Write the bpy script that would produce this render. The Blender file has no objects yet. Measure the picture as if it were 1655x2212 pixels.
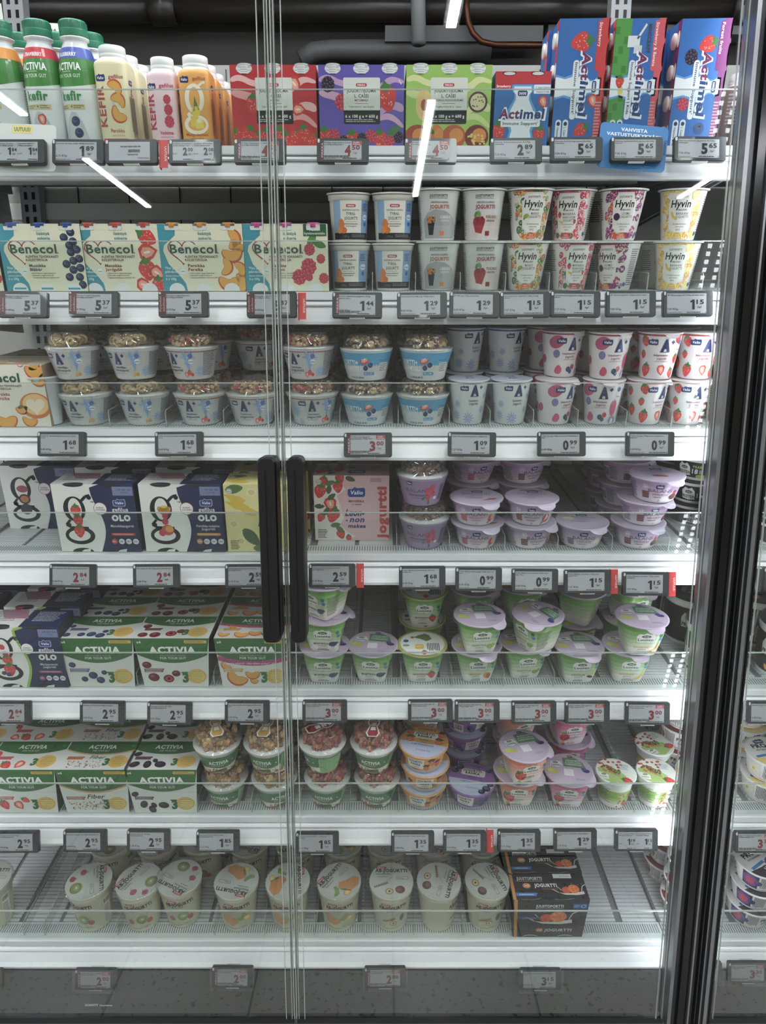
import bpy, bmesh, math, random
from mathutils import Matrix, Vector
from mathutils.geometry import tessellate_polygon
R = random.Random(7)
rad = math.radians
sc = bpy.context.scene
COL = sc.collection

# ---------------------------------------------------------------- camera, world, exposure
F_PX, PITCH, TILT = 1475.0, rad(10.5), rad(10.1)      # the gravity-feed shelves tip forward by TILT
EYE, FRONT, GLASS = 1.45, 1.16, 1.075                  # eye height, shelf-front plane, door-glass plane
cam = bpy.data.cameras.new('camera')
camo = bpy.data.objects.new('camera', cam); COL.objects.link(camo)
camo.location = (0, 0, EYE); camo.rotation_euler = (rad(90) - PITCH, 0, 0)
cam.sensor_fit = 'VERTICAL'; cam.sensor_height = 24; cam.lens = 24 * F_PX / 2212
cam.clip_start = 0.05
sc.camera = camo
sc.view_settings.view_transform = 'Standard'; sc.view_settings.look = 'None'
sc.view_settings.exposure = 0.05; sc.view_settings.gamma = 1.0
sc.view_settings.use_curve_mapping = False
sc.cycles.transparent_max_bounces = 24
sc.cycles.max_bounces = 6
world = bpy.data.worlds.new('store_air'); sc.world = world; world.use_nodes = True
bg = world.node_tree.nodes['Background']
bg.inputs[0].default_value = (0.93, 0.97, 1.0, 1); bg.inputs[1].default_value = 0.10

def lin(h):
    o = []
    for i in (0, 2, 4):
        c = int(h[i:i+2], 16) / 255
        o.append(c / 12.92 if c <= 0.04045 else ((c + 0.055) / 1.055) ** 2.4)
    return (o[0], o[1], o[2], 1.0)

def ink(h, k=.14):                                    # greys the colours a little: the glass's veil of reflections put into them
    r, g, b, _ = lin(h); y = .3*r + .59*g + .11*b
    return (r + (y-r)*k, g + (y-g)*k, b + (y-b)*k, 1.0)

# ---------------------------------------------------------------- materials
MATS = {}
def principled(name, col=None, rough=0.4, metal=0.0, attr=False, bump=0.0, bscale=60, coat=0.0, emit=None, estr=0, spec=0.5, vary=0.0):
    m = bpy.data.materials.new(name); m.use_nodes = True
    nt = m.node_tree; b = nt.nodes['Principled BSDF']
    b.inputs['Roughness'].default_value = rough; b.inputs['Metallic'].default_value = metal
    b.inputs['Coat Weight'].default_value = coat; b.inputs['Specular IOR Level'].default_value = spec
    src = None
    if attr:
        a = nt.nodes.new('ShaderNodeAttribute'); a.attribute_name = 'Col'; src = a.outputs['Color']
        nt.links.new(src, b.inputs['Base Color'])
    else:
        b.inputs['Base Color'].default_value = lin(col)
    if vary and not attr:
        t = nt.nodes.new('ShaderNodeTexCoord'); n = nt.nodes.new('ShaderNodeTexNoise'); n.inputs['Scale'].default_value = 9
        n.inputs['Detail'].default_value = 6
        mx = nt.nodes.new('ShaderNodeMix'); mx.data_type = 'RGBA'
        c = lin(col); mx.inputs[6].default_value = tuple(k * (1 - vary) for k in c[:3]) + (1,)
        mx.inputs[7].default_value = tuple(min(1, k * (1 + vary)) for k in c[:3]) + (1,)
        nt.links.new(t.outputs['Object'], n.inputs['Vector']); nt.links.new(n.outputs['Fac'], mx.inputs[0])
        nt.links.new(mx.outputs[2], b.inputs['Base Color'])
    if bump:
        t = nt.nodes.new('ShaderNodeTexCoord'); n = nt.nodes.new('ShaderNodeTexNoise')
        n.inputs['Scale'].default_value = bscale; n.inputs['Detail'].default_value = 3
        bp = nt.nodes.new('ShaderNodeBump'); bp.inputs['Strength'].default_value = bump; bp.inputs['Distance'].default_value = 0.002
        nt.links.new(t.outputs['Object'], n.inputs['Vector']); nt.links.new(n.outputs['Fac'], bp.inputs['Height'])
        nt.links.new(bp.outputs['Normal'], b.inputs['Normal'])
    if emit:
        b.inputs['Emission Color'].default_value = lin(emit); b.inputs['Emission Strength'].default_value = estr
    MATS[name] = m
    return m

def clear(name, tint='ffffff', gloss=1.0, rough=0.03, ior=1.5, haze=0.0, hazecol='ffffff'):
    m = bpy.data.materials.new(name); m.use_nodes = True
    nt = m.node_tree; nt.nodes.clear()
    out = nt.nodes.new('ShaderNodeOutputMaterial'); tr = nt.nodes.new('ShaderNodeBsdfTransparent')
    tr.inputs[0].default_value = lin(tint)
    gl = nt.nodes.new('ShaderNodeBsdfGlossy'); gl.inputs['Roughness'].default_value = rough
    gl.inputs['Color'].default_value = (gloss, gloss, gloss, 1)
    fr = nt.nodes.new('ShaderNodeFresnel'); fr.inputs['IOR'].default_value = ior
    mx = nt.nodes.new('ShaderNodeMixShader')
    ge = nt.nodes.new('ShaderNodeNewGeometry'); iv = nt.nodes.new('ShaderNodeMath'); iv.operation = 'SUBTRACT'; iv.inputs[0].default_value = 1
    mu = nt.nodes.new('ShaderNodeMath'); mu.operation = 'MULTIPLY'
    nt.links.new(ge.outputs['Backfacing'], iv.inputs[1]); nt.links.new(fr.outputs[0], mu.inputs[0]); nt.links.new(iv.outputs[0], mu.inputs[1])
    nt.links.new(mu.outputs[0], mx.inputs[0]); nt.links.new(gl.outputs[0], mx.inputs[2])
    if haze:
        df = nt.nodes.new('ShaderNodeBsdfDiffuse'); df.inputs[0].default_value = lin(hazecol)
        m2 = nt.nodes.new('ShaderNodeMixShader'); m2.inputs[0].default_value = haze
        nt.links.new(tr.outputs[0], m2.inputs[1]); nt.links.new(df.outputs[0], m2.inputs[2])
        nt.links.new(m2.outputs[0], mx.inputs[1])
    else:
        nt.links.new(tr.outputs[0], mx.inputs[1])
    nt.links.new(mx.outputs[0], out.inputs[0])
    MATS[name] = m
    return m

principled('card', attr=True, rough=0.42, bump=0.05, bscale=25)
principled('plastic', attr=True, rough=0.33, coat=0.15)
principled('foil', attr=True, rough=0.34, bump=0.35, bscale=45, coat=0.1)
principled('tagface', attr=True, rough=0.3)
principled('food', attr=True, rough=0.75)
principled('enamel', 'e4e6e8', rough=0.32, vary=0.02)
principled('enamel_dim', 'b4b5b8', rough=0.4, vary=0.04)
principled('panel', 'b6b4b0', rough=0.5, vary=0.05)
principled('panel_light', 'ecebe8', rough=0.45, vary=0.03)
principled('darkwall', '2e2c2a', rough=0.7, vary=0.15)
principled('pipe_black', '24211f', rough=0.35, bump=0.3, bscale=30)
principled('copper', '5c3828', rough=0.35, metal=0.8)
principled('steel', '9a9da0', rough=0.28, metal=0.9, vary=0.05)
principled('steel_dark', '46484a', rough=0.22, metal=0.9)
principled('black_gloss', '0a0a0b', rough=0.14)
principled('black_soft', '121213', rough=0.4)
principled('gray_plate', '7d7e80', rough=0.5, vary=0.05)
principled('roller', 'cfd2d4', rough=0.4)
principled('kick', '6a6b6c', rough=0.12, metal=0.5)
principled('dim_metal', '565658', rough=0.5, vary=0.08)
clear('door_glass', tint='f4f8f6', rough=0.0, ior=1.72)
clear('clear_plastic', tint='f3f4f3', rough=0.07, ior=1.5, haze=0.03)
clear('stop_plastic', tint='fafcfb', rough=0.03, ior=1.33, haze=0.008)
clear('edge_plastic', tint='d8ddda', rough=0.15, ior=1.5, haze=0.55, hazecol='d4dad6')
clear('gasket_clear', tint='c9cfcb', rough=0.1, ior=1.6, haze=0.22, hazecol='b9beb8')
def emissive(name, col, s):
    m = bpy.data.materials.new(name); m.use_nodes = True; nt = m.node_tree; nt.nodes.clear()
    o = nt.nodes.new('ShaderNodeOutputMaterial'); e = nt.nodes.new('ShaderNodeEmission')
    e.inputs[0].default_value = lin(col); e.inputs[1].default_value = s
    nt.links.new(e.outputs[0], o.inputs[0]); MATS[name] = m
LED_STRENGTH, TUBE_STRENGTH = 42.0, 72.0
emissive('led', 'f4f8ff', LED_STRENGTH)
emissive('tube', 'fbfcff', TUBE_STRENGTH)

# ---------------------------------------------------------------- mesh accumulator (metres, flat print colours per face)
class M:
    def __init__(s, mat='plastic'):
        s.v = []; s.f = []; s.c = []; s.mi = []; s.sm = []; s.slots = [mat]; s.cur = 0
    def use(s, mat):
        if mat not in s.slots: s.slots.append(mat)
        s.cur = s.slots.index(mat); return s
    def add(s, vs, fs, col='ffffff', smooth=False):
        b = len(s.v); s.v.extend(vs)
        for f in fs:
            s.f.append([b + i for i in f]); s.c.append(col); s.mi.append(s.cur); s.sm.append(smooth)
        return s
    def box(s, x0, y0, z0, x1, y1, z1, col='ffffff'):
        v = [(x, y, z) for x in (x0, x1) for y in (y0, y1) for z in (z0, z1)]
        return s.add(v, [(0,1,3,2),(4,6,7,5),(0,4,5,1),(2,3,7,6),(0,2,6,4),(1,5,7,3)], col)
    def rbox(s, x0, y0, z0, x1, y1, z1, r, col='ffffff', n=4):       # rounded outline in x-z, extruded in y
        pts = rrect(x0, z0, x1, z1, r, n); k = len(pts)
        v = [(x, y0, z) for x, z in pts] + [(x, y1, z) for x, z in pts]
        fs = [tuple(range(k)), tuple(range(2*k-1, k-1, -1))] + [(i, i + k, (i+1) % k + k, (i+1) % k) for i in range(k)]
        return s.add(v, fs, col)
    def prism(s, pts, x0, x1, col='ffffff'):                           # (y,z) outline swept along x
        k = len(pts); v = [(x0, a, b) for a, b in pts] + [(x1, a, b) for a, b in pts]
        return s.add(v, [tuple(range(k)), tuple(range(2*k-1, k-1, -1))] + [(i, i+k, (i+1) % k + k, (i+1) % k) for i in range(k)], col)
    def lathe(s, prof, n=40, col='ffffff', k=None, cx=0, cy=0, smooth=True, capb=True, capt=False, cfun=None):
        b = []; 
        for j, (r, z) in enumerate(prof):
            e = k[j] if k else 2
            for i in range(n):
                a = 2*math.pi*i/n; rr = r * sq(a, e)
                b.append((cx + rr*math.sin(a), cy - rr*math.cos(a), z))
        for j in range(len(prof)-1):
            c = cfun(j) if cfun else col
            s.add([], [], c); base = len(s.v)
            s.v.extend(b[j*n:(j+2)*n])
            for i in range(n):
                i2 = (i+1) % n
                s.f.append([base+i, base+i2, base+n+i2, base+n+i]); s.c.append(c); s.mi.append(s.cur); s.sm.append(smooth)
        if capb: s.add(b[:n], [tuple(range(n-1, -1, -1))], cfun(0) if cfun else col)
        if capt: s.add(b[-n:], [tuple(range(n))], cfun(len(prof)-2) if cfun else col)
        return s
    def tube(s, pts, r, col='ffffff', n=8):
        P = [Vector(p) for p in pts]; rings = []
        for i, p in enumerate(P):
            t = (P[min(i+1, len(P)-1)] - P[max(i-1, 0)]).normalized()
            a = t.orthogonal().normalized(); bb = t.cross(a)
            if i and rings:
                pa = rings[-1][1]; a = (pa - t*pa.dot(t)).normalized(); bb = t.cross(a)
            rings.append(([tuple(p + a*(r*math.cos(2*math.pi*q/n)) + bb*(r*math.sin(2*math.pi*q/n))) for q in range(n)], a))
        vs = [v for g, _ in rings for v in g]
        fs = [(i*n+q, i*n+(q+1) % n, (i+1)*n+(q+1) % n, (i+1)*n+q) for i in range(len(P)-1) for q in range(n)]
        fs += [tuple(range(n-1, -1, -1)), tuple((len(P)-1)*n+q for q in range(n))]
        return s.add(vs, fs, col, True)
    def mesh(s, name, xf=None):
        me = bpy.data.meshes.new(name)
        vs = s.v if xf is None else [tuple(xf @ Vector(v)) for v in s.v]
        me.from_pydata(vs, [], s.f)
        for m in s.slots: me.materials.append(MATS[m])
        me.polygons.foreach_set('material_index', s.mi); me.polygons.foreach_set('use_smooth', s.sm)
        ca = me.color_attributes.new('Col', 'FLOAT_COLOR', 'CORNER')
        buf = []; cache = {}
        for f, c in zip(s.f, s.c):
            q = cache.get(c) or cache.setdefault(c, ink(c)); buf.extend(q * len(f))
        ca.data.foreach_set('color', buf); me.update()
        if any(s.sm):
            bm = bmesh.new(); bm.from_mesh(me)
            vset = {v for f in bm.faces if f.smooth for v in f.verts}
            bmesh.ops.remove_doubles(bm, verts=list(vset), dist=1e-6); bm.to_mesh(me); bm.free()
        return me

def sq(a, e):
    if e == 2: return 1.0
    return (abs(math.cos(a))**e + abs(math.sin(a))**e) ** (-1/e)
def rrect(x0, z0, x1, z1, r, n=4):
    pts = []
    for cx, cz, a0 in ((x1-r, z1-r, 0), (x0+r, z1-r, 90), (x0+r, z0+r, 180), (x1-r, z0+r, 270)):
        for i in range(n+1):
            a = rad(a0 + 90*i/n); pts.append((cx + r*math.cos(a), cz + r*math.sin(a)))
    return pts

# ---------------------------------------------------------------- lettering and printed artwork (millimetres)
_g = {}
def glyphs(t, bold, res=2):
    k = (t, bold)
    if k in _g: return _g[k]
    cu = bpy.data.curves.new('t', 'FONT'); cu.body = t; cu.size = 1; cu.resolution_u = res
    cu.offset = 0.018 * bold; cu.space_character = 1 + 0.05 * max(bold, 0)
    ob = bpy.data.objects.new('t', cu); COL.objects.link(ob)
    me = bpy.data.meshes.new_from_object(ob)
    vs = [(v.co.x, v.co.y) for v in me.vertices]; fs = [tuple(p.vertices) for p in me.polygons]
    bpy.data.objects.remove(ob); bpy.data.curves.remove(cu); bpy.data.meshes.remove(me)
    xs = [v[0] for v in vs] or [0]; _g[k] = (vs, fs, min(xs), max(xs)); return _g[k]

class Art:
    def __init__(s): s.it = []
    def poly(s, p, c, z=1, s_=0):
        for _ in range(s_):                                           # corner cutting for soft fruit and wave outlines
            p = [q for (x0, y0), (x1, y1) in zip(p, list(p[1:]) + [p[0]]) for q in ((.75*x0+.25*x1, .75*y0+.25*y1), (.25*x0+.75*x1, .25*y0+.75*y1))]
        tr = tessellate_polygon([[Vector((x, y, 0)) for x, y in p]])
        s.it.append((list(p), [tuple(t) for t in tr], c, z)); return s
    def rect(s, x0, y0, x1, y1, c, z=1, r=0):
        if r: s.it.append((rrect(x0, y0, x1, y1, r, 3), [tuple(range(16))], c, z))
        else: s.it.append(([(x0, y0), (x1, y0), (x1, y1), (x0, y1)], [(0, 1, 2, 3)], c, z))
        return s
    def ell(s, x, y, rx, ry, c, z=1, n=14, rot=0):
        ca, sa = math.cos(rad(rot)), math.sin(rad(rot)); p = []
        for i in range(n):
            a = 2*math.pi*i/n; u, v = rx*math.cos(a), ry*math.sin(a); p.append((x + u*ca - v*sa, y + u*sa + v*ca))
        s.it.append((p, [tuple(range(n))], c, z)); return s
    def line(s, p, w, c, z=1):
        for (x0, y0), (x1, y1) in zip(p, p[1:]):
            l = math.hypot(x1-x0, y1-y0) or 1; nx, ny = -(y1-y0)/l*w/2, (x1-x0)/l*w/2
            s.it.append(([(x0+nx, y0+ny), (x0-nx, y0-ny), (x1-nx, y1-ny), (x1+nx, y1+ny)], [(0, 1, 2, 3)], c, z))
        return s
    def text(s, t, x, y, h, c, z=4, w=None, al=0, b=0, sl=0, rot=0):
        vs, fs, x0, x1 = glyphs(t, b)
        if not fs: return s
        k = h / 0.73; kx = (w / (x1 - x0)) if w else k
        W = (x1 - x0) * kx; off = {0: -W/2, -1: 0, 1: -W}[al]
        ca, sa = math.cos(rad(rot)), math.sin(rad(rot)); out = []
        for a, b_ in vs:
            u = (a - x0)*kx + off + b_*k*sl; v = b_*k; out.append((x + u*ca - v*sa, y + u*sa + v*ca))
        s.it.append((out, fs, c, z)); return s
    def lines(s, x0, y0, x1, y1, n, c, z=3, th=0.45):            # a block of print too small to read
        st = (y1 - y0)/n
        for i in range(n):
            e = x1 - (x1-x0)*R.random()*0.3; y = y0 + (i+.3)*st
            x = x0
            while x < e - 1e-6:
                q = min(e, x + (x1-x0)*(.08 + .16*R.random())); s.rect(x, y, q - (x1-x0)*.02, y + st*th, c, z); x = q
        return s
    def vlines(s, x0, y0, x1, y1, n, c, z=3):
        st = (x1 - x0)/n
        for i in range(n): s.rect(x0 + i*st, y0 + (y1-y0)*.2*R.random(), x0 + i*st + st*.5, y1, c, z)
        return s
    def barcode(s, x0, y0, x1, y1, z=2, horiz=False):
        s.rect(x0, y0, x1, y1, 'e8e8e6', z); a, e = (y0, y1) if horiz else (x0, x1); p = a + (e-a)*.06
        while p < e - (e-a)*.08:
            w = (e-a)*R.choice((.015, .025, .04))
            if horiz: s.rect(x0 + (x1-x0)*.1, p, x1 - (x1-x0)*.1, p + w, '1a1a1a', z+1)
            else: s.rect(p, y0 + (y1-y0)*.2, p + w, y1 - (y1-y0)*.1, '1a1a1a', z+1)
            p += w + (e-a)*R.choice((.015, .03))
        return s
    def grp(s, other, dx=0, dy=0, k=1, rot=0, dz=0):
        ca, sa = math.cos(rad(rot))*k, math.sin(rad(rot))*k
        for vs, fs, c, z in other.it:
            s.it.append(([(dx + x*ca - y*sa, dy + x*sa + y*ca) for x, y in vs], fs, c, z + dz))
        return s
    # fruit, one unit wide
    def straw(s, x, y, k, rot=0, z=2):
        a = Art(); a.poly([(-.1,-.55),(.12,-.52),(.38,-.15),(.47,.2),(.36,.42),(.05,.5),(-.3,.44),(-.47,.2),(-.4,-.15)], 'd5302c', z, 2)
        for i in range(14): a.ell(R.uniform(-.3,.3), R.uniform(-.3,.35), .025, .04, 'f0b49a', z+1, 5)
        a.poly([(-.35,.42),(-.1,.62),(.02,.78),(.12,.6),(.38,.5),(.15,.38),(.02,.25),(-.12,.38)], '3f7c35', z+1)
        return s.grp(a, x, y, k, rot)
    def strawcut(s, x, y, k, rot=0, z=2):
        a = Art(); a.poly([(0,-.55),(.35,-.2),(.45,.2),(.25,.48),(-.25,.48),(-.45,.2),(-.35,-.2)], 'd4372c', z)
        a.poly([(0,-.4),(.22,-.15),(.28,.2),(.1,.36),(-.1,.36),(-.28,.2),(-.22,-.15)], 'f0a08a', z+1); a.ell(0, .05, .07, .2, 'f8ddd0', z+2, 8)
        return s.grp(a, x, y, k, rot)
    def blue(s, x, y, k, c='2d3c63', z=2):
        s.ell(x, y, k*.5, k*.47, c, z, 14); s.ell(x - k*.08, y + k*.12, k*.3, k*.24, '4a5b86', z+1, 10)
        return s.ell(x + k*.06, y + k*.16, k*.14, k*.09, '1b2440', z+2, 8)
    def rasp(s, x, y, k, c='cf2f4e', z=2):
        s.ell(x, y, k*.42, k*.46, 'a81f3c', z, 12)
        for r_, n_ in ((.36, 9), (.2, 5), (0, 1)):
            for i in range(n_): s.ell(x + r_*k*math.cos(i*6.283/n_ + r_*9), y + r_*1.05*k*math.sin(i*6.283/n_ + r_*9), k*.115, k*.11, c, z+1, 7); s.ell(x + r_*k*math.cos(i*6.283/n_ + r_*9) - k*.03, y + r_*1.05*k*math.sin(i*6.283/n_ + r_*9) + k*.035, k*.04, k*.03, 'e88a98', z+2, 5)
        return s
    def blackb(s, x, y, k, z=2):
        s.ell(x, y, k*.42, k*.46, '14101c', z, 12)
        for r_, n_ in ((.36, 9), (.2, 5), (0, 1)):
            for i in range(n_): s.ell(x + r_*k*math.cos(i*6.283/n_ + r_*9), y + r_*1.05*k*math.sin(i*6.283/n_ + r_*9), k*.1, k*.1, '3a3048', z+1, 7); s.ell(x + r_*k*math.cos(i*6.283/n_ + r_*9) - k*.03, y + r_*1.05*k*math.sin(i*6.283/n_ + r_*9) + k*.035, k*.035, k*.025, '8a84a0', z+2, 5)
        return s
    def peach(s, x, y, k, rot=0, z=2):
        a = Art(); a.poly([(-.56,.2),(-.48,-.22),(-.15,-.48),(.25,-.44),(.54,-.12),(.54,.16),(.2,.2),(.02,.1),(-.18,.24),(-.4,.36)], 'c8532a', z, 2)
        a.poly([(-.5,.2),(-.42,-.14),(-.13,-.36),(.22,-.33),(.48,-.08),(.5,.14),(.2,.18),(.02,.08),(-.18,.22),(-.38,.33)], 'e6a436', z+1, 2)
        return s.grp(a, x, y, k, rot)
    def leaf(s, x, y, k, rot=0, c='4c7d3a', z=2):
        a = Art(); a.poly([(-.5,0),(-.2,.24),(.2,.22),(.55,0),(.2,-.22),(-.2,-.24)], c, z, 1); return s.grp(a, x, y, k, rot)
    def cherry(s, x, y, k, z=2, cut=False):
        s.ell(x, y, k*.5, k*.44, '6e1a22', z); s.ell(x - k*.1, y + k*.12, k*.2, k*.13, 'a34a4c', z+1, 8)
        if cut: s.ell(x, y, k*.36, k*.32, 'c23a36', z+1); s.ell(x, y, k*.14, k*.16, '3a1418', z+2, 8)
        return s
    def kiwi(s, x, y, k, z=2):
        s.ell(x, y - k*.06, k*.52, k*.44, '8a5a36', z, 16); s.ell(x, y, k*.5, k*.42, '8aa046', z+1, 16); s.ell(x, y, k*.38, k*.3, '6f8a38', z+2, 14)
        for i in range(14):
            a = 2*math.pi*i/14; s.line([(x + k*.14*math.cos(a), y + k*.12*math.sin(a)), (x + k*.32*math.cos(a), y + k*.26*math.sin(a))], k*.03, 'dfe3b8', z+3)
        return s.ell(x, y, k*.11, k*.09, 'e8e8cc', z+4, 8)
    def orange(s, x, y, k, z=2):
        s.ell(x, y, k*.5, k*.42, 'e2a24a', z, 16); s.ell(x, y, k*.42, k*.34, 'f0d06a', z+1, 16)
        for i in range(8):
            a = math.pi*i/4; s.line([(x, y), (x + k*.4*math.cos(a), y + k*.33*math.sin(a))], k*.03, 'fbf0c4', z+2)
        return s
    def valio(s, x, y, w, z=4, c='1f3272', outline=None):
        h = w*.58; p = [(x-w/2,y-h*.3),(x-w*.42,y-h*.5),(x+w*.42,y-h*.5),(x+w/2,y-h*.3),(x+w/2,y+h*.3),(x+w*.44,y+h*.48),(x+w*.05,y+h*.42),(x-w*.1,y+h*.55),(x-w*.25,y+h*.32),(x-w*.44,y+h*.35),(x-w/2,y+h*.2)]
        if outline: s.poly([(x+(a-x)*1.1, y+(b-y)*1.15) for a, b in p], outline, z-1)
        s.poly(p, c, z); return s.text('Valio', x, y - h*.22, h*.42, 'ffffff', z+1, w*.74, b=1, sl=.15)
    def pirkka(s, x, y, w, z=4, rot=0):
        a = Art(); h = w*.27; a.rect(-w/2, -h/2, w/2, h/2, 'b83242', z, r=h*.42); a.text('PIRKKA', 0, -h*.26, h*.52, 'ffffff', z+1, w*.72, b=1)
        return s.grp(a, x, y, 1, rot)
    def arla(s, x, y, w, z=4):
        s.ell(x, y + w*.16, w*.16, w*.16, 'e9c23a', z, 10); s.ell(x, y, w*.5, w*.24, '2e6b3c', z+1, 16)
        return s.text('Arla', x, y - w*.1, w*.2, 'ffffff', z+2, w*.55, b=1)

def clip(poly, ax, t, keep_low):
    out = []; n = len(poly)
    for i in range(n):
        a, b = poly[i], poly[(i+1) % n]; da, db = a[ax]-t, b[ax]-t
        if keep_low: da, db = -da, -db
        if da >= 0: out.append(a)
        if (da >= 0) != (db >= 0):
            q = da/(da-db); out.append((a[0]+(b[0]-a[0])*q, a[1]+(b[1]-a[1])*q))
    return out
def slabs(polys, ax, st):
    res = []
    for p in polys:
        lo = min(v[ax] for v in p); hi = max(v[ax] for v in p)
        i0, i1 = math.floor(lo/st + 1e-6), math.ceil(hi/st - 1e-6)
        if i1 - i0 <= 1: res.append(p); continue
        rest = p
        for i in range(i0+1, i1):
            a = clip(rest, ax, i*st, True); rest = clip(rest, ax, i*st, False)
            if len(a) >= 3: res.append(a)
            if len(rest) < 3: break
        if len(rest) >= 3: res.append(rest)
    return res
def stamp(m, art, fmap, su=0, sv=0, box=None):
    for vs, fs, c, z in art.it:
        if box and not all(box[0] <= x <= box[2] and box[1] <= y <= box[3] for x, y in vs):
            ps = []
            for f in fs:
                p = [vs[i] for i in f]
                for ax, t, low in ((0, box[0], False), (0, box[2], True), (1, box[1], False), (1, box[3], True)):
                    if len(p) >= 3: p = clip(p, ax, t, low)
                if len(p) >= 3: ps.append(p)
            vs = [q for p in ps for q in p]; fs = []; k = 0
            for p in ps: fs.append(tuple(range(k, k+len(p)))); k += len(p)
            if not fs: continue
        if not su:
            m.add([fmap(x, y, z) for x, y in vs], fs, c); continue
        ps = slabs([[vs[i] for i in f] for f in fs], 0, su)
        if sv: ps = slabs(ps, 1, sv)
        for p in ps: m.add([fmap(x, y, z) for x, y in p], [tuple(range(len(p)))], c)
LZ = 0.00007
def flat(o, eu, ev):
    o = Vector(o); eu = Vector(eu); ev = Vector(ev); n = eu.cross(ev)
    return lambda x, y, z: tuple(o + eu*(x/1000) + ev*(y/1000) + n*(LZ*z + .00008))
def front(y=0): return flat((0, y, 0), (1, 0, 0), (0, 0, 1))
def wrap(prof, rref=None, k=None, top=None):
    """print wrapped round a lathed body; u runs along the circumference, v up the wall (both mm)"""
    rr = rref or max(r for r, z in prof)*1000
    def fm(x, y, z):
        zz = y/1000; j = 0
        while j < len(prof)-2 and prof[j+1][1] < zz: j += 1
        (r0, z0), (r1, z1) = prof[j], prof[j+1]; t = (zz-z0)/((z1-z0) or 1); r = r0 + (r1-r0)*t
        e = 2 if not k else k[j] + (k[j+1]-k[j])*max(0, min(1, t))
        a = x/rr if (not k) else math.atan(x/rr) if abs(x) < rr else math.copysign(math.pi/4 + (abs(x)-rr)/rr, x)
        r = r*sq(a, e) + LZ*z + .00016
        return (r*math.sin(a), -r*math.cos(a), zz)
    return fm

# ---------------------------------------------------------------- measuring helpers
def ray(px, py):
    u = (px - 827.5)/F_PX; v = (py - 1106)/F_PX
    return Vector((u, math.cos(PITCH) - v*math.sin(PITCH), -math.sin(PITCH) - v*math.cos(PITCH)))
def at(px, py, Y):                                   # the point of the vertical plane y = Y seen at a pixel of the photo
    r = ray(px, py); t = Y/r.y; return Vector((r.x*t, Y, EYE + r.z*t))
EDGE_Y = [314, 630, 926, 1197, 1490, 1764, 2032]
EDGE_Z = [at(827.5, y, FRONT).z for y in EDGE_Y]
FR = [Matrix.Translation((0, FRONT, z)) @ Matrix.Rotation(TILT, 4, 'X') for z in EDGE_Z]
def xat(row, px, d, h):
    p = FR[row] @ Vector((0, d, h)); zc = p.y*math.cos(PITCH) - (p.z-EYE)*math.sin(PITCH)
    return (px - 827.5)*zc/F_PX

# ---------------------------------------------------------------- object tree
def put(name, me, parent=None, mw=None, **props):
    o = bpy.data.objects.new(name, me); COL.objects.link(o)
    if parent: o.parent = parent
    if mw is not None: o.matrix_world = mw if not parent else mw
    for k, v in props.items(): o[k] = v
    return o
def thing(name, label, cat, mw=None, group=None, me=None):
    o = bpy.data.objects.new(name, me); COL.objects.link(o)
    if mw is not None: o.matrix_world = mw
    o['label'] = label; o['category'] = cat
    if group: o['group'] = group
    if me is None: o.empty_display_size = .03
    return o
def part(name, me, parent, loc=None):
    o = bpy.data.objects.new(name, me); COL.objects.link(o); o.parent = parent
    if loc: o.location = loc
    return o
def structure(name, me):
    o = put(name, me); o['kind'] = 'structure'; return o
def one(mat, fn, name='m'):
    m = M(mat); fn(m); return m.mesh(name)
def boxes(mat, bs, name='m'):
    m = M(mat)
    for b in bs: m.box(*b)
    return m.mesh(name)

# ---------------------------------------------------------------- the room
fl = bpy.data.materials.new('floor_tiles'); fl.use_nodes = True; nt = fl.node_tree; b = nt.nodes['Principled BSDF']
tc = nt.nodes.new('ShaderNodeTexCoord'); mp = nt.nodes.new('ShaderNodeMapping'); mp.inputs['Location'].default_value = (-0.026, 0.1, 0)
br = nt.nodes.new('ShaderNodeTexBrick'); br.offset = 0; br.inputs['Scale'].default_value = 1
br.inputs['Brick Width'].default_value = .342; br.inputs['Row Height'].default_value = .342
br.inputs['Mortar Size'].default_value = .003; br.inputs['Mortar'].default_value = lin('1c1b1a')
br.inputs['Color1'].default_value = lin('a5a39e'); br.inputs['Color2'].default_value = lin('9d9b96')
ns = nt.nodes.new('ShaderNodeTexNoise'); ns.inputs['Scale'].default_value = 70; ns.inputs['Detail'].default_value = 2
rp = nt.nodes.new('ShaderNodeValToRGB'); rp.color_ramp.elements[0].position = .33; rp.color_ramp.elements[0].color = lin('3a3938')
rp.color_ramp.elements[1].position = .40; rp.color_ramp.elements[1].color = (1, 1, 1, 1)
mm = nt.nodes.new('ShaderNodeMix'); mm.data_type = 'RGBA'; mm.blend_type = 'MULTIPLY'; mm.inputs[0].default_value = 1
nt.links.new(tc.outputs['Object'], mp.inputs[0]); nt.links.new(mp.outputs[0], br.inputs[0]); nt.links.new(tc.outputs['Object'], ns.inputs['Vector'])
nt.links.new(ns.outputs['Fac'], rp.inputs[0]); nt.links.new(br.outputs[0], mm.inputs[6]); nt.links.new(rp.outputs[0], mm.inputs[7])
nt.links.new(mm.outputs[2], b.inputs['Base Color']); b.inputs['Roughness'].default_value = .25
MATS['floor_tiles'] = fl
principled('ceiling_dark', '34332f', rough=.8, vary=.1)
principled('store_wall', 'c4c2bc', rough=.8, vary=.05)
structure('floor', boxes('floor_tiles', [(-3.6, -5.2, -.05, 3.6, 1.95, 0)]))
structure('ceiling', boxes('ceiling_dark', [(-3.6, -5.2, 3.05, 3.6, 1.95, 3.1)]))
structure('wall_back', boxes('darkwall', [(-3.6, 1.9, 0, 3.6, 1.95, 3.05)]))
structure('wall_front', boxes('store_wall', [(-3.6, -5.25, 0, 3.6, -5.2, 3.05)]))
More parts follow.
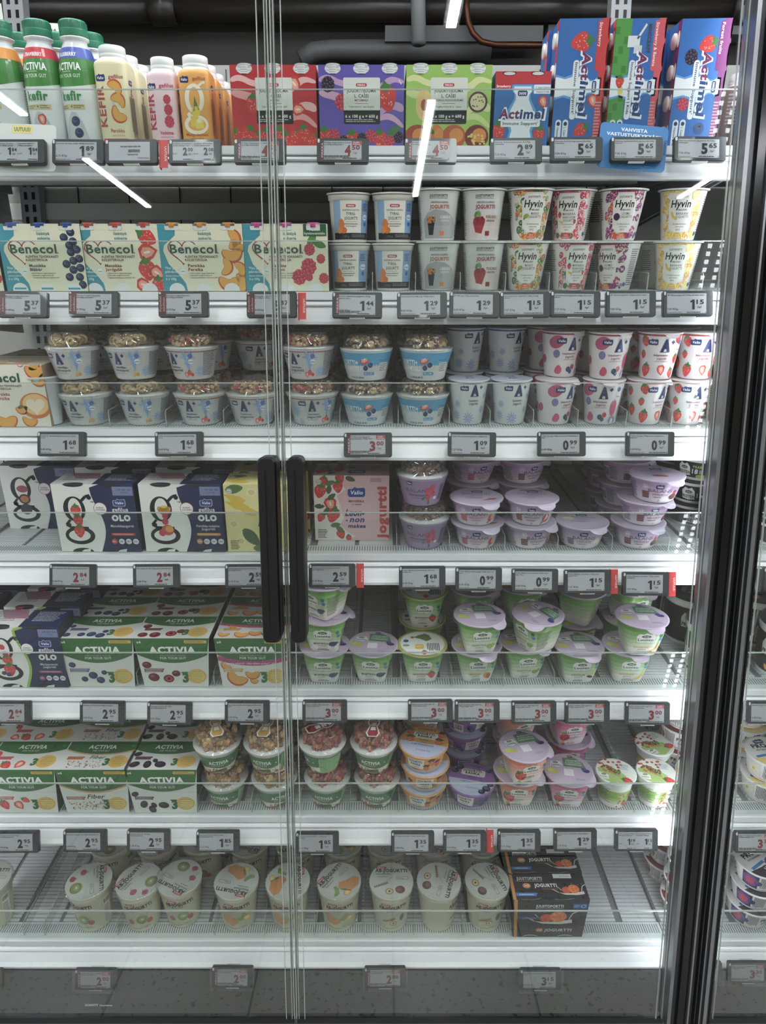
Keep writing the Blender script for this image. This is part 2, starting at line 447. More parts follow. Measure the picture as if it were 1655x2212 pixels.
structure('wall_left', boxes('store_wall', [(-3.65, -5.2, 0, -3.6, 1.9, 3.05)]))
structure('wall_right', boxes('store_wall', [(3.6, -5.2, 0, 3.65, 1.9, 3.05)]))
# ceiling lamps: two rows mirrored in the glass; the rest added to light the goods
for i, (x, y0, y1) in enumerate([(.30, -1.2, .35), (.27, -3.94, -2.0), (-2.1, -2.2, -.6), (-2.08, -4.3, -2.99), (2.5, -1.6, 0), (2.5, -4.0, -2.3), (-.75, -.7, .8), (1.3, -.7, .8), (-3.2, -2.6, -.4), (3.2, -2.6, -.4)]):
    t = thing('ceiling_lamp', ['linear ceiling lamp nearest the glass doors, above the photographer', 'linear ceiling lamp behind the one over the photographer',
        'linear ceiling lamp in the left row, nearer the fridge', 'linear ceiling lamp in the left row, farther from the fridge',
        'added linear ceiling lamp in the right row, nearer the fridge', 'added linear ceiling lamp in the right row, farther from the fridge', 'added linear ceiling lamp over the left door leaf', 'added linear ceiling lamp right of the photographer',
        'added linear ceiling lamp along the left wall', 'added linear ceiling lamp along the right wall'][i],
        'lamp', Matrix.Translation((x, (y0+y1)/2, 3.0)), 'linear lamps on the ceiling')
    L = (y1-y0)/2
    part('housing', boxes('enamel', [(-.035, -L-.01, .012, .035, L+.01, .05)]), t)
    part('tube', boxes('tube', [(-.022, -L, 0, .022, L, .011)]), t)

# ---------------------------------------------------------------- display fridge
XM, XW = .5545, 1.429                                    # bay joint, bay pitch (two doors)
XL = XM - XW
BZ = .02
BACK = FRONT + .56
fridge = fr = thing('display_fridge', 'tall glass-door dairy fridge with white shelves and steel frame', 'fridge', Matrix.Translation((0, FRONT, 0)))
def fp(name, me): o = part(name, me, fr); o.matrix_parent_inverse = Matrix.Translation((0, -FRONT, 0)); return o
X0, X1 = XL - .6, XM + XW + .03
zt = at(827, 139, BACK).z
fp('back_panel', boxes('panel', [(X0, BACK+.004, .12, X1, BACK+.03, zt)]))
for z, h in ((at(0, 475, BACK).z, at(0, 440, BACK).z),): fp('bright_back_band', boxes('panel_light', [(X0+.2, BACK-.004, z, XM-.12, BACK+.004, h)]))  # band of light on the back wall, put in as a paler strip
fp('bright_back_band', boxes('panel_light', [(XM+.02, BACK-.004, EDGE_Z[0]-.32, X1, BACK+.004, EDGE_Z[0]-.12)]))
seams = M('steel_dark')
for i in range(-8, 9): seams.box(.12*i-.001, BACK+.001, .2, .12*i+.001, BACK+.004, zt-.01)
fp('panel_seams', seams.mesh('m'))
def upright(x):
    m = M('enamel_dim'); m.box(x-.022, BACK-.03, .12, x+.022, BACK, 2.62)
    m.use('black_soft')
    for z in range(0, 90):
        for dx in (-.009, .009): m.box(x+dx-.0035, BACK-.0312, .2+z*.027, x+dx+.0035, BACK-.0302, .216+z*.027)
    fp('slotted_upright', m.mesh('m'))
for x in (at(1342, 20, BACK-.03).x, at(30, 40, BACK-.03).x): upright(x)
# plinth
kz = at(0, 2112, FRONT).z; gb = at(0, 2197, GLASS).z
fp('kick_panel', boxes('kick', [(X0, FRONT-.012, .03, X1, FRONT+.02, EDGE_Z[6]-.057)]))
fp('side_panel', boxes('panel_light', [(X0-.02, GLASS+.02, .05, X0, BACK+.03, 2.35)]))
fp('side_panel', boxes('panel_light', [(X1, GLASS+.02, .05, X1+.02, BACK+.03, 2.35)]))
fp('canopy', boxes('enamel_dim', [(X0, GLASS-.02, 2.3, X1, GLASS+.16, 2.4)]))
fp('canopy_light', boxes('led', [(XL+.06, GLASS+.075, 2.288, XM-.06, GLASS+.095, 2.298), (XM+.06, GLASS+.075, 2.288, X1-.06, GLASS+.095, 2.298)]))
# mullions with their door-frame strips and light strips
MT, MB_ = 2.3, gb
def mullion(x, name='mullion'):
    q = Y0 = GLASS - .035
    m = M('steel'); dx = x - XM
    # strips, left to right, as seen from the aisle
    for a, e, y0, y1, mat in ((.5165,.5225,.012,.05,'steel'), (.5225,.5315,.012,.05,'steel_dark'), (.5315,.546,.006,.05,'black_gloss'),
                              (.546,.549,.0,.05,'steel'), (.549,.558,.004,.05,'black_gloss'), (.558,.5598,-.001,.05,'steel_dark'),
                              (.5598,.5665,.010,.05,'black_soft'), (.5665,.5685,-.001,.05,'steel'), (.5685,.575,.003,.05,'steel_dark'), (.575,.581,.0,.045,'steel')):
        m.use(mat); m.box(a+dx, Y0+y0, MB_, e+dx, Y0+y1, MT)
    o = fp(name, m.mesh('m'))
    m2 = M('gasket_clear'); m2.box(.581+dx, Y0+.01, MB_, .589+dx, Y0+.03, MT); m2.use('black_gloss'); m2.box(.589+dx, Y0+.006, MB_, .5915+dx, Y0+.034, MT)
    part('glass_edge', m2.mesh('m'), o)
    m3 = M('enamel_dim'); m3.box(.535+dx, Y0+.0505, MB_+.02, .565+dx, Y0+.058, MT-.02); m3.use('led')
    for s in (-1, 1):
        for i in range(150):
            z = MB_+.08 + i*.0128
            if z < MT-.06: m3.box(x+s*.010-.003, Y0+.0585, z, x+s*.010+.003, Y0+.0605, z+.0065)
    part('light_strip', m3.mesh('m'), o)
mullion(XM); mullion(XL); mullion(XM+XW)  # the last one, out of view, is added to light the right bay
# doors: bay 2 has a left and a right leaf meeting near the middle of the picture
def door(x0, x1, hx=None, label=None, sticker=None):
    d = fp('door', boxes('steel_dark', [(x0+.001, GLASS-.006, MT-.02, x1-.001, GLASS+.012, MT)]))
    part('bottom_rail', boxes('steel_dark', [(x0+.001, GLASS-.002, MB_-.012, x1-.001, GLASS+.008, MB_)]), d)
    if label: d['label'] = label
    m = M('door_glass')
    m.add([(x0, GLASS, MB_), (x1, GLASS, MB_), (x1, GLASS, MT-.02), (x0, GLASS, MT-.02)], [(0, 1, 2, 3)])
    g = part('glass_pane', m.mesh('m'), d)
    ge = M('edge_plastic')
    for xa, s in ((x0, 1), (x1, -1)):
        for o, w in ((0, .0012), (.0045, .0008), (.015, .0012)):
            ge.box(min(xa+s*o, xa+s*(o+w)), GLASS-.004, MB_, max(xa+s*o, xa+s*(o+w)), GLASS-.0005, MT-.02)
    ge.use('gasket_clear')
    for xa, s in ((x0, 1), (x1, -1)): ge.box(min(xa, xa+s*.006), GLASS+.001, MB_, max(xa, xa+s*.006), GLASS+.004, MT-.02)
    part('edge_gasket', ge.mesh('m'), d)
    if hx:
        a, e = hx; hm = M('black_soft'); z0, z1 = 1.046, 1.343; y0, y1 = GLASS-.046, GLASS-.006
        pts = rrect(a, z0, e, z1, .009, 5); k = len(pts)
        vs = [(x, y1, z) for x, z in pts] + [(x, y0+.006, z) for x, z in pts] + [(a+(x-a)*.86+(e-a)*.07, y0, z0+(z-z0)*.985+.002) for x, z in pts]
        hm.add(vs, [tuple(range(k-1, -1, -1)), tuple(range(2*k, 3*k))] + [(j*k+i, j*k+(i+1) % k, (j+1)*k+(i+1) % k, (j+1)*k+i) for j in (0, 1) for i in range(k)])
        hm.use('black_gloss'); hm.box(a+.012, y0-.0006, z0+.02, a+.0135, y0, z1-.02)
        part('handle', hm.mesh('m'), d)
    if sticker:
        m = M('plastic'); A = Art(); A.text('SCHOTT', 0, 0, 4.2, 'd8dcdc', 1, 24, b=.4, sl=.25); A.text('Termofrost', 26.5, 0, 3, 'd8dcdc', 1, 24, sl=.3, b=.3)
        p = at(198, 2172, GLASS); stamp(m, A, flat((p.x, GLASS-.001, p.z), (1, 0, 0), (0, 0, 1))); part('maker_mark', m.mesh('m'), d)
XS = -.1615
door(XL+.035, XS-.0015, (-.1915, -.1625), sticker=True)
door(XS+.0015, XM-.034, (-.1465, -.122))
door(XM+.04, XM+.74)
door(XL-.65, XL-.035)

# pipework and rails behind the open top of the fridge
pm = M('pipe_black'); zz = at(800, 28, 1.86).z
pm.tube([(-1.9, 1.845, zz), (-.55, 1.845, zz)], .028, n=16); pm.tube([(-.52, 1.845, zz), (1.0, 1.845, zz)], .026, n=16)
pm.tube([(-.56, 1.845, zz), (-.50, 1.845, zz)], .034, n=16)
pm.tube([(at(1575, 30, 1.85).x, 1.845, zz), (at(1620, 30, 1.85).x+.1, 1.845, zz)], .038, n=16)
pp = thing('black_pipe', 'black steel pipe running across the dark wall above the shelves', 'pipe', Matrix.Identity(4), me=pm.mesh('m'))
a = at(1595, 62, 1.84); vm = M('enamel_dim'); vm.tube([(a.x, 1.80, a.z+.03), (a.x, 1.80, a.z)], .012, n=10)
vm.use('pipe_black'); vm.tube([(a.x, 1.80, a.z), (a.x, 1.80, a.z-.045)], .008, n=8); vm.tube([(a.x-.014, 1.80, a.z-.045), (a.x+.016, 1.80, a.z-.05)], .005, n=6)
vm.tube([(a.x, 1.80, a.z+.03), (a.x, 1.84, a.z+.045)], .012, n=8)
thing('pipe_valve', 'small blackened valve hanging under the pipe at the top right', 'valve', me=vm.mesh('m'))
q = [at(1010, -40, 1.80), at(1008, 20, 1.80), at(1012, 48, 1.80), at(1022, 72, 1.80), at(1040, 90, 1.80), at(1070, 97, 1.80), at(1280, 99, 1.80)]
cp = M('copper'); cp.tube([tuple(v) for v in q], .0068, n=12)
thing('copper_pipe', 'thin brown copper pipe bending at the top of the fridge', 'pipe', me=cp.mesh('m'))
a = at(900, -30, 1.78); gp = M('gray_plate'); gp.tube([(a.x, 1.78, a.z+.1), tuple(at(905, 95, 1.78))], .017, n=14); 
thing('vertical_drain_pipe', 'pale grey vertical pipe left of the copper pipe', 'pipe', me=gp.mesh('m'))
def wallrail(name, label, px0, px1, py0, py1, mat, Y=1.88):
    a, e = at(px0, py1, Y), at(px1, py0, Y)
    thing(name, label, 'rail', me=boxes(mat, [(a.x, Y-.02, a.z, e.x, Y+.018, e.z)]))
wallrail('wall_rail', 'grey metal cable tray above the purple drink cartons', 832, 1170, 64, 98, 'dim_metal', 1.84)
wallrail('wall_rail', 'pale grey rail on the dark wall at the far right', 1480, 1640, 63, 83, 'gray_plate', 1.86)
wallrail('wall_rail', 'long grey rail just under the black pipe on the right', 1180, 1600, 62, 86, 'dim_metal', 1.875)
e_ = at(700, 110, 1.85); dm = M('dim_metal'); dm.tube([tuple(at(650, 130, 1.85)), tuple(at(680, 112, 1.85)), tuple(at(720, 108, 1.85)), tuple(at(1060, 108, 1.85))], .022, n=12)
thing('elbow_duct', 'dark grey elbow duct behind the drink cartons', 'duct', me=dm.mesh('m'))

# ---------------------------------------------------------------- shelves
def shelf_meshes(x0, x1):
    out = {}
    m = M('gray_plate'); m.box(x0, .004, -.012, x1, .562, -.004)
    out['deck'] = m.mesh('deck')
    r = M('roller'); lanes = int((x1-x0)/.0725); pitch = (x1-x0)/lanes
    for i in range(lanes):
        a = x0 + i*pitch + .004; e = a + pitch - (.014 if i % 2 else .008); y = .042
        while y < .515:
            r.box(a, y, -.0035, e, y+.0062, -.0003); y += .0088
    out['roller_mat'] = r.mesh('rollers')
    c = M('roller'); c.box(x0, .006, -.004, x1, .040, -.0006); c.use('gray_plate'); x = x0 + .003
    while x < x1 - .003: c.box(x, .017, -.0007, x+.0018, .036, -.0002); x += .0046
    out['comb_strip'] = c.mesh('comb')
    p = M('enamel')
    p.prism([(.006, -.0005), (-.001, -.0005), (-.0015, -.012), (.003, -.014), (.006, -.014)], x0, x1)
    p.prism([(.004, -.015), (-.004, -.017), (-.006, -.020), (-.002, -.023), (.004, -.023)], x0, x1)
    p.prism([(.003, -.0235), (-.001, -.0235), (-.006, -.028), (-.014, -.040), (-.020, -.0455), (-.020, -.050), (-.016, -.0505), (.003, -.0505)], x0, x1)
    out['price_rail'] = p.mesh('rail')
    s = M('stop_plastic'); s.box(x0+.001, .0015, -.0005, x1-.001, .0035, .076); s.use('edge_plastic')
    s.box(x0+.001, .001, .076, x1-.001, .0040, .0775); s.box(x0+.001, .001, 0, x0+.0022, .0040, .0775); s.box(x1-.0022, .001, 0, x1-.001, .0040, .0775)
    out['front_stop'] = s.mesh('stop')
    g = M('enamel_dim'); g.box(x0+.13, .05, -.05, x1-.13, .075, -.0125); g.box(x0+.01, .05, -.03, x0+.02, .525, -.0125); g.box(x1-.02, .05, -.03, x1-.01, .525, -.0125)
    g.use('black_soft'); g.lathe([(.004, 0), (.003, .001)], 10, cx=0, cy=0) if False else None
    g.box(x1-.165, .0495, -.034, x1-.16, .05, -.029); g.box(x0+.5, .0495, -.034, x0+.505, .05, -.029)
    out['underside_beam'] = g.mesh('beam')
    for q, xx in enumerate((x0+.004, x1-.008)):
        b = M('enamel_dim'); b.add([(xx, .03, -.045), (xx+.004, .03, -.045), (xx+.004, .525, -.12), (xx, .525, -.12), (xx, .03, -.0125), (xx+.004, .03, -.0125), (xx+.004, .525, -.0125), (xx, .525, -.0125)],
            [(0,1,2,3),(4,7,6,5),(0,4,5,1),(1,5,6,2),(2,6,7,3),(3,7,4,0)])
        out['shelf_bracket' + '_'*q] = b.mesh('bracket')
    return out
dv = M('clear_plastic'); dv.box(-.0006, .012, 0, .0006, .5, .028); dv.use('edge_plastic')
dv.box(-.0007, .0105, 0, .0007, .012, .024); dv.box(-.0007, .5, 0, .0007, .501, .028); dv.tube([(0, .0112, .024), (0, .013, .028), (0, .02, .0295)], .0007, n=5); dv.box(-.0007, .02, .028, .0007, .5, .0288)
DIV = dv.mesh('divider')
SM = shelf_meshes(XL+.001, XM-.001); SR = shelf_meshes(XM+.001, X1-.02)
DIVX = [[], [708, 805, 897, 993, 1090, 1184, 1280, 1395, 1493], [240, 362, 486, 612, 735, 860, 962, 1057, 1150, 1245, 1338, 1432], [857, 970, 1085, 1195, 1315, 1437],
        [150, 300, 465, 648, 760, 866, 975, 1080, 1184, 1296, 1412], [430, 545, 650, 757, 862, 967, 1075, 1180, 1270, 1365, 1455], [55, 100, 270, 360, 465, 572, 680, 788, 895, 1000, 1105]]
ORD = ['top', 'second', 'third', 'fourth', 'fifth', 'sixth', 'bottom']
MAIN = []
for i in range(7):
    for side, S in (('', SM), ('right', SR)):
        t = thing('shelf', (f'white fridge shelf with price rail, {ORD[i]} of the seven in the main bay' if not side else
            f'white fridge shelf right of the steel mullion, {ORD[i]} of seven'), 'shelf', FR[i], 'white shelves of the main bay' if not side else 'white shelves right of the mullion')
        for k, me in S.items():
            if i == 6 and k.startswith(('underside', 'shelf_b')): continue
            o = part(k.rstrip('_'), me, t)
            if k == 'front_stop': o['label'] = 'clear plastic stop along the front of the shelf'
        if not side:
            MAIN.append(t)
        elif i:
            pass

# ---------------------------------------------------------------- price tags
def bold2(A, p, x, y, h, c, w=None): A.text(p, x, y, h, c, 4, w, al=1, b=2.2)
TAGN = {}
def tag_mesh(w, h, spec):
    # spec: euros, cents, sub, line1, line2, kg, flags
    body = M('plastic'); hw, hh = w/2, h/2
    def sh(z, y0, y1, r, c): body.rbox(-hw+z, y0, -hh+z, hw-z, y1, hh-z, r, c)
    sh(0, -.0045, .002, .0035, '24282a'); sh(.0008, -.0054, -.0045, .0032, '363b3d')
    A = Art(); A.rect(-hw*1000+1.5, hh*1000-7, -hw*1000+4.5, hh*1000-1.6, 'dfe0e0', 1, r=1.2); A.ell(-hw*1000+3, hh*1000-3, .6, .6, '55585a', 2, 8); A.ell(-hw*1000+3, hh*1000-5.3, .6, .6, '55585a', 2, 8)
    stamp(body, A, flat((0, -.0054, 0), (1, 0, 0), (0, 0, 1)))
    scr = M('tagface'); x0, x1, y0, y1 = -hw+.006, hw-.011, -hh+.0045, hh-.0045
    scr.box(x0, -.0058, y0, x1, -.0053, y1, 'a2a5a9'); A = Art()
    X0_, X1_, Y0_, Y1_ = x0*1000, x1*1000, y0*1000, y1*1000
    fl_ = spec.get('f', '')
    dk = '2b2c2e'; rd = '7c2b30'
    def block(X0_, X1_, e, c, sub, l1, l2, kg, big):
        W = X1_-X0_; pc = rd if 'r' in fl_ else dk
        A.text(l1, X0_+.6, Y1_-3.6, 2.1, dk, 4, min(W*.94, len(l1)*1.75), al=-1, b=.8)
        if l2: A.text(l2, X0_+.6, Y1_-6.6, 2.1, dk, 4, min(W*.8, len(l2)*1.75), al=-1, b=.8)
        hx, hy, hh_ = X0_+W*.70, Y0_+(6.2 if big else 8.2), (15.5 if big else 11)
        if e == '1': A.poly([(hx-hh_*.24, hy), (hx, hy), (hx, hy+hh_), (hx-hh_*.2, hy+hh_), (hx-hh_*.44, hy+hh_*.86), (hx-hh_*.44, hy+hh_*.68), (hx-hh_*.24, hy+hh_*.76)], pc, 4)
        else: A.text(e, hx+W*.015, hy, hh_, pc, 4, 9.4 if big else 6.6, al=1, b=2.4)
        A.text(c, X0_+W*.745, Y0_+(14.8 if big else 13.5), 6.9 if big else 5.4, pc, 4, 12 if big else 7.4, al=-1, b=1.6)
        A.text(sub, X0_+W*.78, Y0_+(8.6 if big else 8.5), 3.2, pc, 4, 5.5 if big else 4, al=-1, b=.6)
        if kg: A.text(kg, X0_+.5, Y0_+(5.5 if big else 9), 2.9 if big else 2, dk, 4, min(len(kg)*1.95, 17) if big else 6, al=-1, b=.7)
        A.lines(X0_+W*.5, Y0_+.6, X1_-2, Y0_+2.2, 1, dk, 4, .8); A.rect(X1_-2.2, Y0_+.6, X1_-.8, Y0_+2, dk, 4, r=.6)
    if 'e' in spec:
        if 'd' in fl_:
            mid = (X0_+X1_)/2
            block(X0_, mid, spec['e'], spec['c'], 'kpl', spec['l1'], spec.get('l2', ''), spec.get('kg', ''), False)
            block(mid+1, X1_, spec.get('e2', spec['e']), spec.get('c2', spec['c']), 'kpl', spec['m1'], spec.get('m2', ''), spec.get('kg2', ''), False)
            A.rect(mid-.1, Y0_, mid+.2, Y1_, '77797c', 3)
        else:
            bx = X0_
            if 'P' in fl_: A.rect(X0_, Y0_, X0_+5, Y1_, '6c2e33', 2); A.text('PIRKKA', X0_+4, Y0_+3, 3.2, 'b9adb0', 4, 24 if Y1_-Y0_ > 30 else 22, al=-1, b=1, rot=90); bx = X0_+5
            if 'B' in fl_:
                A.rect(X0_-4.5, Y0_, X0_+7, Y1_, '5c2326', 1); A.text('Pysyvästi', X0_-1, Y0_+4, 3, 'b29ea0', 4, 24, al=-1, b=.7, rot=90); A.text('edullinen', X0_+4.5, Y0_+4, 3, 'b29ea0', 4, 22, al=-1, b=.7, rot=90); bx = X0_+7
            block(bx, X1_, spec['e'], spec['c'], spec.get('sub', 'kpl'), spec['l1'], spec.get('l2', ''), spec.get('kg', ''), True)
            A.text('L', bx+1, Y0_+(16 if 'P' not in fl_ else 18), 2, dk, 4, al=-1, b=.4)
            if 'k' in fl_ or 'P' in fl_: A.lines(bx+.5, Y0_+2.5, bx+(X1_-bx)*.75, Y0_+6, 2, dk, 4, .6)
            if 'k' in fl_: A.rect(X1_-15, Y1_-6.6, X1_-.3, Y1_-.3, '9a3a3e', 3); A.text('PLUSSA-', X1_-7.6, Y1_-3.1, 1.9, 'e6d8d8', 4, 10, b=1); A.text('KORTILLA', X1_-7.6, Y1_-5.9, 1.9, 'e6d8d8', 4, 11.5, b=1)
            A.lines(bx+.5, Y0_+.6, bx+(X1_-bx)*.4, Y0_+2.2, 1, '6a6c6e', 4, .6)
    elif spec.get('blank'):
        A.text('B0006D00', 3, -hh*1000+12, 2.4, dk, 4, 16, b=.6); A.vlines(-4, -hh*1000+16, 14, -hh*1000+21, 26, dk)
        A.text('27/03/2026', X1_-1.5, Y0_+2, 2.6, dk, 4, 17, al=1, b=.4); A.lines(-16, 5, 20, 7.5, 1, '55585a', 4, .8)
    stamp(scr, A, flat((0, -.0058, 0), (1, 0, 0), (0, 0, 1)))
    st = M('card'); st.box(-.012, -.0055, -hh-.0016, .012, -.001, -hh, 'dcdcda')
    A = Art(); A.vlines(-11, 0.2, 11, 1.5, 24, '222222'); stamp(st, A, flat((0, -.0055, -hh-.0016), (1, 0, 0), (0, 0, 1)))
    return body.mesh('b'), scr.mesh('s'), st.mesh('k')
REG = []
def rail_center(row, px, py, Y): return at(px, py, Y)
TAGY = FRONT - .0285
def tag(row, px0, px1, py0, spec, dy=0, hgt=.0405):
    c = at((px0+px1)/2, py0 + 24.5, TAGY + dy)
    zc = c.y*math.cos(PITCH) - (c.z-EYE)*math.sin(PITCH)
    mw = Matrix.Translation(c) @ Matrix.Rotation(rad(-9), 4, 'X') @ Matrix.Rotation(rad(R.uniform(-.5, .8)), 4, 'Y')
    t = thing('price_tag', '', 'price tag', mw, f'electronic price tags')
    b_, s_, k_ = tag_mesh(.0795, hgt, spec)
    part('casing', b_, t); sc_ = part('screen', s_, t); part('barcode_sticker', k_, t)
    # clip that holds the tag on the rail
    cl = M('clear_plastic' if row == 6 else 'plastic'); cl.box(-.012, .002, -.004, .012, .0085, .018, 'c9cacc'); part('rail_clip', cl.mesh('m'), t)
    if row == 6:
        h_ = M('clear_plastic'); h_.rbox(-.043, -.0095, -.024, .043, -.0085, .022, .002); part('tag_pocket', h_.mesh('m'), t)
    if 'e' in spec: d = f"grey electronic price tag reading {spec['e']}.{spec['c']}"
    else: d = 'grey electronic price tag with a barcode and no price'
    if 'e2' in spec or 'd' in spec.get('f', ''): d = f"grey price tag with two prices, {spec['e']}.{spec['c']} and {spec.get('e2', spec['e'])}.{spec.get('c2', spec['c'])}"
    if 'u' in spec.get('f', ''):
        n = M('card'); n.box(0, -.002, -.021, .013, -.0012, .021, 'c9302f'); n.box(0, -.002, -.021, .0013, .006, .021, 'c9302f')
        A = Art(); A.text('UUTUUS', 8.3, 11, 3.2, 'f2d9d6', 2, 22, al=-1, b=1.2, rot=-90); stamp(n, A, flat((0, -.002, 0), (1, 0, 0), (0, 0, 1)))
        q = thing('novelty_flag', '', 'sign', mw @ Matrix.Translation((.041 if spec.get('us', 1) > 0 else -.056, .003, -.001)), 'red flags beside price tags', n.mesh('m'))
        REG.append(dict(o=q, d='red vertical flag beside a price tag', row=row, x=c.x, dd=0, h=0, kind='tag'))
    REG.append(dict(o=t, d=d, row=row, x=c.x, dd=0, h=0, kind='tag'))
    return t
def T(e='', c='', l1='', l2='', kg='', f='', **k): 
    d = dict(e=e, c=c, l1=l1, l2=l2, kg=kg, f=f); d.update(k)
    if not e: d.pop('e'); d['blank'] = 1
    return d
TAGS = [
 [(-10,100,306,T('1','84','Danone Activia','Kefir 280g mango',f='d',m1='Danone Activia',m2='280g mansikka',kg='6,57',kg2='6,57')),(116,227,306,T('1','89','Danone Activia kefir 280g mustikka','','6,75 €/kg')),(231,341,306,T(f='u')),
  (368,478,306,T('2','00','Gefilus smoothie','2,5dl mango lton',f='d',m1='Gefilus smoothie',m2='2,5dl mans-ban',kg='8,32',kg2='8,32',c2='08')),(508,618,305,T('4','50','Pirkka jogjuoma L.casei','6x100g mansikka',f='rPk',sub='2 kpl')),
  (687,795,304,T('4','50','Pirkka jogjuoma L.Casei','6x100g metsämarj',f='rPk',sub='2 kpl')),(875,985,304,T('4','50','Pirkka jogjuoma','6x100g pers-pass',f='rPk',sub='2 kpl')),(1059,1169,303,T('2','89','Danone Actimel jog juoma 4x100g','mansikka','7,23 €/kg')),
  (1187,1300,301,T('5','65','Danone Actimel jog juoma 8x100g','mansikka','7,06 €/kg')),(1316,1430,301,T('5','65','Danone Actimel KIDS jog juo 8x100g','man-ba','7,06 €/kg')),(1453,1566,300,T('5','65','Danone Actimel jog juoma 8x100g','mans-gra','7,06 €/kg'))],
 [(-2,106,635,T('5','37','Benecol jogurttijuoma','6x100g mustikka','8,95/kg',f='B')),(150,260,634,T('5','37','Benecol jogurttijuoma','6x100g mansikka','8,95/kg',f='B')),(344,452,634,T('5','37','Benecol jogurttijuoma','6x100g persikka','8,95/kg',f='B')),
  (534,642,635,T('5','37','Benecol jogurttijuoma','6x100g vadelma','8,95/kg',f='Bu')),(719,825,636,T('1','44','Pirkka Reducol jogurtti 150g','tyrni lton','9,60 €/kg',f='P')),(858,965,636,T('1','29','Juustoportti AB jog 150g lakka','','8,60 €/kg')),(971,1078,635,T('1','29','JP AB jog 150g puolukka','','8,60 €/kg')),
  (1080,1186,635,T('1','15','Juustoportti jogurtti 150g mang','ekton','7,67 €/kg')),(1188,1295,634,T('1','15','Juustoportti jogurtti 150g man-vad','ekton','7,67 €/kg')),(1307,1415,633,T('1','15','JP Hyvin jogurtti 150g luumu ekto','','7,67 €/kg')),(1430,1537,633,T('1','15','JP Hyvin jogurtti 150g banaani ekto','','7,67 €/kg'))],
 [(83,188,935,T('1','68','Valio A vaniljajog kauramuro 200g','lton','8,40 €/kg')),(336,441,935,T('1','68','Valio A luonnonjog marjamysli 200g','lton','8,40 €/kg')),(744,846,937,T('3','00','Pirkka maustjogurt','marjamysli 180g lton','',f='rPk',sub='5 kpl')),
  (968,1070,936,T('1','09','Valio A luonnonjogurtti 150g lton','','7,27 €/kg')),(1159,1265,935,T('0','99','Valio A jog 150g must-vad lisäainton','lak','6,60 €/kg')),(1350,1455,935,T('0','99','Valio A jog 150g mans lisainton','lakton','6,60 €/kg'))],
 [(109,210,1219,T('2','84','Olo jogurtti 4x125g mans laktoositon','','5,68 €/kg',f='r')),(289,390,1219,T('2','84','Olo jogurtti 4x125g pers-vad lakton','','5,68 €/kg',f='r')),(487,588,1219,T('2','59','Valiojogurtti luonnon makea','4x125g banaa','5,18 €/kg')),
  (668,768,1218,T('2','59','Valiojogurtti luonnon makea','4x125g mans','5,18 €/kg',f='u')),(863,961,1223,T('1','68','Valio Balans luonnonjog vad-kau','200g lto','8,40 €/kg')),(984,1083,1226,T('0','99','Valio Balans kerrosjog 130g vad-van','lto','6,60 €/kg')),
  (1105,1204,1229,T('0','99','Valio Balans kerrosjog 132g ome-','kan lto','6,60 €/kg')),(1217,1318,1231,T('1','15','Valio Balans vanukas 130g pöy-','vanil lto','7,67 €/kg',f='u')),(1342,1444,1236,T('1','15','Valio Balans vanukas 130g vadel-','suklllto','7,67 €/kg',f='u'))],
 [(-28,70,1513,T('2','84','Olo jog 4x125g marjapommi','','5,68 €/kg',f='r')),(174,272,1513,T('2','95','Danone Activia 4x125g kirsikka','','5,90 €/kg')),(319,417,1515,T('2','95','Danone Activia 4x125g','mansikkajogurtti','5,90 €/kg')),(487,583,1512,T('2','95','Danone Activia 4x125g persikk ei lis','sok','5,90 €/kg')),
  (654,750,1511,T('3','00','Arla Luonto AB jogurtti','175g must lton',f='rk',sub='4 kpl')),(882,977,1510,T('3','00','Arla Luonto AB jogurtti','175g mansi lton',f='rk',sub='4 kpl')),(982,1079,1511,T('3','00','Arla Luonto AB jogurtti','175g mango lton',f='rk',sub='4 kpl')),
  (1104,1201,1513,T('3','00','Arla Luonto AB jogurtti','175g pääry lton',f='rk',sub='4 kpl')),(1219,1316,1513,T('3','00','Arla Luonto AB jogurtti','175g vanil lton',f='rk',sub='4 kpl')),(1348,1446,1515,T('3','00','Arla Luonto AB jogurtti','175g banaa lton',f='rk',sub='4 kpl'))],
 [(-6,86,1792,T('2','95','Danone Activia 4x125g','mustikkajogurtti','5,90 €/kg')),(139,232,1790,T('2','95','Danone Activia 4x125g viljajogurtti','','5,90 €/kg')),(275,370,1789,T('2','95','Danone Activia 4x125g','luumujogurtti','5,90 €/kg')),(426,518,1791,T('1','85','Danone Activia Fibre 165g','luumujogranola','11,21 €/kg')),
  (640,732,1794,T('1','85','Danone Activia Fibre 165g pun','marjat','11,21 €/kg')),(845,938,1793,T('1','35','JP jogurttirahka 150g lakka lton','','9,00 €/kg')),(957,1050,1792,T('1','35','JP jogurttirahka 150g mustaherukk','lton','9,00 €/kg',f='u')),
  (1073,1168,1790,T('1','35','Arla Luonto rahkajog 175g mansikka','lton','7,71 €/kg')),(1195,1288,1788,T('1','29','Arla Luonto rahkajog 175g vadelma','lton','7,37 €/kg')),(1326,1420,1788,T('1','19','Arla Luonto Pöksis','kermajog 150g mans',f='d',m1='Arla Luonto Pöksis',m2='kermajog 150g per',c2='15',kg='7,93',kg2='7,67'))],
 [(-80,6,2088,T('2','00','Pirkka AB jogurtti 400g','raparperi',f='rPk',sub='2 kpl')),(164,253,2088,T('2','00','Pirkka AB jogurtti 400g','karviainen-kiwi',f='rPk',sub='2 kpl')),(459,548,2083,T('2','00','Pirkka AB jogurtti 400g','mang-appelsiini',f='rPk',sub='2 kpl')),(788,876,2084,T('2','00','Pirkka AB jogurtti 400g','hasselpähkinä',f='rPk',sub='2 kpl')),
  (1122,1212,2088,T('3','15','Juustoportti AB jog 4x125g lakka','lton','6,56 €/kg'))]]
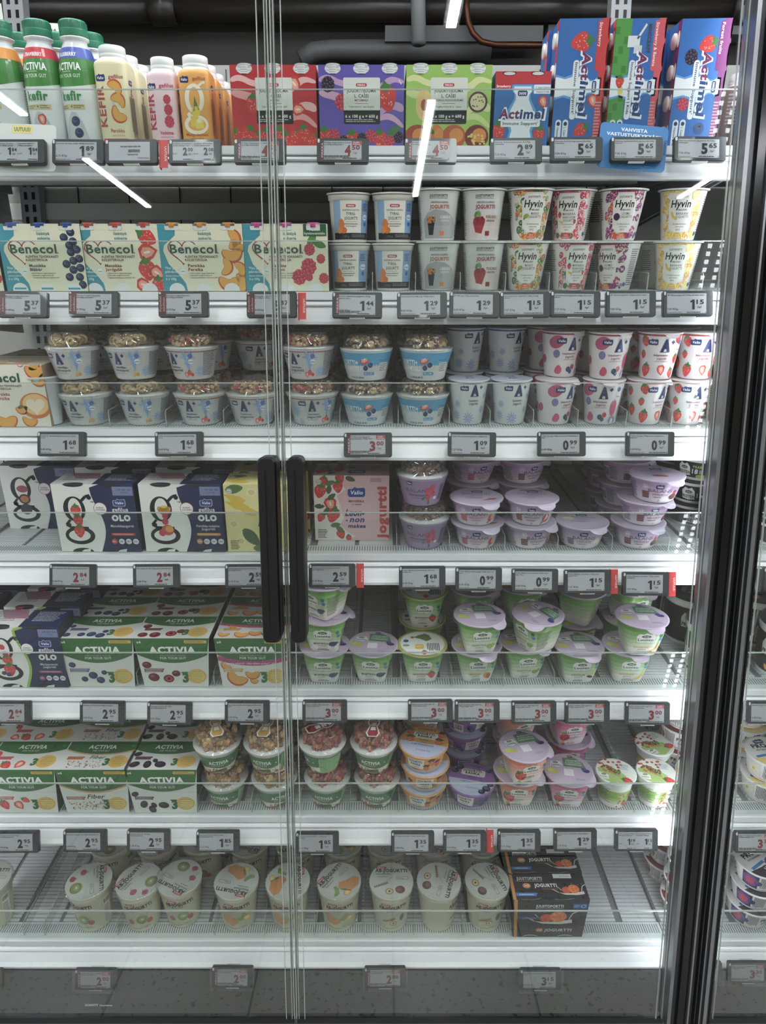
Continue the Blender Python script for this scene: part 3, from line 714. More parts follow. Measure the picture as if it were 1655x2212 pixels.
for i, row in enumerate(TAGS):
    for a, e, y, s in row: tag(i, a, e, y, s, hgt=.037 if i == 0 else .0405)
RT = [(2,1621,1724,936,T('0','99','Valio vanukas 150g','','6,60 €/kg')),(3,1545,1640,1228,T('0','99','Arla Protein 200g','','4,95 €/kg')),(3,1648,1745,1226,T('0','99','Arla Protein 200g','','4,95 €/kg')),
 (4,1510,1600,1513,T('4','98','Arla Protein','','4,98 €/kg')),(4,1613,1708,1513,T('4','98','Arla Protein rahka','','4,98 €/kg')),(5,1492,1578,1791,T('3','30','Valio Profeel','rahka',f='rk',sub='3 kpl')),(5,1585,1678,1792,T('3','30','Valio Profeel prot rahka','175g vanilja lto',f='rk',sub='3 kpl')),
 (6,1470,1556,2073,T('3','30','Valio Profeel','',f='rk',sub='3 kpl')),(6,1570,1660,2073,T('3','30','Valio Profeel proteiinirahka','175g kuningatar',f='rk',sub='3 kpl'))]
for i, a, e, y, s in RT: tag(i, a, e, y, s)
# card signs tucked behind tags
def sign(px, py, w, h, mat, col, art, label, ry=0, Y=TAGY+.006):
    c = at(px, py, Y); m = M(mat); m.rbox(-w/2, 0, -h/2, w/2, .0012, h/2, .006, col)
    stamp(m, art, flat((0, 0, 0), (1, 0, 0), (0, 0, 1)))
    return thing('shelf_sign', label, 'sign', Matrix.Translation(c) @ Matrix.Rotation(rad(-8), 4, 'X') @ Matrix.Rotation(rad(ry), 4, 'Y'), me=m.mesh('m'))
A = Art(); A.text('VAHVISTA', 0, 23, 5.2, 'f2f7fb', 2, 41, b=1.8); A.text("VASTUSTUSKYKYÄSI!", 0, 15.4, 4.8, 'f2f7fb', 2, 84, b=1.8)
A.text('Actimel', -46.5, -14, 4, '17316b', 2, 22, al=-1, b=1.5, rot=90); A.text('Danone', 48, 14, 4, '17316b', 2, 22, al=-1, b=1.5, rot=-90); A.lines(-34, -31, 38, -26.5, 2, '7fb4dd', 2)
sign(1367, 318, .105, .068, 'card', '2f7fc4', A, 'bright blue card sign with white lettering behind a price tag', ry=5)
A = Art(); A.rect(-16, 21, 16, 33, 'e6d07c', 1, r=2); A.text('UUTUUS!', 0, 24, 6, '3a7c3a', 2, 25, b=1.8); A.text('ACTIVIA', 0, -29, 4, '3c4a40', 2, 21, b=.8)
sign(48, 318, .104, .070, 'card', 'd2d3d0', A, 'pale sign with yellow patch behind the leftmost price tag', ry=2)

# ================================================================ products
def art(): return Art()
P = {}
def proto(key, name, cat, desc, parts, group):
    parts = [p for p in parts if p[0] != 'inner_cup']
    hw = max([abs(v.co.x) for p in parts for v in p[1].vertices if v.co.z < .030] or [.03])
    P[key] = dict(name=name, cat=cat, desc=desc, parts=parts, group=group, hw=hw)
def place(key, row, px=None, d=.05, h=0, rot=0, tx=0, ty=0, x=None, desc=None, dx=0, lr=0):
    p = P[key]; xx = x if x is not None else xat(row, px, d, h) + dx
    mw = FR[row] @ Matrix.Translation((xx, d, h + .0002)) @ Matrix.Rotation(rad(tx), 4, 'X') @ Matrix.Rotation(rad(ty), 4, 'Y') @ Matrix.Rotation(rad(rot), 4, 'Z')
    o = thing(p['name'], '', p['cat'], mw, p['group'])
    for pn, me, subs in p['parts']:
        q = part(pn, me, o)
        if lr and pn == 'foil_seal': q.rotation_euler.z = rad(lr)
        for sn, sm_ in subs: part(sn, sm_, q)
    REG.append(dict(o=o, d=desc or p['desc'], row=row, x=xx, dd=d, h=h, kind='item', hw=p['hw']))
    return o

def foil_lid(r, H, col, A=None, tab=None, rim='f2f2f2', k=None, bulge=.0006):
    m = M('foil'); n = 40
    m.lathe([(r*.995, H-.0022), (r, H-.0008), (r, H), (r*.93, H+.0003), (r*.9, H-.0002), (r*.5, H+bulge), (0.0005, H+bulge)], n, col, capb=False)
    if tab is not None:
        a = rad(tab); pts = []
        for i in range(7):
            t = -1 + 2*i/6; rr = r*(1.0 + .17*(1 - t*t)**.7) if abs(t) < 1 else r
            aa = a + t*.42; pts.append((rr*math.sin(aa), -rr*math.cos(aa), H - .0004 - .007*(rr/r - 1)/.17))
        inn = [(r*.96*math.sin(a + t*.42), -r*.96*math.cos(a + t*.42), H+.0003) for t in (1, .5, 0, -.5, -1)]
        m.add(pts + inn, [tuple(range(12))], col)
    if A:
        prof_h = lambda x, y: H + bulge*max(0, 1 - math.hypot(x, y)/(r*900)) + .0002
        stamp(m, A, lambda x, y, z: (x/1000, y/1000, prof_h(x, y) + LZ*z + .0002), su=12, sv=12)
    return m.mesh('lid')
def round_body(prof, col, A, n=44, k=None, cfun=None, mat='plastic', su=4.5, sv=0, rim=None, rref=None):
    m = M(mat); m.lathe(prof, n, col, k=k, cfun=cfun)
    if rim:
        r, H = rim; m.lathe([(r-.003, H-.0022), (r, H-.0022), (r, H-.0008), (r-.003, H-.0008)], n, 'f4f4f4', capb=False)
    if A: stamp(m, A, wrap(prof, rref=rref, k=k), su=su, sv=sv, box=(-400, .4, 400, prof[-1][1]*1000))
    return m.mesh('body')
def blobs(r, z0, h, n, cols, s=.004, seed=1, ring=False, flatness=.7):
    q = random.Random(seed); m = M('food')
    for i in range(n):
        a = q.random()*6.283; rr = r*math.sqrt(q.random()); z = z0 + h*(q.random()**1.3)*(1 - .25*(rr/r)); x, y = rr*math.cos(a), rr*math.sin(a); c = q.choice(cols)
        if ring:
            R0, r0 = .0052, .0024; t = Matrix.Rotation(q.random()*3, 3, 'X') @ Matrix.Rotation(q.random()*3, 3, 'Z'); vs = []
            for u in range(9):
                for w in range(5):
                    A_, B_ = u*2*math.pi/9, w*2*math.pi/5; v = t @ Vector(((R0+r0*math.cos(B_))*math.cos(A_), (R0+r0*math.cos(B_))*math.sin(A_), r0*math.sin(B_))); vs.append((x*.9+v.x, y*.9+v.y, z+v.z))
            m.add(vs, [(u*5+w, u*5+(w+1) % 5, ((u+1) % 9)*5+(w+1) % 5, ((u+1) % 9)*5+w) for u in range(9) for w in range(5)], c, True)
        else:
            t = Matrix.Rotation(q.random()*3, 3, 'X') @ Matrix.Rotation(q.random()*3, 3, 'Y'); vs = []
            ss = s*(.6+.8*q.random()); g = (1+5**.5)/2
            for v in ((-1,g,0),(1,g,0),(-1,-g,0),(1,-g,0),(0,-1,g),(0,1,g),(0,-1,-g),(0,1,-g),(g,0,-1),(g,0,1),(-g,0,-1),(-g,0,1)):
                w = t @ Vector((v[0]*ss*.5, v[1]*ss*.5*flatness, v[2]*ss*.35)); vs.append((x+w.x, y+w.y, z+w.z))
            m.add(vs, [(0,11,5),(0,5,1),(0,1,7),(0,7,10),(0,10,11),(1,5,9),(5,11,4),(11,10,2),(10,7,6),(7,1,8),(3,9,4),(3,4,2),(3,2,6),(3,6,8),(3,8,9),(4,9,5),(2,4,11),(6,2,10),(8,6,7),(9,8,1)], c)
    return m.mesh('topping')
def dome(rim, r, H, dh, A=None):
    m = M('clear_plastic'); m.lathe([(rim, H-.003), (rim, H+.0004), (rim*.985, H+.0012), (r, H+.0012), (r*.97, H+dh*.8), (r*.93, H+dh), (r*.85, H+dh+.0004), (.0005, H+dh+.0004)], 40, capb=False)
    if A: m.use('card'); stamp(m, A, lambda x, y, z: (x/1000, y/1000, H+dh-.0006 + LZ*z))
    return m.mesh('dome')

def tall(parts, s):
    for _, me, _s in parts: me.transform(Matrix.Diagonal((1, 1, s, 1)))
    return parts
# ---- printed helpers
NAVY, GRN = '1f2f66', '2f6a2e'
def flower(A, x, y, k, c='7d9cc9', z=2, n=11):
    for i in range(n):
        a = i*360/n; A.ell(x + k*.3*math.cos(rad(a)), y + k*.3*math.sin(rad(a)), k*.24, k*.055, c, z, 7, rot=a)
    return A.ell(x, y, k*.07, k*.07, 'b3c6e2', z+1, 7)
def bigA(A, x, y, h, plus=True):
    A.text('A', x, y, h, NAVY, 5, h*.95, b=4.5); 
    if plus: A.rect(x+h*.5, y+h*.72, x+h*.86, y+h*.84, NAVY, 5); A.rect(x+h*.62, y+h*.6, x+h*.74, y+h*.96, NAVY, 5)
    return A.rect(x-h*.5, y-h*.14, x+h*.4, y-h*.08, NAVY, 5)

# ---- drink bottles: green-capped
def kefir_bottle(key, flav, word, colr, desc):
    prof = [(.024,0),(.0290,.004),(.0295,.03),(.0298,.075),(.0292,.098),(.0265,.114),(.0225,.126),(.0190,.132),(.0178,.134)]
    A = art()
    A.poly([(-92,92)] + [(u, 84 - 7*math.cos(u/29)) for u in range(-92, 93, 8)] + [(92,92),(92,118),(-92,118)], '3f8a34', 1)
    A.rect(-92, 112.5, 92, 127, colr, 2)
    A.text(word, 0, 115.5, 5, 'ffffff', 4, 34, b=1.6); A.text('ACTIVIA', 0, 98, 9.5, 'ffffff', 4, 42, b=1.4); A.lines(-9, 95, 9, 96.6, 1, 'cfe3c8')
    A.text('FOR YOUR GUT', 0, 88.5, 4.6, 'eaf3e6', 4, 38, b=.5)
    A.text('kefir', 0, 60, 12, '2f8a3c', 4, 34, b=1.8)
    A.rect(-22, 48, 20, 55, 'dcca94', 2); A.text('+', 0, 49.5, 5, '5a6a3a', 4, b=1.5); A.lines(-20, 49, -3, 54, 2, '7a7a52'); A.lines(3, 49, 19, 54, 2, '7a7a52')
    A.poly([(-20,2),(-16,20),(-10,36),(-2,46),(6,44),(14,32),(20,14),(24,2)], 'c4c6c8', 2)
    if flav == 's': A.strawcut(4, 35, 15, 10, 4); A.straw(6, 20, 16, 190, 4)
    elif flav == 'b': A.blue(3, 33, 14, z=4); A.blue(6, 18, 14, z=4)
    else: A.poly([(-14,34),(-4,40),(8,26),(14,8),(2,10),(-10,22)], 'd6a23a', 4)
    A.lines(58, 6, 84, 108, 32, '8fbf8f', 3); A.lines(-20, 3, 22, 8, 3, '9ab89a'); A.vlines(-30, 8, -24, 34, 3, '8a8c8e')
    body = M('plastic'); body.lathe(prof, 44, 'e4e6e8'); stamp(body, A, wrap(prof, .0292*1000), su=4.5, sv=5)
    body.lathe([(.0178,.134),(.0178,.138),(.0212,.1392),(.0212,.1412),(.0175,.1424),(.0175,.146)], 36, 'f0f1f2', capb=False)
    cap = M('plastic'); cap.lathe([(.0200,.1425),(.0205,.144),(.0207,.150),(.0207,.1502),(.0203,.1508),(.0205,.1515),(.0200,.1605),(.0185,.1625),(.0005,.1628)], 36, '2b8a68', capb=False)
    for i in range(60):
        a = i*2*math.pi/60; cap.box(.0204*math.sin(a)-.0003, -.0204*math.cos(a)-.0003, .152, .0204*math.sin(a)+.0003, -.0204*math.cos(a)+.0003, .160, '247a5b')
    proto(key, 'drink_bottle', 'bottle', desc, tall([('bottle_body', body.mesh('b'), []), ('cap', cap.mesh('c'), [])], 1.08), 'green capped drinking yogurt bottles')
kefir_bottle('kef_o', 'o', 'MANGO', 'f09a22', 'green-capped white bottle with orange neck band')
kefir_bottle('kef_s', 's', 'STRAWBERRY', 'd9283e', 'green-capped white bottle with red neck band')
kefir_bottle('kef_b', 'b', 'BLUEBERRY', '5566c0', 'green-capped white bottle with blue neck band')

def square_bottle(key, H, hw, base, A, desc):
    z1, z2 = H-.022, H-.016
    prof = [(hw*.94,0),(hw,.004),(hw,z1-.004),(hw*.97,z1),(hw*.9,z1+.003),(hw*.78,z2)]; k = [5,7,7,6,3.5,2]
    b = M('card'); b.lathe(prof, 48, base, k=k); b.use('plastic')
    b.lathe([(hw*.92,z1+.0022),(hw*.80,z2),(hw*.76,z2+.002)], 40, 'f3f3f2', k=[3.5,2.2,2], capb=False)
    b.use('card'); stamp(b, A, wrap(prof, hw*1000, k), su=4)
    c = M('plastic'); r = hw*.80; c.lathe([(r*.97,z2+.0005),(r,z2+.002),(r,z2+.005),(r*.97,z2+.0055),(r*.985,z2+.006),(r*.97,H-.001),(r*.9,H),(.0005,H+.0002)], 40, 'f1f1f0', capb=False)
    proto(key, 'drink_bottle', 'bottle', desc, tall([('bottle_body', b.mesh('b'), []), ('cap', c.mesh('c'), [])], 1.09), 'white capped carton bottles on the top shelf')
def kefA(c, fruit, name, H):
    A = art(); k = H/125
    A.text('KEFIR', -12, 26*k, 12, c, 4, 52*k, al=-1, b=1.5, rot=90); A.valio(-15, 88*k, 15); A.text('gefilus', 9, 87*k, 5, c, 4, 23, b=.8)
    fruit(A, k); A.text(name, 3, 19*k, 5, c, 4, 21, b=.7); A.text('LAKTOOSITON', 3, 14*k, 2, c, 4, 20); A.rect(-22, 6*k, 20, 11*k, c, 3, r=2); A.text('TUE VATSAN HYVINVOINTIA', -1, 7.2*k, 1.8, 'f3d8d0', 4, 36)
    A.vlines(29, 12*k, 48, 66*k, 9, '6a4a3a'); A.valio(37, 84*k, 12); A.text('g', 37, 70, 10, c, 4, b=1); return A
square_bottle('vk_peach', .130, .0255, 'eadfb2', kefA('b8424a', lambda A, k: (A.peach(6, 76*k, 22, 150, 4), A.peach(9, 60*k, 22, 160, 4), A.peach(8, 42*k, 24, -30, 4), A.ell(1, 56, 2, 6, 'c9ccd0', 3)), 'Persikka', 125), 'cream carton bottle with peach slices')
square_bottle('vk_rasp', .116, .0225, 'f2cfd8', kefA('c72a54', lambda A, k: (A.rasp(8, 70*k, 13, z=4), A.rasp(9, 55*k, 15, z=4), A.rasp(9, 38*k, 17, z=4)), 'Vadelma', 110), 'pink carton bottle with raspberries')
A = art(); A.valio(-14, 86, 14); A.text('gefilus', 9, 85, 4.5, 'b8484a', 4, 20, b=.6); A.ell(0, 62, 15, 19, 'f4ead6', 2, 24); A.ell(0, 62, 8.5, 14.5, 'eea743', 3, 20)
A.line([(8, 78), (14, 82), (18, 82)], 3, 'f4ead6', 3); A.ell(0, 29, 19, 12.5, 'f4ead6', 2, 24); A.ell(1, 29, 14, 8, 'eea743', 3, 20); A.line([(-8, 44), (-12, 40), (4, 38)], 5, 'f4ead6', 2)
A.poly([(-3,46),(0,66),(6,48)], '4f8a3c', 5); A.ell(1, 46, 7, 6.5, 'e9c62a', 5); A.rect(-8, 26, 4, 40, 'e9c42e', 5); A.rect(-1, 24, 11, 34, 'efd04a', 6); A.ell(5, 34, 4, 3, 'f3e3b0', 7)
A.text('Mango-banaani', 0, 14.5, 3.6, 'a8442e', 4, 34, b=.8); A.text('smoothie', 0, 9.5, 3.6, 'a8442e', 4, 20, b=.8); A.text('LAKTOOSITON', 0, 5, 1.8, 'a8442e', 4, 18)
A.vlines(28, 10, 46, 62, 9, 'a05a24'); A.valio(36, 78, 11); A.text('g', 36, 65, 8, 'b8484a', 4, b=1)
square_bottle('vk_mango', .118, .0250, 'eea743', A, 'orange carton bottle with mango pieces')
square_bottle('choco', .112, .029, '7a5b54', art().lines(-22, 40, 22, 84, 9, 'b9a49c').text('2,5 dl', 0, 10, 4, 'c9b8b0', 4, 16), 'brown carton bottle with pale cap')

# ---- gable-top carton on the top shelf
g = M('card'); w = .036; g.box(-w, -w, 0, w, w, .165, 'dfe3cf'); g.add([(-w,-w,.165),(w,-w,.165),(w,w,.165),(-w,w,.165),(-w,0,.205),(w,0,.205)], [(0,1,5,4),(2,3,4,5),(0,4,3),(1,2,5)], 'c4cf9e')
g.box(-w, -.0015, .204, w, .0015, .224, 'e6e7e2'); A = art(); A.text('04.26', 4, 7, 5, '77786f', 2, 26, b=.5); A.rect(-30, 60, 30, 90, 'a9b98a'); stamp(g, A, flat((0, -.0016, .204), (1, 0, 0), (0, 0, 1)))
A = art(); A.lines(-30, 30, 30, 150, 12, '9aa88a'); stamp(g, A, flat((0, -w, 0), (1, 0, 0), (0, 0, 1)))
proto('gable', 'milk_carton', 'carton', 'pale green gable-top carton', [('carton_body', g.mesh('g'), [])], 'gable-top cartons')

# ---- cardboard multipacks
def pack(w_bot, w_top, H, dp, cols, fa=None, ta=None, ra=None, la=None, dp_top=None):
    m = M('card'); a, b = w_bot/2, w_top/2
    v = [(-a,0,0),(a,0,0),(a,dp,0),(-a,dp,0),(-b,0,H),(b,0,H),(b,dp,H),(-b,dp,H)]
    f, t, s = cols
    m.add(v, [(0,1,5,4)], f); m.add(v, [(4,5,6,7)], t); m.add(v, [(1,2,6,5),(3,0,4,7)], s); m.add(v, [(0,3,2,1),(2,3,7,6)], 'b9aa94')
    sl = (b-a)/(H*1000)
    if fa: stamp(m, fa, lambda x, y, z: (x/1000*(1 + (b/a-1)*y/1000/H), -LZ*z-.0001, y/1000), box=(-a*1000, .3, a*1000, H*1000))
    if ta: stamp(m, ta, flat((0, 0, H), (1, 0, 0), (0, 1, 0)), box=(-b*1000, 0, b*1000, dp*1000))
    if ra: stamp(m, ra, flat((b, 0, 0), (0, 1, 0), (0, 0, 1)), box=(0, .3, dp*1000, H*1000))
    if la: stamp(m, la, flat((-b, 0, 0), (0, -1, 0), (0, 0, 1)))
    return m
def caps(xs, y, z, r, h, col, rim='f0f0f0', pos='front'):
    res = []
    for x in xs:
        m = M('plastic'); m.lathe([(r*.9, -.012), (r*.9, 0), (r, .001), (r, h*.45), (r*.96, h*.5)], 24, rim, capb=True); m.lathe([(r*.97, h*.5), (r*.97, h*.95), (r*.85, h), (.0005, h)], 24, col, capb=False)
        res.append(('bottle_cap', m.mesh('cap', Matrix.Translation((x, y, z))), []))
    return res
# 6-packs of drinking yogurt with three caps in the top edge
def six(key, base, A, desc, wave=''):
    W = 66.5
    B = art()
    for x in (-44, 0, 44):
        pass
    m = pack(.1325, .1325, .112, .088, (base, base, base), fa=A)
    for x in (-.044, 0, .044):
        m.use('plastic'); m.lathe([(.012, .100), (.0122, .1135)], 24, 'c9cacb', cx=x, cy=.0105)
        for q in range(4): m.lathe([(.0124, .1005+q*.003), (.0124, .1018+q*.003)], 24, 'f1f1f1', cx=x, cy=.0105, capb=False)
        m.lathe([(.0124, .1135), (.0110, .1142), (.0005, .1142)], 24, 'f3f3f3', cx=x, cy=.0105, capb=False)
    proto(key, 'drink_multipack', 'multipack', desc, [('carton_sleeve', m.mesh('s'), [])] + caps((-.044, 0, .044), .066, .110, .0115, .0045, 'f3f3f3'), 'six-packs of drinking yogurt')
def six_art(flv, flv2, sub, base, wv, wv2, fr):
    A = art()
    for x in (-44, 0, 44): A.ell(x, 107, 12.4, 7.2, 'e4e5e5', 2, 20); A.ell(x, 110, 11, 3.2, 'c4c5c6', 3, 14); A.rect(x-12, 104.4, x+12, 105.2, 'b2b3b4', 3)
    A.poly([(-66,96),(-50,100),(-30,90),(-8,92),(8,82),(30,86),(44,98),(66,92),(66,86),(48,90),(34,76),(12,74),(-8,84),(-32,82),(-52,92),(-66,88)], wv, 1, 2)
    A.poly([(-66,70),(-40,64),(-20,56),(-10,62),(-30,74),(-66,80)], wv2, 1, 2); A.poly([(66,60),(44,64),(24,50),(28,42),(46,54),(66,46)], wv, 1, 2); A.poly([(20,34),(44,40),(66,24),(66,32),(46,48),(26,44)], wv2, 1, 2)
    fr(A)
    A.rect(-28, 50, 29, 95, 'dcdcd4', 4, r=2); A.rect(-28, 32, 29, 50, '26272a', 4, r=2); A.rect(-28, 46, 29, 51, '26272a', 4)
    A.pirkka(0, 85, 17, 5); A.text('JOGURTTIJUOMA', 0, 75, 5, '33343a', 5, 45, b=1); A.text('L. CASEI', 0, 68, 4.8, '33343a', 5, 22, b=1); A.text(flv, 0, 63, 3, '33343a', 5, len(flv)*2.1, b=.8)
    A.rect(-10, 59.8, 11, 60.4, 'b83242', 5); A.text(sub, 0, 54.5, 2.6, '33343a', 5, 40, b=.4); A.text('6 x 100 g e = 600 g', 0, 40.5, 4.4, 'f0f0ee', 5, 51, b=.8); A.lines(-25, 34, 26, 39, 2, 'b8b8b8', 5)
    return A
def fr_red(A):
    A.straw(-33, 58, 24, 0, 2); A.strawcut(33, 86, 22, 40, 2); A.strawcut(38, 52, 20, 90, 2)
    for i in range(9): A.straw(-60 + i*15, 12 + 5*math.sin(i*2.1), 23, R.uniform(-40, 40), 2 + (i % 2)*2)
def fr_pur(A):
    A.blackb(-52, 86, 24, 2); A.rasp(-30, 62, 26, z=2); A.straw(40, 66, 34, 12, 2); A.line([(58, 92), (62, 86)], 1.5, 'f0dce8', 2)
    for i, q in enumerate('srbsbrsrb'):
        x = -58 + i*14.5; y = 13 + 5*math.sin(i*1.7)
        A.straw(x, y, 24, 10, 2) if q == 's' else A.rasp(x, y-2, 20, z=3) if q == 'r' else A.blackb(x, y-4, 18, 4)
    A.leaf(50, 22, 26, 30, '4b7a45', 5)
def fr_grn(A):
    A.ell(-38, 58, 13, 22, 'e7c07a', 2, 18); A.ell(-38, 58, 5, 8, 'b0602e', 3); A.ell(46, 62, 15, 14.5, '5c3648', 2, 18); A.ell(46, 62, 12, 11.5, 'ddd0a0', 3, 16)
    for i in range(12): A.ell(46 + 8*math.cos(i), 62 + 7*math.sin(i*1.3), 1.4, 1, '5b6a2c', 4, 6)
    for x, r, c in ((-48, 20, 'a9442e'), (-18, 12, 'cf7436'), (10, 19, 'c0562e'), (46, 19, '7e3030')): A.ell(x, 14, r, 17, c, 2, 20); A.ell(x+4, 16, r*.6, 10, 'dd8a3a', 3, 16)
    for i in range(20): A.ell(46 + R.uniform(-13, 13), 10 + R.uniform(-8, 8), 2, 1.5, 'e3cb66', 4, 6)
    A.leaf(-30, 24, 22, -30, '3f6a34', 4)
six('six_red', 'c4202c', six_art('MANSIKKA', '', 'Yoghurtdryck L. casei jordgubb', 'c4202c', 'eeb6b4', 'e79a9a', fr_red), 'red six-pack carton with strawberries', '')
six('six_pur', '6554b4', six_art('METSÄMARJA', '', 'Yoghurtdryck L. casei skogsbär', '6554b4', 'c79ac8', 'd6a2c4', fr_pur), 'purple six-pack carton with berries', '')
six('six_grn', '9cc552', six_art('PERSIKKA-PASSIOHEDELMÄ', '', 'Yoghurtdryck L. casei', '9cc552', 'dcdc9a', 'cfd98a', fr_grn), 'lime green six-pack carton with peaches', '')

# ---- small blue drink packs (four bottles, and eight standing on end)
def bottle_glyph(A, x, y, k, z=2, t=1):
    p = [(a*t, b) for a, b in [(-.22,.5),(.22,.5),(.24,.42),(.17,.36),(.17,.28),(.3,.1),(.3,-.1),(.24,-.24),(.3,-.4),(.3,-.5),(-.3,-.5),(-.3,-.4),(-.24,-.24),(-.3,-.1),(-.3,.1),(-.17,.28),(-.17,.36),(-.24,.42)]]
    A.poly([(x+a*k*1.15, y+b*k*1.03) for a, b in p], '5aa2e0', z); A.poly([(x+a*k*.92, y+b*k*.97) for a, b in p], 'e4e8ee', z+1)
    A.rect(x-k*.1, y+k*.33, x+k*.1, y+k*.42, '1f3572', z+2, r=k*.03); return A.text('DANONE', x, y+k*.352, k*.045, 'ffffff', z+3, k*.15, b=1)
A = art(); A.rect(-44, 78, 44, 94, 'c62a34', 1); bottle_glyph(A, 0, 38, 76, t=.85); A.rect(-43, 72.5, -17, 78, 'c62a34', 3); A.text('Strawberry', -30, 73.8, 3, 'ffffff', 4, 22, b=1.2)
A.rect(17, 66, 43.5, 77, 'e8ecf2', 4, r=1); A.text('L. Casei Cultures', 31, 72.5, 2.2, '24386e', 5, 22, b=.7); A.text('Vitamin D+B6', 31, 67.2, 2.2, '24386e', 5, 20, b=.7)
A.text('Actimel', 1, 34.5, 14, 'eef2f8', 6, 74, b=5.5, sl=.12); A.text('Act', -35.5, 35.6, 12, '7c2a5a', 8, 32, al=-1, b=2.2, sl=.12); A.text('imel', -3, 35.6, 12, '22407f', 8, 38, al=-1, b=2.2, sl=.12)
A.rect(-32, 25, 30, 34, 'e8ecf2', 6, r=3); A.text("Immune Support'", -1, 27.4, 4.2, '33415f', 8, 55, b=.8)
A.straw(-34, 19, 22, 10, 3); A.straw(29, 14, 20, -10, 3); A.strawcut(33, 56, 16, 30, 3)
for x in (-22, 22): A.ell(x, 91, 11, 3.6, '7c1a22', 2, 14); A.ell(x, 90.4, 9, 2, 'd8d8d8', 3, 12)
m = pack(.086, .086, .093, .07, ('2f6fb4', 'b8242e', '2a64a6'), fa=A)
proto('act4', 'drink_multipack', 'multipack', 'small blue four-pack with red top and strawberries', tall([('carton_sleeve', m.mesh('s'), [])] + caps((-.022, .022), .03, .0915, .011, .004, 'd84048'), 1.11), 'blue drink multipacks')
def eight(key, side, word, fr, kids=False, lft=None):
    A = art(); H, W = 163, 38
    A.rect(-W, 0, W, H, '2b6cb8', 0)
    if kids: A.rect(-W, 0, -14, H, '4c9a3e', 1); [A.rect(-W + (i*7) % 21, i*12, -W + (i*7) % 21 + 7, i*12+9, '3b8232', 2) for i in range(13)]
    A.rect(26, 0, W, H, side, 2)
    for i in range(5): A.ell(W-.5, 16+i*34, 2.2, 15, side, 2, 14)
    A.rect(20, 98, 28, H-2, side, 3, r=3.5); A.text(word, 25.5, 104, 4.6, 'f5dfe2', 5, min(len(word)*3.1, 52), al=-1, b=1.3, rot=90) if False else A.text(word, 22.2, 158, 4.4, 'f6e4e6', 5, min(len(word)*3.0, 54), al=-1, b=1.3, rot=-90)
    # lying bottle
    B = art(); bottle_glyph(B, 0, 0, 74, t=.62)
    A.grp(B, -12 + 6, 78, 1, -90, dz=0)
    A.text('Actimel', -1, 124, 15, 'eef2f8', 7, 86, al=-1, b=5.5, sl=.12, rot=-90); A.text('Act', .6, 122.8, 12.5, '7c2a5a', 9, 36, al=-1, b=2.2, sl=.12, rot=-90); A.text('imel', .6, 86, 12.5, '22407f', 9, 45, al=-1, b=2.2, sl=.12, rot=-90)
    A.rect(-12.5, 36, -3.5, 112, 'e8ecf2', 6, r=4); A.text("Immune Support" + (" | Kids" if kids else "'"), -9.8, 109, 4.4, '33415f', 8, 66, al=-1, b=.8, rot=-90)
    for x0, t in ((-33, 'Vitamina D+B6'), (-22, 'L. Casei Cultures')): A.rect(x0, -1, x0+9, 36, 'e3e8f0', 6, r=4); A.text(t, x0+2.5, 26, 3.4, '24386e', 8, 26, al=-1, b=.8, rot=-90); A.ell(x0+4.5, 30.5, 2.8, 2.8, '24386e', 8)
    fr(A)
    A.lines(26, 4, 36, 60, 14, 'd8a0a8', 4)
    L = art(); L.rect(-56, 0, 0, H, '2b6cb8', 0)
    L.rect(-16, 0, 0, H, side, 1)
    for i in range(4): L.ell(-6, 20 + i*40, 7, 13, '5c1a22', 2, 16); L.ell(-7, 20 + i*40, 5.5, 10.5, 'e9e9ea', 3, 16)
    m = pack(.076, .076, .163, .052, ('2b6cb8', '2458a0', side), fa=A)
    m.use('card'); stamp(m, L, flat((-.038, 0, 0), (0, -1, 0), (0, 0, 1)))
    m.add([(-.038, .008, .163), (.03, .008, .163), (.03, .05, .151), (-.038, .05, .151)], [(0, 1, 2, 3)], '3a78c0')
    cc = []
    for i in range(4):
        c = M('plastic'); c.lathe([(.0105, 0), (.0105, .003), (.009, .0042), (.0005, .0042)], 20, 'e9eaeb', capb=False)
        cc.append(('bottle_cap', c.mesh('c', Matrix.Translation((-.0382, .022, .02+.04*i)) @ Matrix.Rotation(rad(-90), 4, 'Y')), []))
    proto(key, 'drink_multipack', 'multipack', {'e_s': 'tall blue eight-pack with red stripe', 'e_k': 'tall blue and green eight-pack with red stripe', 'e_f': 'tall blue eight-pack with purple stripe'}[key], tall([('carton_sleeve', m.mesh('s'), [])] + cc, 1.055), 'blue drink multipacks')
eight('e_s', 'cf3038', 'Strawberry', lambda A: (A.straw(-4, 134, 28, -80, 3), A.strawcut(22, 60, 18, 20, 3), A.straw(6, 22, 20, -60, 3)))
def kidfr(A):   # plain white blocks instead of the licensed figure
    A.rect(-18, 128, 0, 142, 'dfe2e6', 4); A.line([(-4, 138), (8, 156)], 3, 'dfe2e6', 4); A.rect(-8, 120, 4, 130, 'cfd3d8', 5); A.rect(-2, 6, 10, 16, 'dfe2e6', 4)
    A.straw(-24, 84, 14, 0, 6); A.ell(-22, 74, 4, 6, 'e3c94a', 6); A.text('MINECRAFT', 11, 156, 5.4, '4a5058', 6, 36, al=-1, b=2.2, rot=-90)
eight('e_k', 'd8505c', 'Strawberry & Banana', kidfr, True)
eight('e_f', '7e2272', 'Forest fruits', lambda A: (A.straw(4, 131, 24, -70, 3), A.blackb(-18, 116, 22, 3), A.rasp(-21, 56, 19, z=7), A.blue(8, 24, 17, '31508f', 3)))

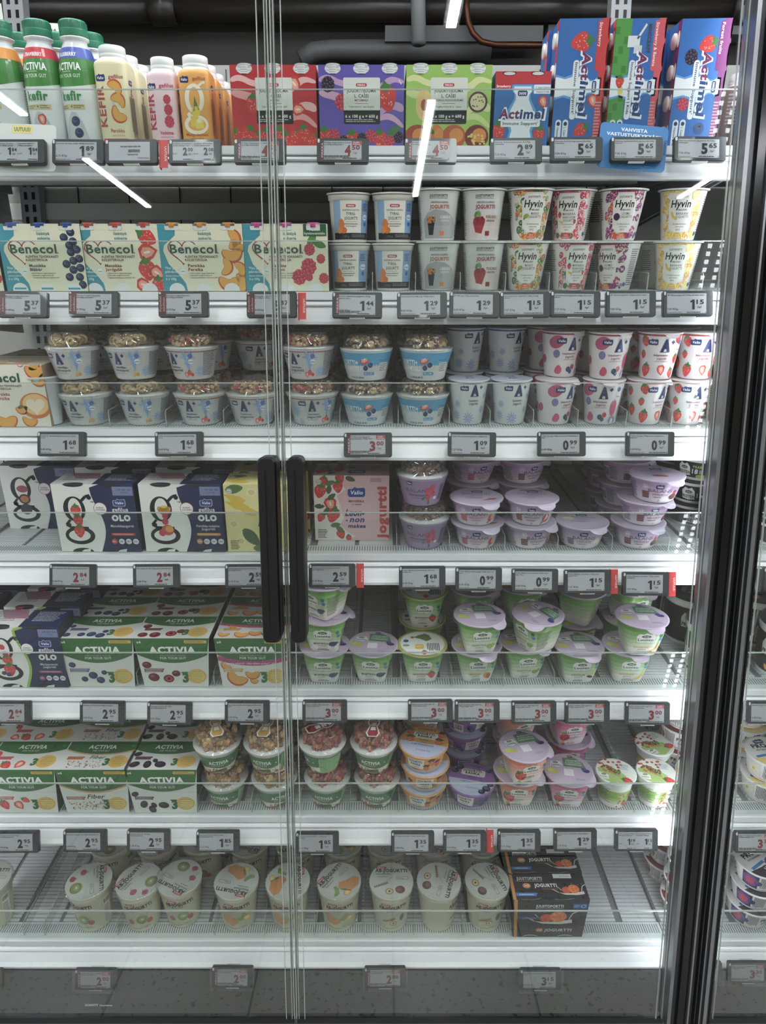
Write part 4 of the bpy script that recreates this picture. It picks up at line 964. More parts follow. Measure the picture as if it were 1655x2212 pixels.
# ---- teal six-packs with the heart
def heart_pack(key, cap, fr, l1, l2, desc, tcol='8c3a30', extra=None, stripe=None):
    A = art(); A.poly([(-68,0),(-68,102),(-39,102),(-41,85),(-60,70),(-62,62),(-55,42),(-40,26),(-30,12),(-28,0)], '2f95a8', 1)
    pts = []
    for i in range(33):
        t = math.pi*2*i/32; pts.append((-31 + 1.42*16*math.sin(t)**3, 62 + 1.25*(13*math.cos(t)-5*math.cos(2*t)-2*math.cos(3*t)-math.cos(4*t))))
    A.poly(pts, 'ece7cf', 2); A.line(pts[-13:-1] + [pts[0]] + pts[0:8], 1.8, 'b02c38', 3); A.line(pts[14:22], 1.4, 'b02c38', 3)
    A.rect(-44, 57.5, 24, 73, 'e8e3c6', 4) if False else None
    A.text('Benecol', -51, 58.5, 14, '2f5a4a', 6, 76, al=-1, b=1.3); A.text('.', 26.5, 58.5, 8, '2f5a4a', 6, b=2)
    A.text('ALENTAA TEHOKKAASTI', -28, 51.5, 3.8, '3c4a46', 6, 54, al=-1, b=1.1); A.text('KOLESTEROLIA', -28, 46.5, 3.8, '7c3a34', 6, 36, al=-1, b=1.1)
    A.text(l1, -24, 37.5, 4.6, tcol, 6, len(l1)*3.4, al=-1, b=1.2); A.text(l2, -24, 31.5, 4.6, tcol, 6, len(l2)*3.4, al=-1, b=1.2); A.text('Laktoositon jogurttijuoma', -22, 27, 2.2, '4a4a44', 6, 40, al=-1, b=.4); A.text('Laktosfri yoghurtdryck', -22, 23.6, 2.2, '4a4a44', 6, 36, al=-1, b=.4)
    A.text('• Sydänystävällinen vitamiini B1*', -22, 20, 2.2, '8c3a30', 6, 46, al=-1, b=.5)
    for i, t in enumerate(('Yksi pullo', 'päivässä', 'alentaa kolesterolia', '6 x 100g')): A.text(t, -62, 34 - i*5.6, 4 if i != 2 else 2.4, 'e4f0f0', 6, (24, 21, 28, 17)[i], al=-1, b=.9)
    A.ell(-33, 31, 4.6, 4.6, 'dfeef0', 5); A.rect(-36, 30, -30, 31, '2f95a8', 6)
    for i, t in enumerate(('Ei', 'lisättyä', 'sokeria')): A.text(t, 7, 93 - i*7, 4.6, '3a8494', 6, (6, 21, 21)[i], b=1)
    fr(A)
    if extra: A.rect(29, 84, 66, 102, '2c5a3a', 5); A.text('Vatsan', 47, 92, 4, 'e6efe2', 7, 18, b=.8); A.text('hyvinvointiin', 47, 86.4, 4, 'e6efe2', 7, 33, b=.8)
    for x in (-45, 0, 45):
        A.rect(x-11, 93, x+11, 103, 'dcdcd8', 7, r=2); A.rect(x-11, 99, x+11, 103, '37383a', 7)
        A.poly([(x-12,0)] + [(x + 13*math.cos(t), 1 + 12*math.sin(t)) for t in [i*math.pi/10 for i in range(10, -1, -1)]] + [(x+12,0)], 'e2e3e4', 7)
        if stripe: A.rect(x-10, 2.5, x+10, 5.5, '3f9ab2', 8)
    m = pack(.136, .136, .1025, .086, ('e6e1c4', 'e4dfc2', '3a3a34'), fa=A)
    # caps showing in the cut-outs along the top edge
    cs = []
    for x in (-.045, 0, .045):
        c = M('plastic'); c.lathe([(.0098, .093), (.0098, .0965), (.0104, .0968), (.0104, .1035), (.0096, .1046), (.0005, .1046)], 22, cap, cx=x, cy=.0088, capb=False, cfun=lambda j: 'ecedee' if j < 2 else cap); cs.append(('bottle_cap', c.mesh('c'), []))
    proto(key, 'drink_multipack', 'multipack', desc, [('carton_sleeve', m.mesh('s'), [])] + cs, 'teal and cream six-packs')
def fb(A):
    for x, y in ((52,90),(40,82),(54,76),(47,70),(58,64),(48,60),(38,42),(50,47),(60,50),(48,33),(60,36),(40,22),(57,22),(60,10)): A.blue(x, y, 13.5, '232c4e')
def fs(A): A.straw(50, 82, 28, 60); A.strawcut(48, 60, 30, 100); A.straw(44, 32, 30, 10); A.strawcut(60, 28, 26, 60); A.strawcut(36, 10, 24, 80); A.straw(60, 8, 24, 0)
def fp_(A): A.peach(52, 80, 30, 100); A.peach(50, 58, 32, 20); A.peach(60, 70, 24, -20); A.peach(38, 38, 26, 90); A.peach(60, 34, 24, 120); A.peach(42, 14, 34, 10); A.peach(60, 12, 30, 100)
def fr_(A): A.leaf(42, 78, 26, 60, '4c8a3c'); A.leaf(54, 72, 24, -20, '3f7c34'); A.rasp(38, 64, 20); A.rasp(56, 50, 16); A.rasp(36, 38, 28); A.rasp(20, 22, 26); A.rasp(36, 22, 14); A.rasp(60, 20, 18)
heart_pack('ben_b', '2a4da0', fb, 'Mustikka', 'Blåbär', 'teal and cream six-pack with blueberries', '4a4a5a', stripe=1)
heart_pack('ben_s', 'c9352c', fs, 'Mansikka', 'Jordgubb', 'teal and cream six-pack with strawberries')
heart_pack('ben_p', 'dc8a28', fp_, 'Persikka', 'Persika', 'teal and cream six-pack with peach slices')
heart_pack('ben_r', 'c8458c', fr_, 'Vadelma', 'Hallon', 'teal and cream six-pack with raspberries', extra=1)

# ---- four-pack of lidded cups in a sleeve, third shelf
A = art(); A.text('UUDISTUNUT', -2, 106, 5, '8a4a3c', 4, 34, b=.8); A.ell(30, 106, 5.5, 5.5, 'b8483c', 3, 16); A.ell(30, 106, 4.2, 4.2, 'e6ded0', 4, 16); A.text('Benecol', -51, 76, 15, '2f5a3c', 5, 76, al=-1, b=2)
A.text('ALENTAA TEHOKKAASTI', 26, 68, 3.6, '4a3c34', 5, 50, al=1, b=1); A.text('KOLESTEROLIA', 8, 63, 3.6, '8c3a30', 5, 34, al=1, b=1); A.text('Persikka', 4, 53, 5.5, 'b5482e', 5, 26, al=1, b=1); A.text('Persika', 2, 46, 5.5, 'b5482e', 5, 24, al=1, b=1)
A.peach(52, 106, 24, 80, 3); A.peach(54, 94, 34, 10, 3); A.peach(58, 80, 26, 40, 3); A.ell(44, 36, 27, 22, 'd8742c', 3, 20); A.ell(44, 38, 22, 18, 'efc07a', 4, 20); pts = []
for i in range(25): t = math.pi*2*i/24; pts.append((44 + 16*math.sin(t)**3, 36 + 1.0*(13*math.cos(t)-5*math.cos(2*t)-2*math.cos(3*t)-math.cos(4*t))))
A.poly(pts, 'f0ddc4', 6); A.peach(20, 30, 20, 20, 3); A.peach(-10, 10, 36, 10, 3); A.peach(30, 10, 24, 0, 3); A.leaf(18, 34, 12, 20, '55804a', 4)
T_ = art(); T_.peach(-20, 20, 30, 10, 2); T_.peach(20, 30, 24, 0, 2); T_.text('Benecol', 10, 40, 7, '2f5a3c', 4, 40, b=1.5); T_.rect(-10, 8, 40, 12, 'c8452e', 2)
m = pack(.130, .130, .104, .10, ('e6e0d2', 'd9cfb8', 'a68a72'), fa=A, ta=T_); m.use('plastic')
for yy in (.025, .075): m.lathe([(.020,.001),(.026,.08),(.029,.0805),(.029,.084)], 28, 'dfe4e6', cx=.052, cy=yy)
proto('ben4', 'yogurt_multipack', 'multipack', 'cream four-pack carton with peaches and a heart', [('carton_sleeve', m.mesh('s'), [])], 'cream carton four-packs')

# ---- navy and white four-packs with the large g
def gpack(key, fr, l1, l2, pill, desc, green=False):
    A = art(); W = 71
    wave = [(4 + 9*math.sin((y-20)/125*math.pi*1.7 + .5) if True else 0, y) for y in range(0, 126, 7)] + [(12, 125)]
    wave = [(x if not green else x-4, y) for x, y in wave]
    A.poly(wave + [(W,125),(W,0)], '222c56', 1)
    if green: A.line([(x-1, y) for x, y in wave], 5, '9cc24a', 2)
    dk = '1f2128'
    A.ell(-36, 80, 19, 23, dk, 2, 28); A.ell(-35, 80, 11.5, 20, 'e9e8e4', 3, 24); A.line([(-22, 95), (-14, 103), (-6, 105)], 5, dk, 2); A.ell(-8, 101, 4, 4, dk, 2)
    A.ell(-33, 31, 26, 17, dk, 2, 28); A.ell(-34, 31, 19, 10.5, 'e9e8e4', 3, 24); A.line([(-46, 60), (-54, 51), (-46, 46), (-16, 45)], 4.5, dk, 2); A.ell(-50, 51, 4.5, 4, dk, 2)
    A.text('TM', -4, 92, 2.6, dk, 4, 6, b=.8); fr(A)
    A.ell(9, 81, 11.5, 11.5, 'c8503c' if not green else '3a3c44', 4, 24); A.ell(9, 81, 10.6, 10.6, 'eeecea', 5, 24); A.text('RUNSAS-', 9, 81.5, 2.8, '33353c', 6, 13, b=.8); A.text('KUITUINEN', 9, 77.5, 2.8, '33353c', 6, 16, b=.8)
    A.valio(43, 92, 20, 5, '29418a', 'c6cede'); A.text('gefilus', 43, 76, 7.5, 'e6e6ea', 5, 28, b=1.2); A.text('OLO', 43, 59, 10.5, 'f0f0f2', 5, 33, b=4)
    A.text(l1, 43, 47, 4.6, 'dcdde4', 5, min(40, len(l1)*3.1), b=.8)
    if l2: A.text(l2, 43, 41.5, 4.6, 'dcdde4', 5, len(l2)*2.9, b=.8)
    A.rect(22, 31, 64, 36, pill, 4, r=2.3); A.text('TUE VATSAN HYVINVOINTIA*', 43, 32.6, 2.1, 'f2e4e0', 6, 34, b=.6)
    for i, c in enumerate((pill, 'e4e4e6', 'e4e4e6', 'e4e4e6')): A.ell(26 + i*12.4, 20, 5.2, 5.2, c, 4, 16); A.lines(22.5 + i*12.4, 18, 30 + i*12.4, 22, 2, '40466a' if i else 'f0dcd8', 6)
    A.rect(34, 105, W-2, 121, '7c86ae', 4); A.text('14 04 26', 54, 114, 3.6, '3a4268', 6, 23, b=.3); A.text('17:35', 54, 109, 3, '3a4268', 6, 12)
    for x in (-32, 32): A.poly([(x-19,0)] + [(x + 19*math.cos(t), 7.5*math.sin(t)) for t in [i*math.pi/8 for i in range(8, -1, -1)]], '23242c', 3); A.poly([(x-4,0),(x+2,4),(x+14,6),(x+12,0)], 'd8d8da' if x > 0 else 'e9e8e4', 4)
    for x in (-32, 32): A.poly([(x-18,125)] + [(x + 18*math.cos(t), 125 - 5*math.sin(t)) for t in [i*math.pi/8 for i in range(8, -1, -1)]], '23242c', 3)
    T_ = art(); T_.rect(0, 0, 71, 62, '222c56', 1); T_.rect(-71, 0, 0, 62, 'd8d4d2', 1); T_.poly([(-60,62),(-10,62),(4,30),(-40,30)], 'b67a8e' , 2); T_.lines(14, 20, 62, 56, 7, 'b8bcd0', 2); T_.lines(-60, 20, -14, 56, 6, '8a8a90', 3)
    if green: A.poly([(-71,94),(-71,104),(-44,125),(-32,125)], 'c8343c', 4)
    for x in (-32, 32): T_.ell(x, 2, 17, 7, '23242c', 2, 20)
    m = pack(.141, .141, .125, .062, ('e9e8e4', '222c56', '262a3c'), fa=A, ta=T_)
    cs = []
    for x in (-.033, .033):
        c = M('plastic'); c.lathe([(.0245, .002), (.031, .058)], 28, 'd6d9e2', cx=x, cy=.033); cs.append(('inner_cup', c.mesh('c'), []))
    proto(key, 'yogurt_multipack', 'multipack', desc, [('carton_sleeve', m.mesh('s'), [])] + cs, 'navy and white four-packs')
gpack('olo_s', lambda A: (A.straw(-34, 76, 20, 0, 5), A.straw(-32, 58, 19, 10, 5), A.straw(-33, 38, 21, 0, 5)), 'Mansikkajogurtti', '', 'c8383c', 'navy and white four-pack with strawberries')
gpack('olo_p', lambda A: (A.peach(-30, 79, 22, 10, 5), A.ell(-30, 80, 9, 7, 'e6c25a', 6), A.rasp(-30, 67, 12, z=5), A.rasp(-31, 57, 13, z=5), A.ell(-28, 41, 11, 10, 'c8563a', 5), A.ell(-25, 43, 7, 6, 'e09a4a', 6), A.rasp(-38, 36, 14, z=5)), 'Persikka-vadelma', 'jogurtti', 'd08a2c', 'navy and white four-pack with peach and raspberries')
gpack('olo_l', lambda A: (A.ell(-33, 80, 11, 7, 'a8485a', 5), A.ell(-32, 60, 11, 10, '5c2a30', 5), A.ell(-32, 60, 8, 7, 'c07a3a', 6), A.ell(-32, 40, 11, 11, '4a4250', 5)), 'Luumujogurtti', '', '7a3a6a', 'navy and white four-pack with plums')
gpack('olo_m', lambda A: (A.rasp(-36, 84, 12, z=5), A.rasp(-32, 70, 12, z=5), A.straw(-30, 56, 20, 20, 5), A.straw(-30, 36, 24, 0, 5), A.blue(-42, 30, 9, z=7), A.blue(-34, 27, 9, z=7)), 'Marjapommi', 'jogurtti', '9a4a7c', 'navy and white four-pack with berries and green edge', True)

# ---- cream / pink four-packs with the long vertical word
def vpack(key, base, fr, l1, c1, c2, script, desc):
    A = art(); fr(A); W = 68
    A.valio(9, 93, 31, 5, '22429a'); A.text(l1, 9, 74, 4.4, '5a2e34' if base[0] == 'e' and key == 'val_s' else '7a5a2a', 5, 28, b=.9); A.text('jordgubb' if key == 'val_s' else 'banan', 9, 69, 3, '5a3a40', 5, 18, b=.2)
    A.text('Luon-', 5, 48, 13, '2a3a86', 5, 34, b=1.8, sl=.25); A.text('non', 9, 36, 11, '2a3a86', 5, 26, b=1.8, sl=.25); A.text('+', -9, 36, 6, '2a3a86', 5, b=1.5); A.text('makea', 9, 25, 7.5, '2a3a86', 5, 32, b=1.6, sl=.2)
    A.text('jogurtti', 62, 4, 17, c2, 5, 100, al=-1, b=2.6, rot=90); A.lines(34, 112, 60, 120, 3, '8a6a5a', 5)
    A.ell(-58, 112, 5.2, 5.2, 'e8e6e0', 6, 16); A.ell(-58, 112, 4.4, 4.4, '5a5a5c', 7, 16); A.ell(-58, 112, 3.8, 3.8, 'e8e6e0', 8, 16); A.text('eila', -58, 110.6, 3, '3a3a3c', 9, 6)
    A.lines(-62, 4, -44, 22, 6, '4a4a44', 5)
    T_ = art(); T_.grp(A, 0, -70, 1); T_.it = [i for i in T_.it if all(0 <= v[1] <= 66 for v in i[0])]
    S_ = art(); S_.text('jogurtti', 40, 10, 16, c2, 3, 100, al=-1, b=2.4, rot=90); S_.lines(4, 100, 30, 118, 4, 'a08a5a', 3)
    m = pack(.135, .135, .124, .066, (base, base, c1), fa=A, ta=T_, ra=S_)
    cs = []
    for x in (-.033, .033):
        c = M('plastic'); c.lathe([(.0245, .001), (.031, .058)], 28, 'e3e1dd', cx=x, cy=.034); cs.append(('inner_cup', c.mesh('c'), []))
    proto(key, 'yogurt_multipack', 'multipack', desc, [('carton_sleeve', m.mesh('s'), [])] + cs, 'fruit-covered carton four-packs')
def vfs(A):
    A.poly([(-68,0),(-68,124),(0,124),(-20,112),(-10,98),(-26,86),(-20,66),(-14,44),(-22,30),(-8,16),(6,8),(-6,0)], 'e4e0dc', 1)
    for x, y, k in ((-50,112,18),(-20,118,18),(-24,102,20),(-56,94,24),(-56,44,16),(-34,48,26),(-20,12,18),(-6,4,12)): A.straw(x, y, k, R.uniform(-30, 30), 2)
    A.strawcut(-38, 70, 26, 10, 2)
    for x, y, a in ((-38,110,20),(-36,84,40),(-58,66,0),(-46,56,60),(-22,22,-40),(-2,118,-20),(-40,98,80),(-30,30,10)): A.leaf(x, y, 20, a, R.choice(('45663e', '3c5a3a', '587a46')), 4)
    for x, y in ((-56,74),(-32,18),(-44,32)): flower(A, x, y, 12, 'ece6d8', 5, 5)
def vfb(A):
    for x, y, k, a in ((-50,100,40,-20),(-46,88,44,-15),(-30,78,40,-30)): A.poly([(x-k/2*math.cos(rad(a)), y-k/2*math.sin(rad(a))), (x-4, y-8), (x+k*.3, y-k*.28), (x+k/2, y-k*.12), (x+k*.25, y+2), (x, y+5)], 'e0bc2c', 2)
    for x, y in ((-54,52),(-20,110),(-44,20),(0,114)): A.ell(x, y, 9, 7.5, 'ece2b4', 3, 16); A.ell(x, y, 6, 5, 'd8c888', 4, 12)
    A.leaf(-26, 28, 44, -50, '4a6a44', 2); A.leaf(-50, 116, 34, 10, '5a7a40', 2); A.leaf(-10, 6, 30, 0, '6a8448', 2)
vpack('val_s', 'e0b8bc', vfs, 'MANSIKKA', '9a7f80', 'c43a3c', '', 'pink four-pack carton with strawberries and leaves')
vpack('val_b', 'e6dc94', vfb, 'BANAANI', 'cdbb66', 'c8442c', '', 'yellow four-pack carton with bananas')

# ---- green and white four-packs, shelves five and six
def apack(key, fr, frtop, l1, l2, tagc, desc, fiber=False, pink=False, w0=.117, w1=.1345, H=.101):
    k = 58.5
    A = art(); A.poly([(-k,H*1000)] + [(u, 50 + 18*(u/k)**2) for u in range(-58, 59, 6)] + [(k,H*1000)], '356f38', 1)
    if fiber: A.line([(u, 48 + 18*(u/k)**2) for u in range(-58, 59, 6)], 2.6, 'd79a44', 2)
    if pink: A.line([(u, 49 + 12*(u/k)**2) for u in range(-58, 59, 6)], 9.5, 'b8487c', 2); A.text('Ei lisättyä sokeria*  Utan tillsatt socker*  0% rasvaa', 0, 47.5, 3.8, 'f0dce6', 5, 100, b=.6)
    A.text('x4', -55, 91, 5, 'dfe8dc', 4, 7, al=-1, b=1.5); A.rect(20, 91, 55, 97, 'd9b24a', 3, r=1); A.lines(22, 92, 54, 96, 2, '6a5a1e', 5)
    A.text('ACTIVIA', 0, 71, 13, 'eef0ec', 4, 75, b=2.6); A.text('DELICIOUSLY GOOD', 0, 64.5, 2.8, '9fbf9c', 4, 42, b=.6); A.text('FOR YOUR GUT', 0, 58, 5, 'e4ece0', 4, 43, b=.9)
    if fiber: A.text('Fiber', 0, 34, 10, '4a4238', 5, 30, b=1, sl=.3)
    A.rect(-52, 35, -18, 38.5, tagc, 3); A.rect(-52, 31, -20, 34.7, tagc, 3); A.text(l1, -50, 35.6, 2.2, 'eeeef0', 5, 29, al=-1, b=.6); A.text(l2, -50, 31.7, 2.2, 'eeeef0', 5, 27, al=-1, b=.6)
    A.ell(38, 22, 17, 15.5, 'e0b24a', 2, 28); A.ell(40, 22, 12, 10.5, 'ecca6a', 3, 20)
    for i in range(5): A.rect(26 + abs(i-2)*2, 14 + i*4.2, 50 - abs(i-2)*2, 14.7 + i*4.2, '5a8c3c', 5)
    A.text('3', 18, 10, 20, '356f38', 5, 11, b=3.2); A.rect(11, 29, 23, 31.5, '356f38', 5)
    fr(A)
    T_ = art(); D = 76
    T_.poly([(-66,D)] + [(u, 42 + 14*(u/66)**2) for u in range(-66, 67, 6)] + [(66,D)], '356f38', 1)
    if fiber: T_.line([(u, 40 + 14*(u/66)**2) for u in range(-66, 67, 6)], 2.6, 'd79a44', 2); T_.text('Fiber', 0, 29, 9, '4a4238', 5, 28, b=1, sl=.3)
    if pink: T_.line([(u, 41 + 10*(u/66)**2) for u in range(-66, 67, 6)], 8, 'b8487c', 2)
    T_.text('ACTIVIA', 0, 57, 10.5, 'e6e9e4', 4, 54, b=2.2); T_.text('FOR YOUR GUT', 0, 49, 4.4, 'cfdccb', 4, 32, b=.6)
    T_.rect(-56, 31, -24, 35, tagc, 3); T_.rect(-56, 27, -26, 30.6, tagc, 3); T_.ell(42, 22, 18, 17, 'e0b24a', 2, 28)
    for i in range(5): T_.rect(31 + abs(i-2)*2, 12 + i*4.6, 54 - abs(i-2)*2, 12.8 + i*4.6, '5a8c3c', 5)
    T_.text('3', 21, 12, 18, '356f38', 5, 11, b=3.2); frtop(T_); T_.ell(58, 66, 4, 4, '4f8450', 3)
    m = pack(w0, w1, H, .076, ('dedfda', 'd6d7d2', '2d3a2e'), fa=A, ta=T_)
    cs = []
    for x in (-.029, .029):
        c = M('plastic'); c.lathe([(.0225, .002), (.028, .038)], 24, 'cfd3d2', cx=x*1.02, cy=.034); cs.append(('inner_cup', c.mesh('c'), []))
    proto(key, 'yogurt_multipack', 'multipack', desc, [('carton_sleeve', m.mesh('s'), [])] + cs, 'green and white carton four-packs')
apack('ac_b', lambda A: (A.blue(-46, 46, 12), A.blue(-30, 16, 12), A.blue(-14, 24, 16), A.blue(-2, 14, 15), A.blue(6, 30, 10)), lambda A: (A.blue(-56, 42, 11), A.blue(-56, 12, 14), A.blue(-30, 13, 14), A.blue(-12, 14, 17), A.blue(5, 10, 17), A.blue(10, 24, 11)), 'MUSTIKKAJOGURTTI', 'BLÅBÄRSYOGHURT', '5a5488', 'green and white four-pack carton with blueberries')
apack('ac_c', lambda A: (A.cherry(-46, 46, 16), A.cherry(-38, 20, 20), A.cherry(-12, 17, 19, cut=True), A.cherry(2, 28, 15)), lambda A: (A.cherry(-54, 42, 16), A.cherry(-54, 12, 18), A.cherry(-32, 12, 20), A.cherry(-4, 16, 20, cut=True), A.cherry(12, 24, 16)), 'KIRSIKKAJOGURTTI', 'KÖRSBÄRSYOGHURT', '7c3238', 'green and white four-pack carton with cherries')
apack('ac_p', lambda A: (A.peach(-46, 44, 18, -30), A.peach(-30, 18, 36, -20), A.peach(-2, 26, 24, 10), A.peach(0, 12, 14, 0)), lambda A: (A.peach(-52, 14, 20, 0), A.peach(-20, 14, 26, 0), A.peach(4, 18, 22, 10), A.peach(-40, 40, 14, 0)), 'PERSIKKAJOGURTTI', 'PERSIKOYOGHURT', 'd39a44', 'green, white and pink four-pack carton with peach slices', pink=True)
apack('ac_s', lambda A: (A.straw(-38, 18, 20, 20), A.strawcut(-12, 18, 20, 30), A.straw(2, 30, 14, 60)), lambda A: (A.straw(-56, 42, 14, 40), A.strawcut(-50, 12, 18, 60), A.straw(-28, 12, 20, 50), A.strawcut(-4, 14, 20, -30)), 'MANSIKKAJOGURTTI', 'JORDGUBBSYOGHURT', 'c43a48', 'green and white four-pack carton with strawberries')
def seeds(A, y0=8, y1=26):
    for i in range(60): A.ell(R.uniform(-50, 14), R.uniform(y0, y1), 1.9, 1.1, R.choice(('c9a070', '8a5a40', 'e2d8c4', 'b07a50')), 3, 7, rot=R.uniform(0, 180))
apack('ac_f', lambda A: seeds(A), lambda A: seeds(A, 6, 24), 'VILJAJOGURTTI', 'FLINGYOGHURT', 'b8602e', 'green and white four-pack carton with grains', fiber=True)
def prune(A, L):
    for x, y, k in L: A.ell(x, y, k*.5, k*.38, '26242a', 2, 12, rot=x*3); A.ell(x-k*.08, y+k*.08, k*.24, k*.12, '45424a', 3, 8)
apack('ac_l', lambda A: prune(A, ((-50,44,14),(-38,20,18),(-20,18,13),(-2,18,20),(-24,8,18))), lambda A: prune(A, ((-54,42,16),(-52,14,20),(-28,14,20),(-4,14,22),(-16,24,12))), 'LUUMUJOGURTTI', 'KATRINPLOMMONYOGHURT', '5a2c4a', 'green and white four-pack carton with prunes')

# ---- black four-packs, bottom shelf
def jpart(A, dy, k=1):
    B = art(); B.text('JUUSTOPORTTI', 0, 0, 7*k, 'd6d6d4', 4, 50, b=1.8); B.rect(-25, -3, 25, -2.3, 'd6d6d4', 4); return B
def cloud(A, x, y, k=1):
    A.poly([(x-28*k,y-8*k),(x-14*k,y-14*k),(x+16*k,y-15*k),(x+34*k,y-12*k),(x+33*k,y-4*k),(x+10*k,y-9*k),(x-12*k,y-10*k)], 'cfc8c6', 2)
    A.line([(x-28*k,y-8*k),(x-42*k,y+2*k)], 1.6, 'd8d4d2', 2); A.line([(x+28*k,y-4*k),(x+33*k,y+10*k),(x+44*k,y+16*k)], 1.6, 'd8d4d2', 2); A.line([(x-20*k,y-2*k),(x-28*k,y+8*k)], 1.2, 'd8d4d2', 2)
    A.ell(x-9*k, y-1*k, 10*k, 9*k, 'd4522e', 3, 16); A.ell(x+10*k, y+2*k, 14*k, 12*k, 'e0762e', 4, 18)
    for i in range(18): A.ell(x + 10*k + 11*k*math.cos(i*2.4)*R.random()**.5, y + 2*k + 9*k*math.sin(i*2.4)*R.random()**.5, 2*k, 1.8*k, R.choice(('f0a050', 'e8893a', 'd8622c')), 5, 7)
    for i in range(6): A.ell(x + R.uniform(-45, 45)*k, y + R.uniform(6, 18)*k, .7, .7, 'd8d4d2', 2, 6)
A = art(); A.rect(-66, 0, -60, 99, 'c8843a', 1)
A.grp(jpart(A, 0), -2, 79); A.rect(40, 76, 66, 88, '3a62a4', 2, r=1); A.ell(59, 82, 4.6, 4.6, 'b8c8e0', 3, 14); A.ell(59, 82, 3.6, 3.6, '3a62a4', 4, 14); A.lines(42, 78, 52, 86, 3, '9ab0d4', 3)
cloud(A, 4, 52, 1.15); A.rect(-60, 48, -16, 54, '34507c', 2); A.text('Laktoositon', -38, 49.4, 3.4, '8a9ec4', 4, 26, b=.6)
A.ell(-17, 19, 7.5, 5.5, 'b06a3a', 2, 18); A.text('AB', -17, 16.6, 5, 'd8c4b4', 4, 9.5, b=1.5); A.text('JOGURTTI', 18, 15.6, 7, 'cfcfcd', 4, 52, b=1.6, sl=.15)
for x in (-34, 34): A.poly([(x-16,0)] + [(x + 16*math.cos(t), 6*math.sin(t)) for t in [i*math.pi/8 for i in range(8, -1, -1)]], 'c4c4c4', 3); A.poly([(x-16,0)] + [(x + 16*math.cos(t), 4.2*math.sin(t)) for t in [i*math.pi/8 for i in range(8, -1, -1)]], '2a2a2a', 4)
T_ = art(); T_.rect(-73, 0, -67, 56, 'c8843a', 1); T_.grp(jpart(T_, 0), -34, 44); T_.ell(-42, 31, 8, 6.2, 'd08a4a', 2, 18); T_.text('AB', -42, 28.6, 5.4, 'f0ddd0', 4, 10, b=1.6)
T_.text('JOGURTTI', -5, 28, 7.6, 'f2f2f0', 4, 44, b=2.2); T_.text('Lakkajogurttia', 2, 22.5, 3.2, 'a8743c', 4, 30, b=.4); T_.poly([(-66,8),(-66,15),(-24,15),(-27,8)], '4478c4', 2); T_.text('Laktoositon', -46, 9.8, 3.8, 'dfe8f4', 4, 27, b=.7); cloud(T_, 40, 22, .8)
T_.rect(14, 48, 50, 58, 'e2e2e6', 2); T_.text('22 04 2026', 36, 51, 2.6, '44444a', 4, 20)
for x in (-40, 24): T_.line([(x-18, 1), (x-8, -.0), (x+8, .2), (x+20, 3)], .5, 'b8b8b8', 2)
m = pack(.136, .147, .099, .058, ('37383a', '303032', '262628'), fa=A, ta=T_)
cs = []
for x in (-.034, .034): c = M('plastic'); c.lathe([(.024, .001), (.0265, .045)], 28, 'cfd0d0', cx=x, cy=.028); cs.append(('inner_cup', c.mesh('c'), []))
proto('jp4', 'yogurt_multipack', 'multipack', 'black four-pack carton with orange cloudberries', [('carton_sleeve', m.mesh('s'), [])] + cs, 'black carton four-packs')

# ---------------------------------------------------------------- round cups
def cup(key, rt, rb, H, col, A, lidc, lidA, tab, desc, group, cfun=None, name='yogurt_cup', k=None, rimr=None, extra=None, prof=None, sv=0, rref=None):
    rr = rimr or rt + .003
    prof = prof or [(rb*.93, 0), (rb, .002), (rt, H-.003)]
    b = round_body(prof, col, A, cfun=cfun, rim=(rr, H), k=k, rref=rref, sv=sv)
    L = foil_lid(rr+.0006, H, lidc, lidA, tab)
    proto(key, name, 'yogurt', desc, [('cup_body', b, []), ('foil_lid', L, [])] + (extra or []), group)

# sea-buckthorn cups
A = art(); A.rect(-14, 8, 25, 62, 'e6e2d6', 2); A.poly([(-30,8),(-30,62),(-14,62),(-14,8)], '8fb2d8', 1); A.rect(25, 8, 46, 62, '7fa6d2', 1); A.rect(-30, 4, 46, 14, '1f2024', 3)
A.pirkka(5, 54, 17, 4); A.text('KOLESTEROLIA ALENTAVA', 5, 46.5, 2.6, '2c2c30', 4, 30, b=.9); A.text('TYRNI-', 5, 40, 4.6, '2c2c30', 4, 17, b=.9); A.text('JOGURTTI', 5, 33.5, 4.6, '2c2c30', 4, 24, b=.9); A.rect(-5, 30.5, 15, 31, 'b8482c', 4)
A.text('Kolesterolisänkande', 5, 26.5, 2.2, '2c2c30', 4, 24, b=.8); A.text('havtornsyoghurt', 5, 23.3, 2.2, '2c2c30', 4, 20, b=.8); A.ell(-13, 26, 6, 9, 'e07c26', 5, 14); A.ell(-9, 18, 6.5, 5, 'd8701f', 5, 14); A.ell(-17, 18, 5, 5, 'e58a2c', 6)
A.text('150 g', -4, 7.5, 3, '8a8a90', 5, 10); A.lines(6, 7, 40, 12, 2, '8a8a90', 5); A.lines(28, 46, 42, 58, 5, '2b3c5a', 4); A.ell(35, 37, 7, 4.5, 'e6eaf2', 3, 18); A.text('Reducol', 35, 35.6, 2.8, '1f4ea0', 5, 11, b=1); A.ell(35, 27, 3.4, 3.4, '2c62b4', 4, 12); A.lines(48, 8, 74, 58, 20, '3a4456', 3)
cup('tyrni', .0325, .0280, .0735, 'e2dfd6', A, 'ddd9cc', None, None, 'white and blue cup with orange berries', 'white cups with a blue panel', prof=[(.0275,0),(.0283,.002),(.0315,.060),(.0318,.0625),(.0335,.0635),(.0340,.0705)])
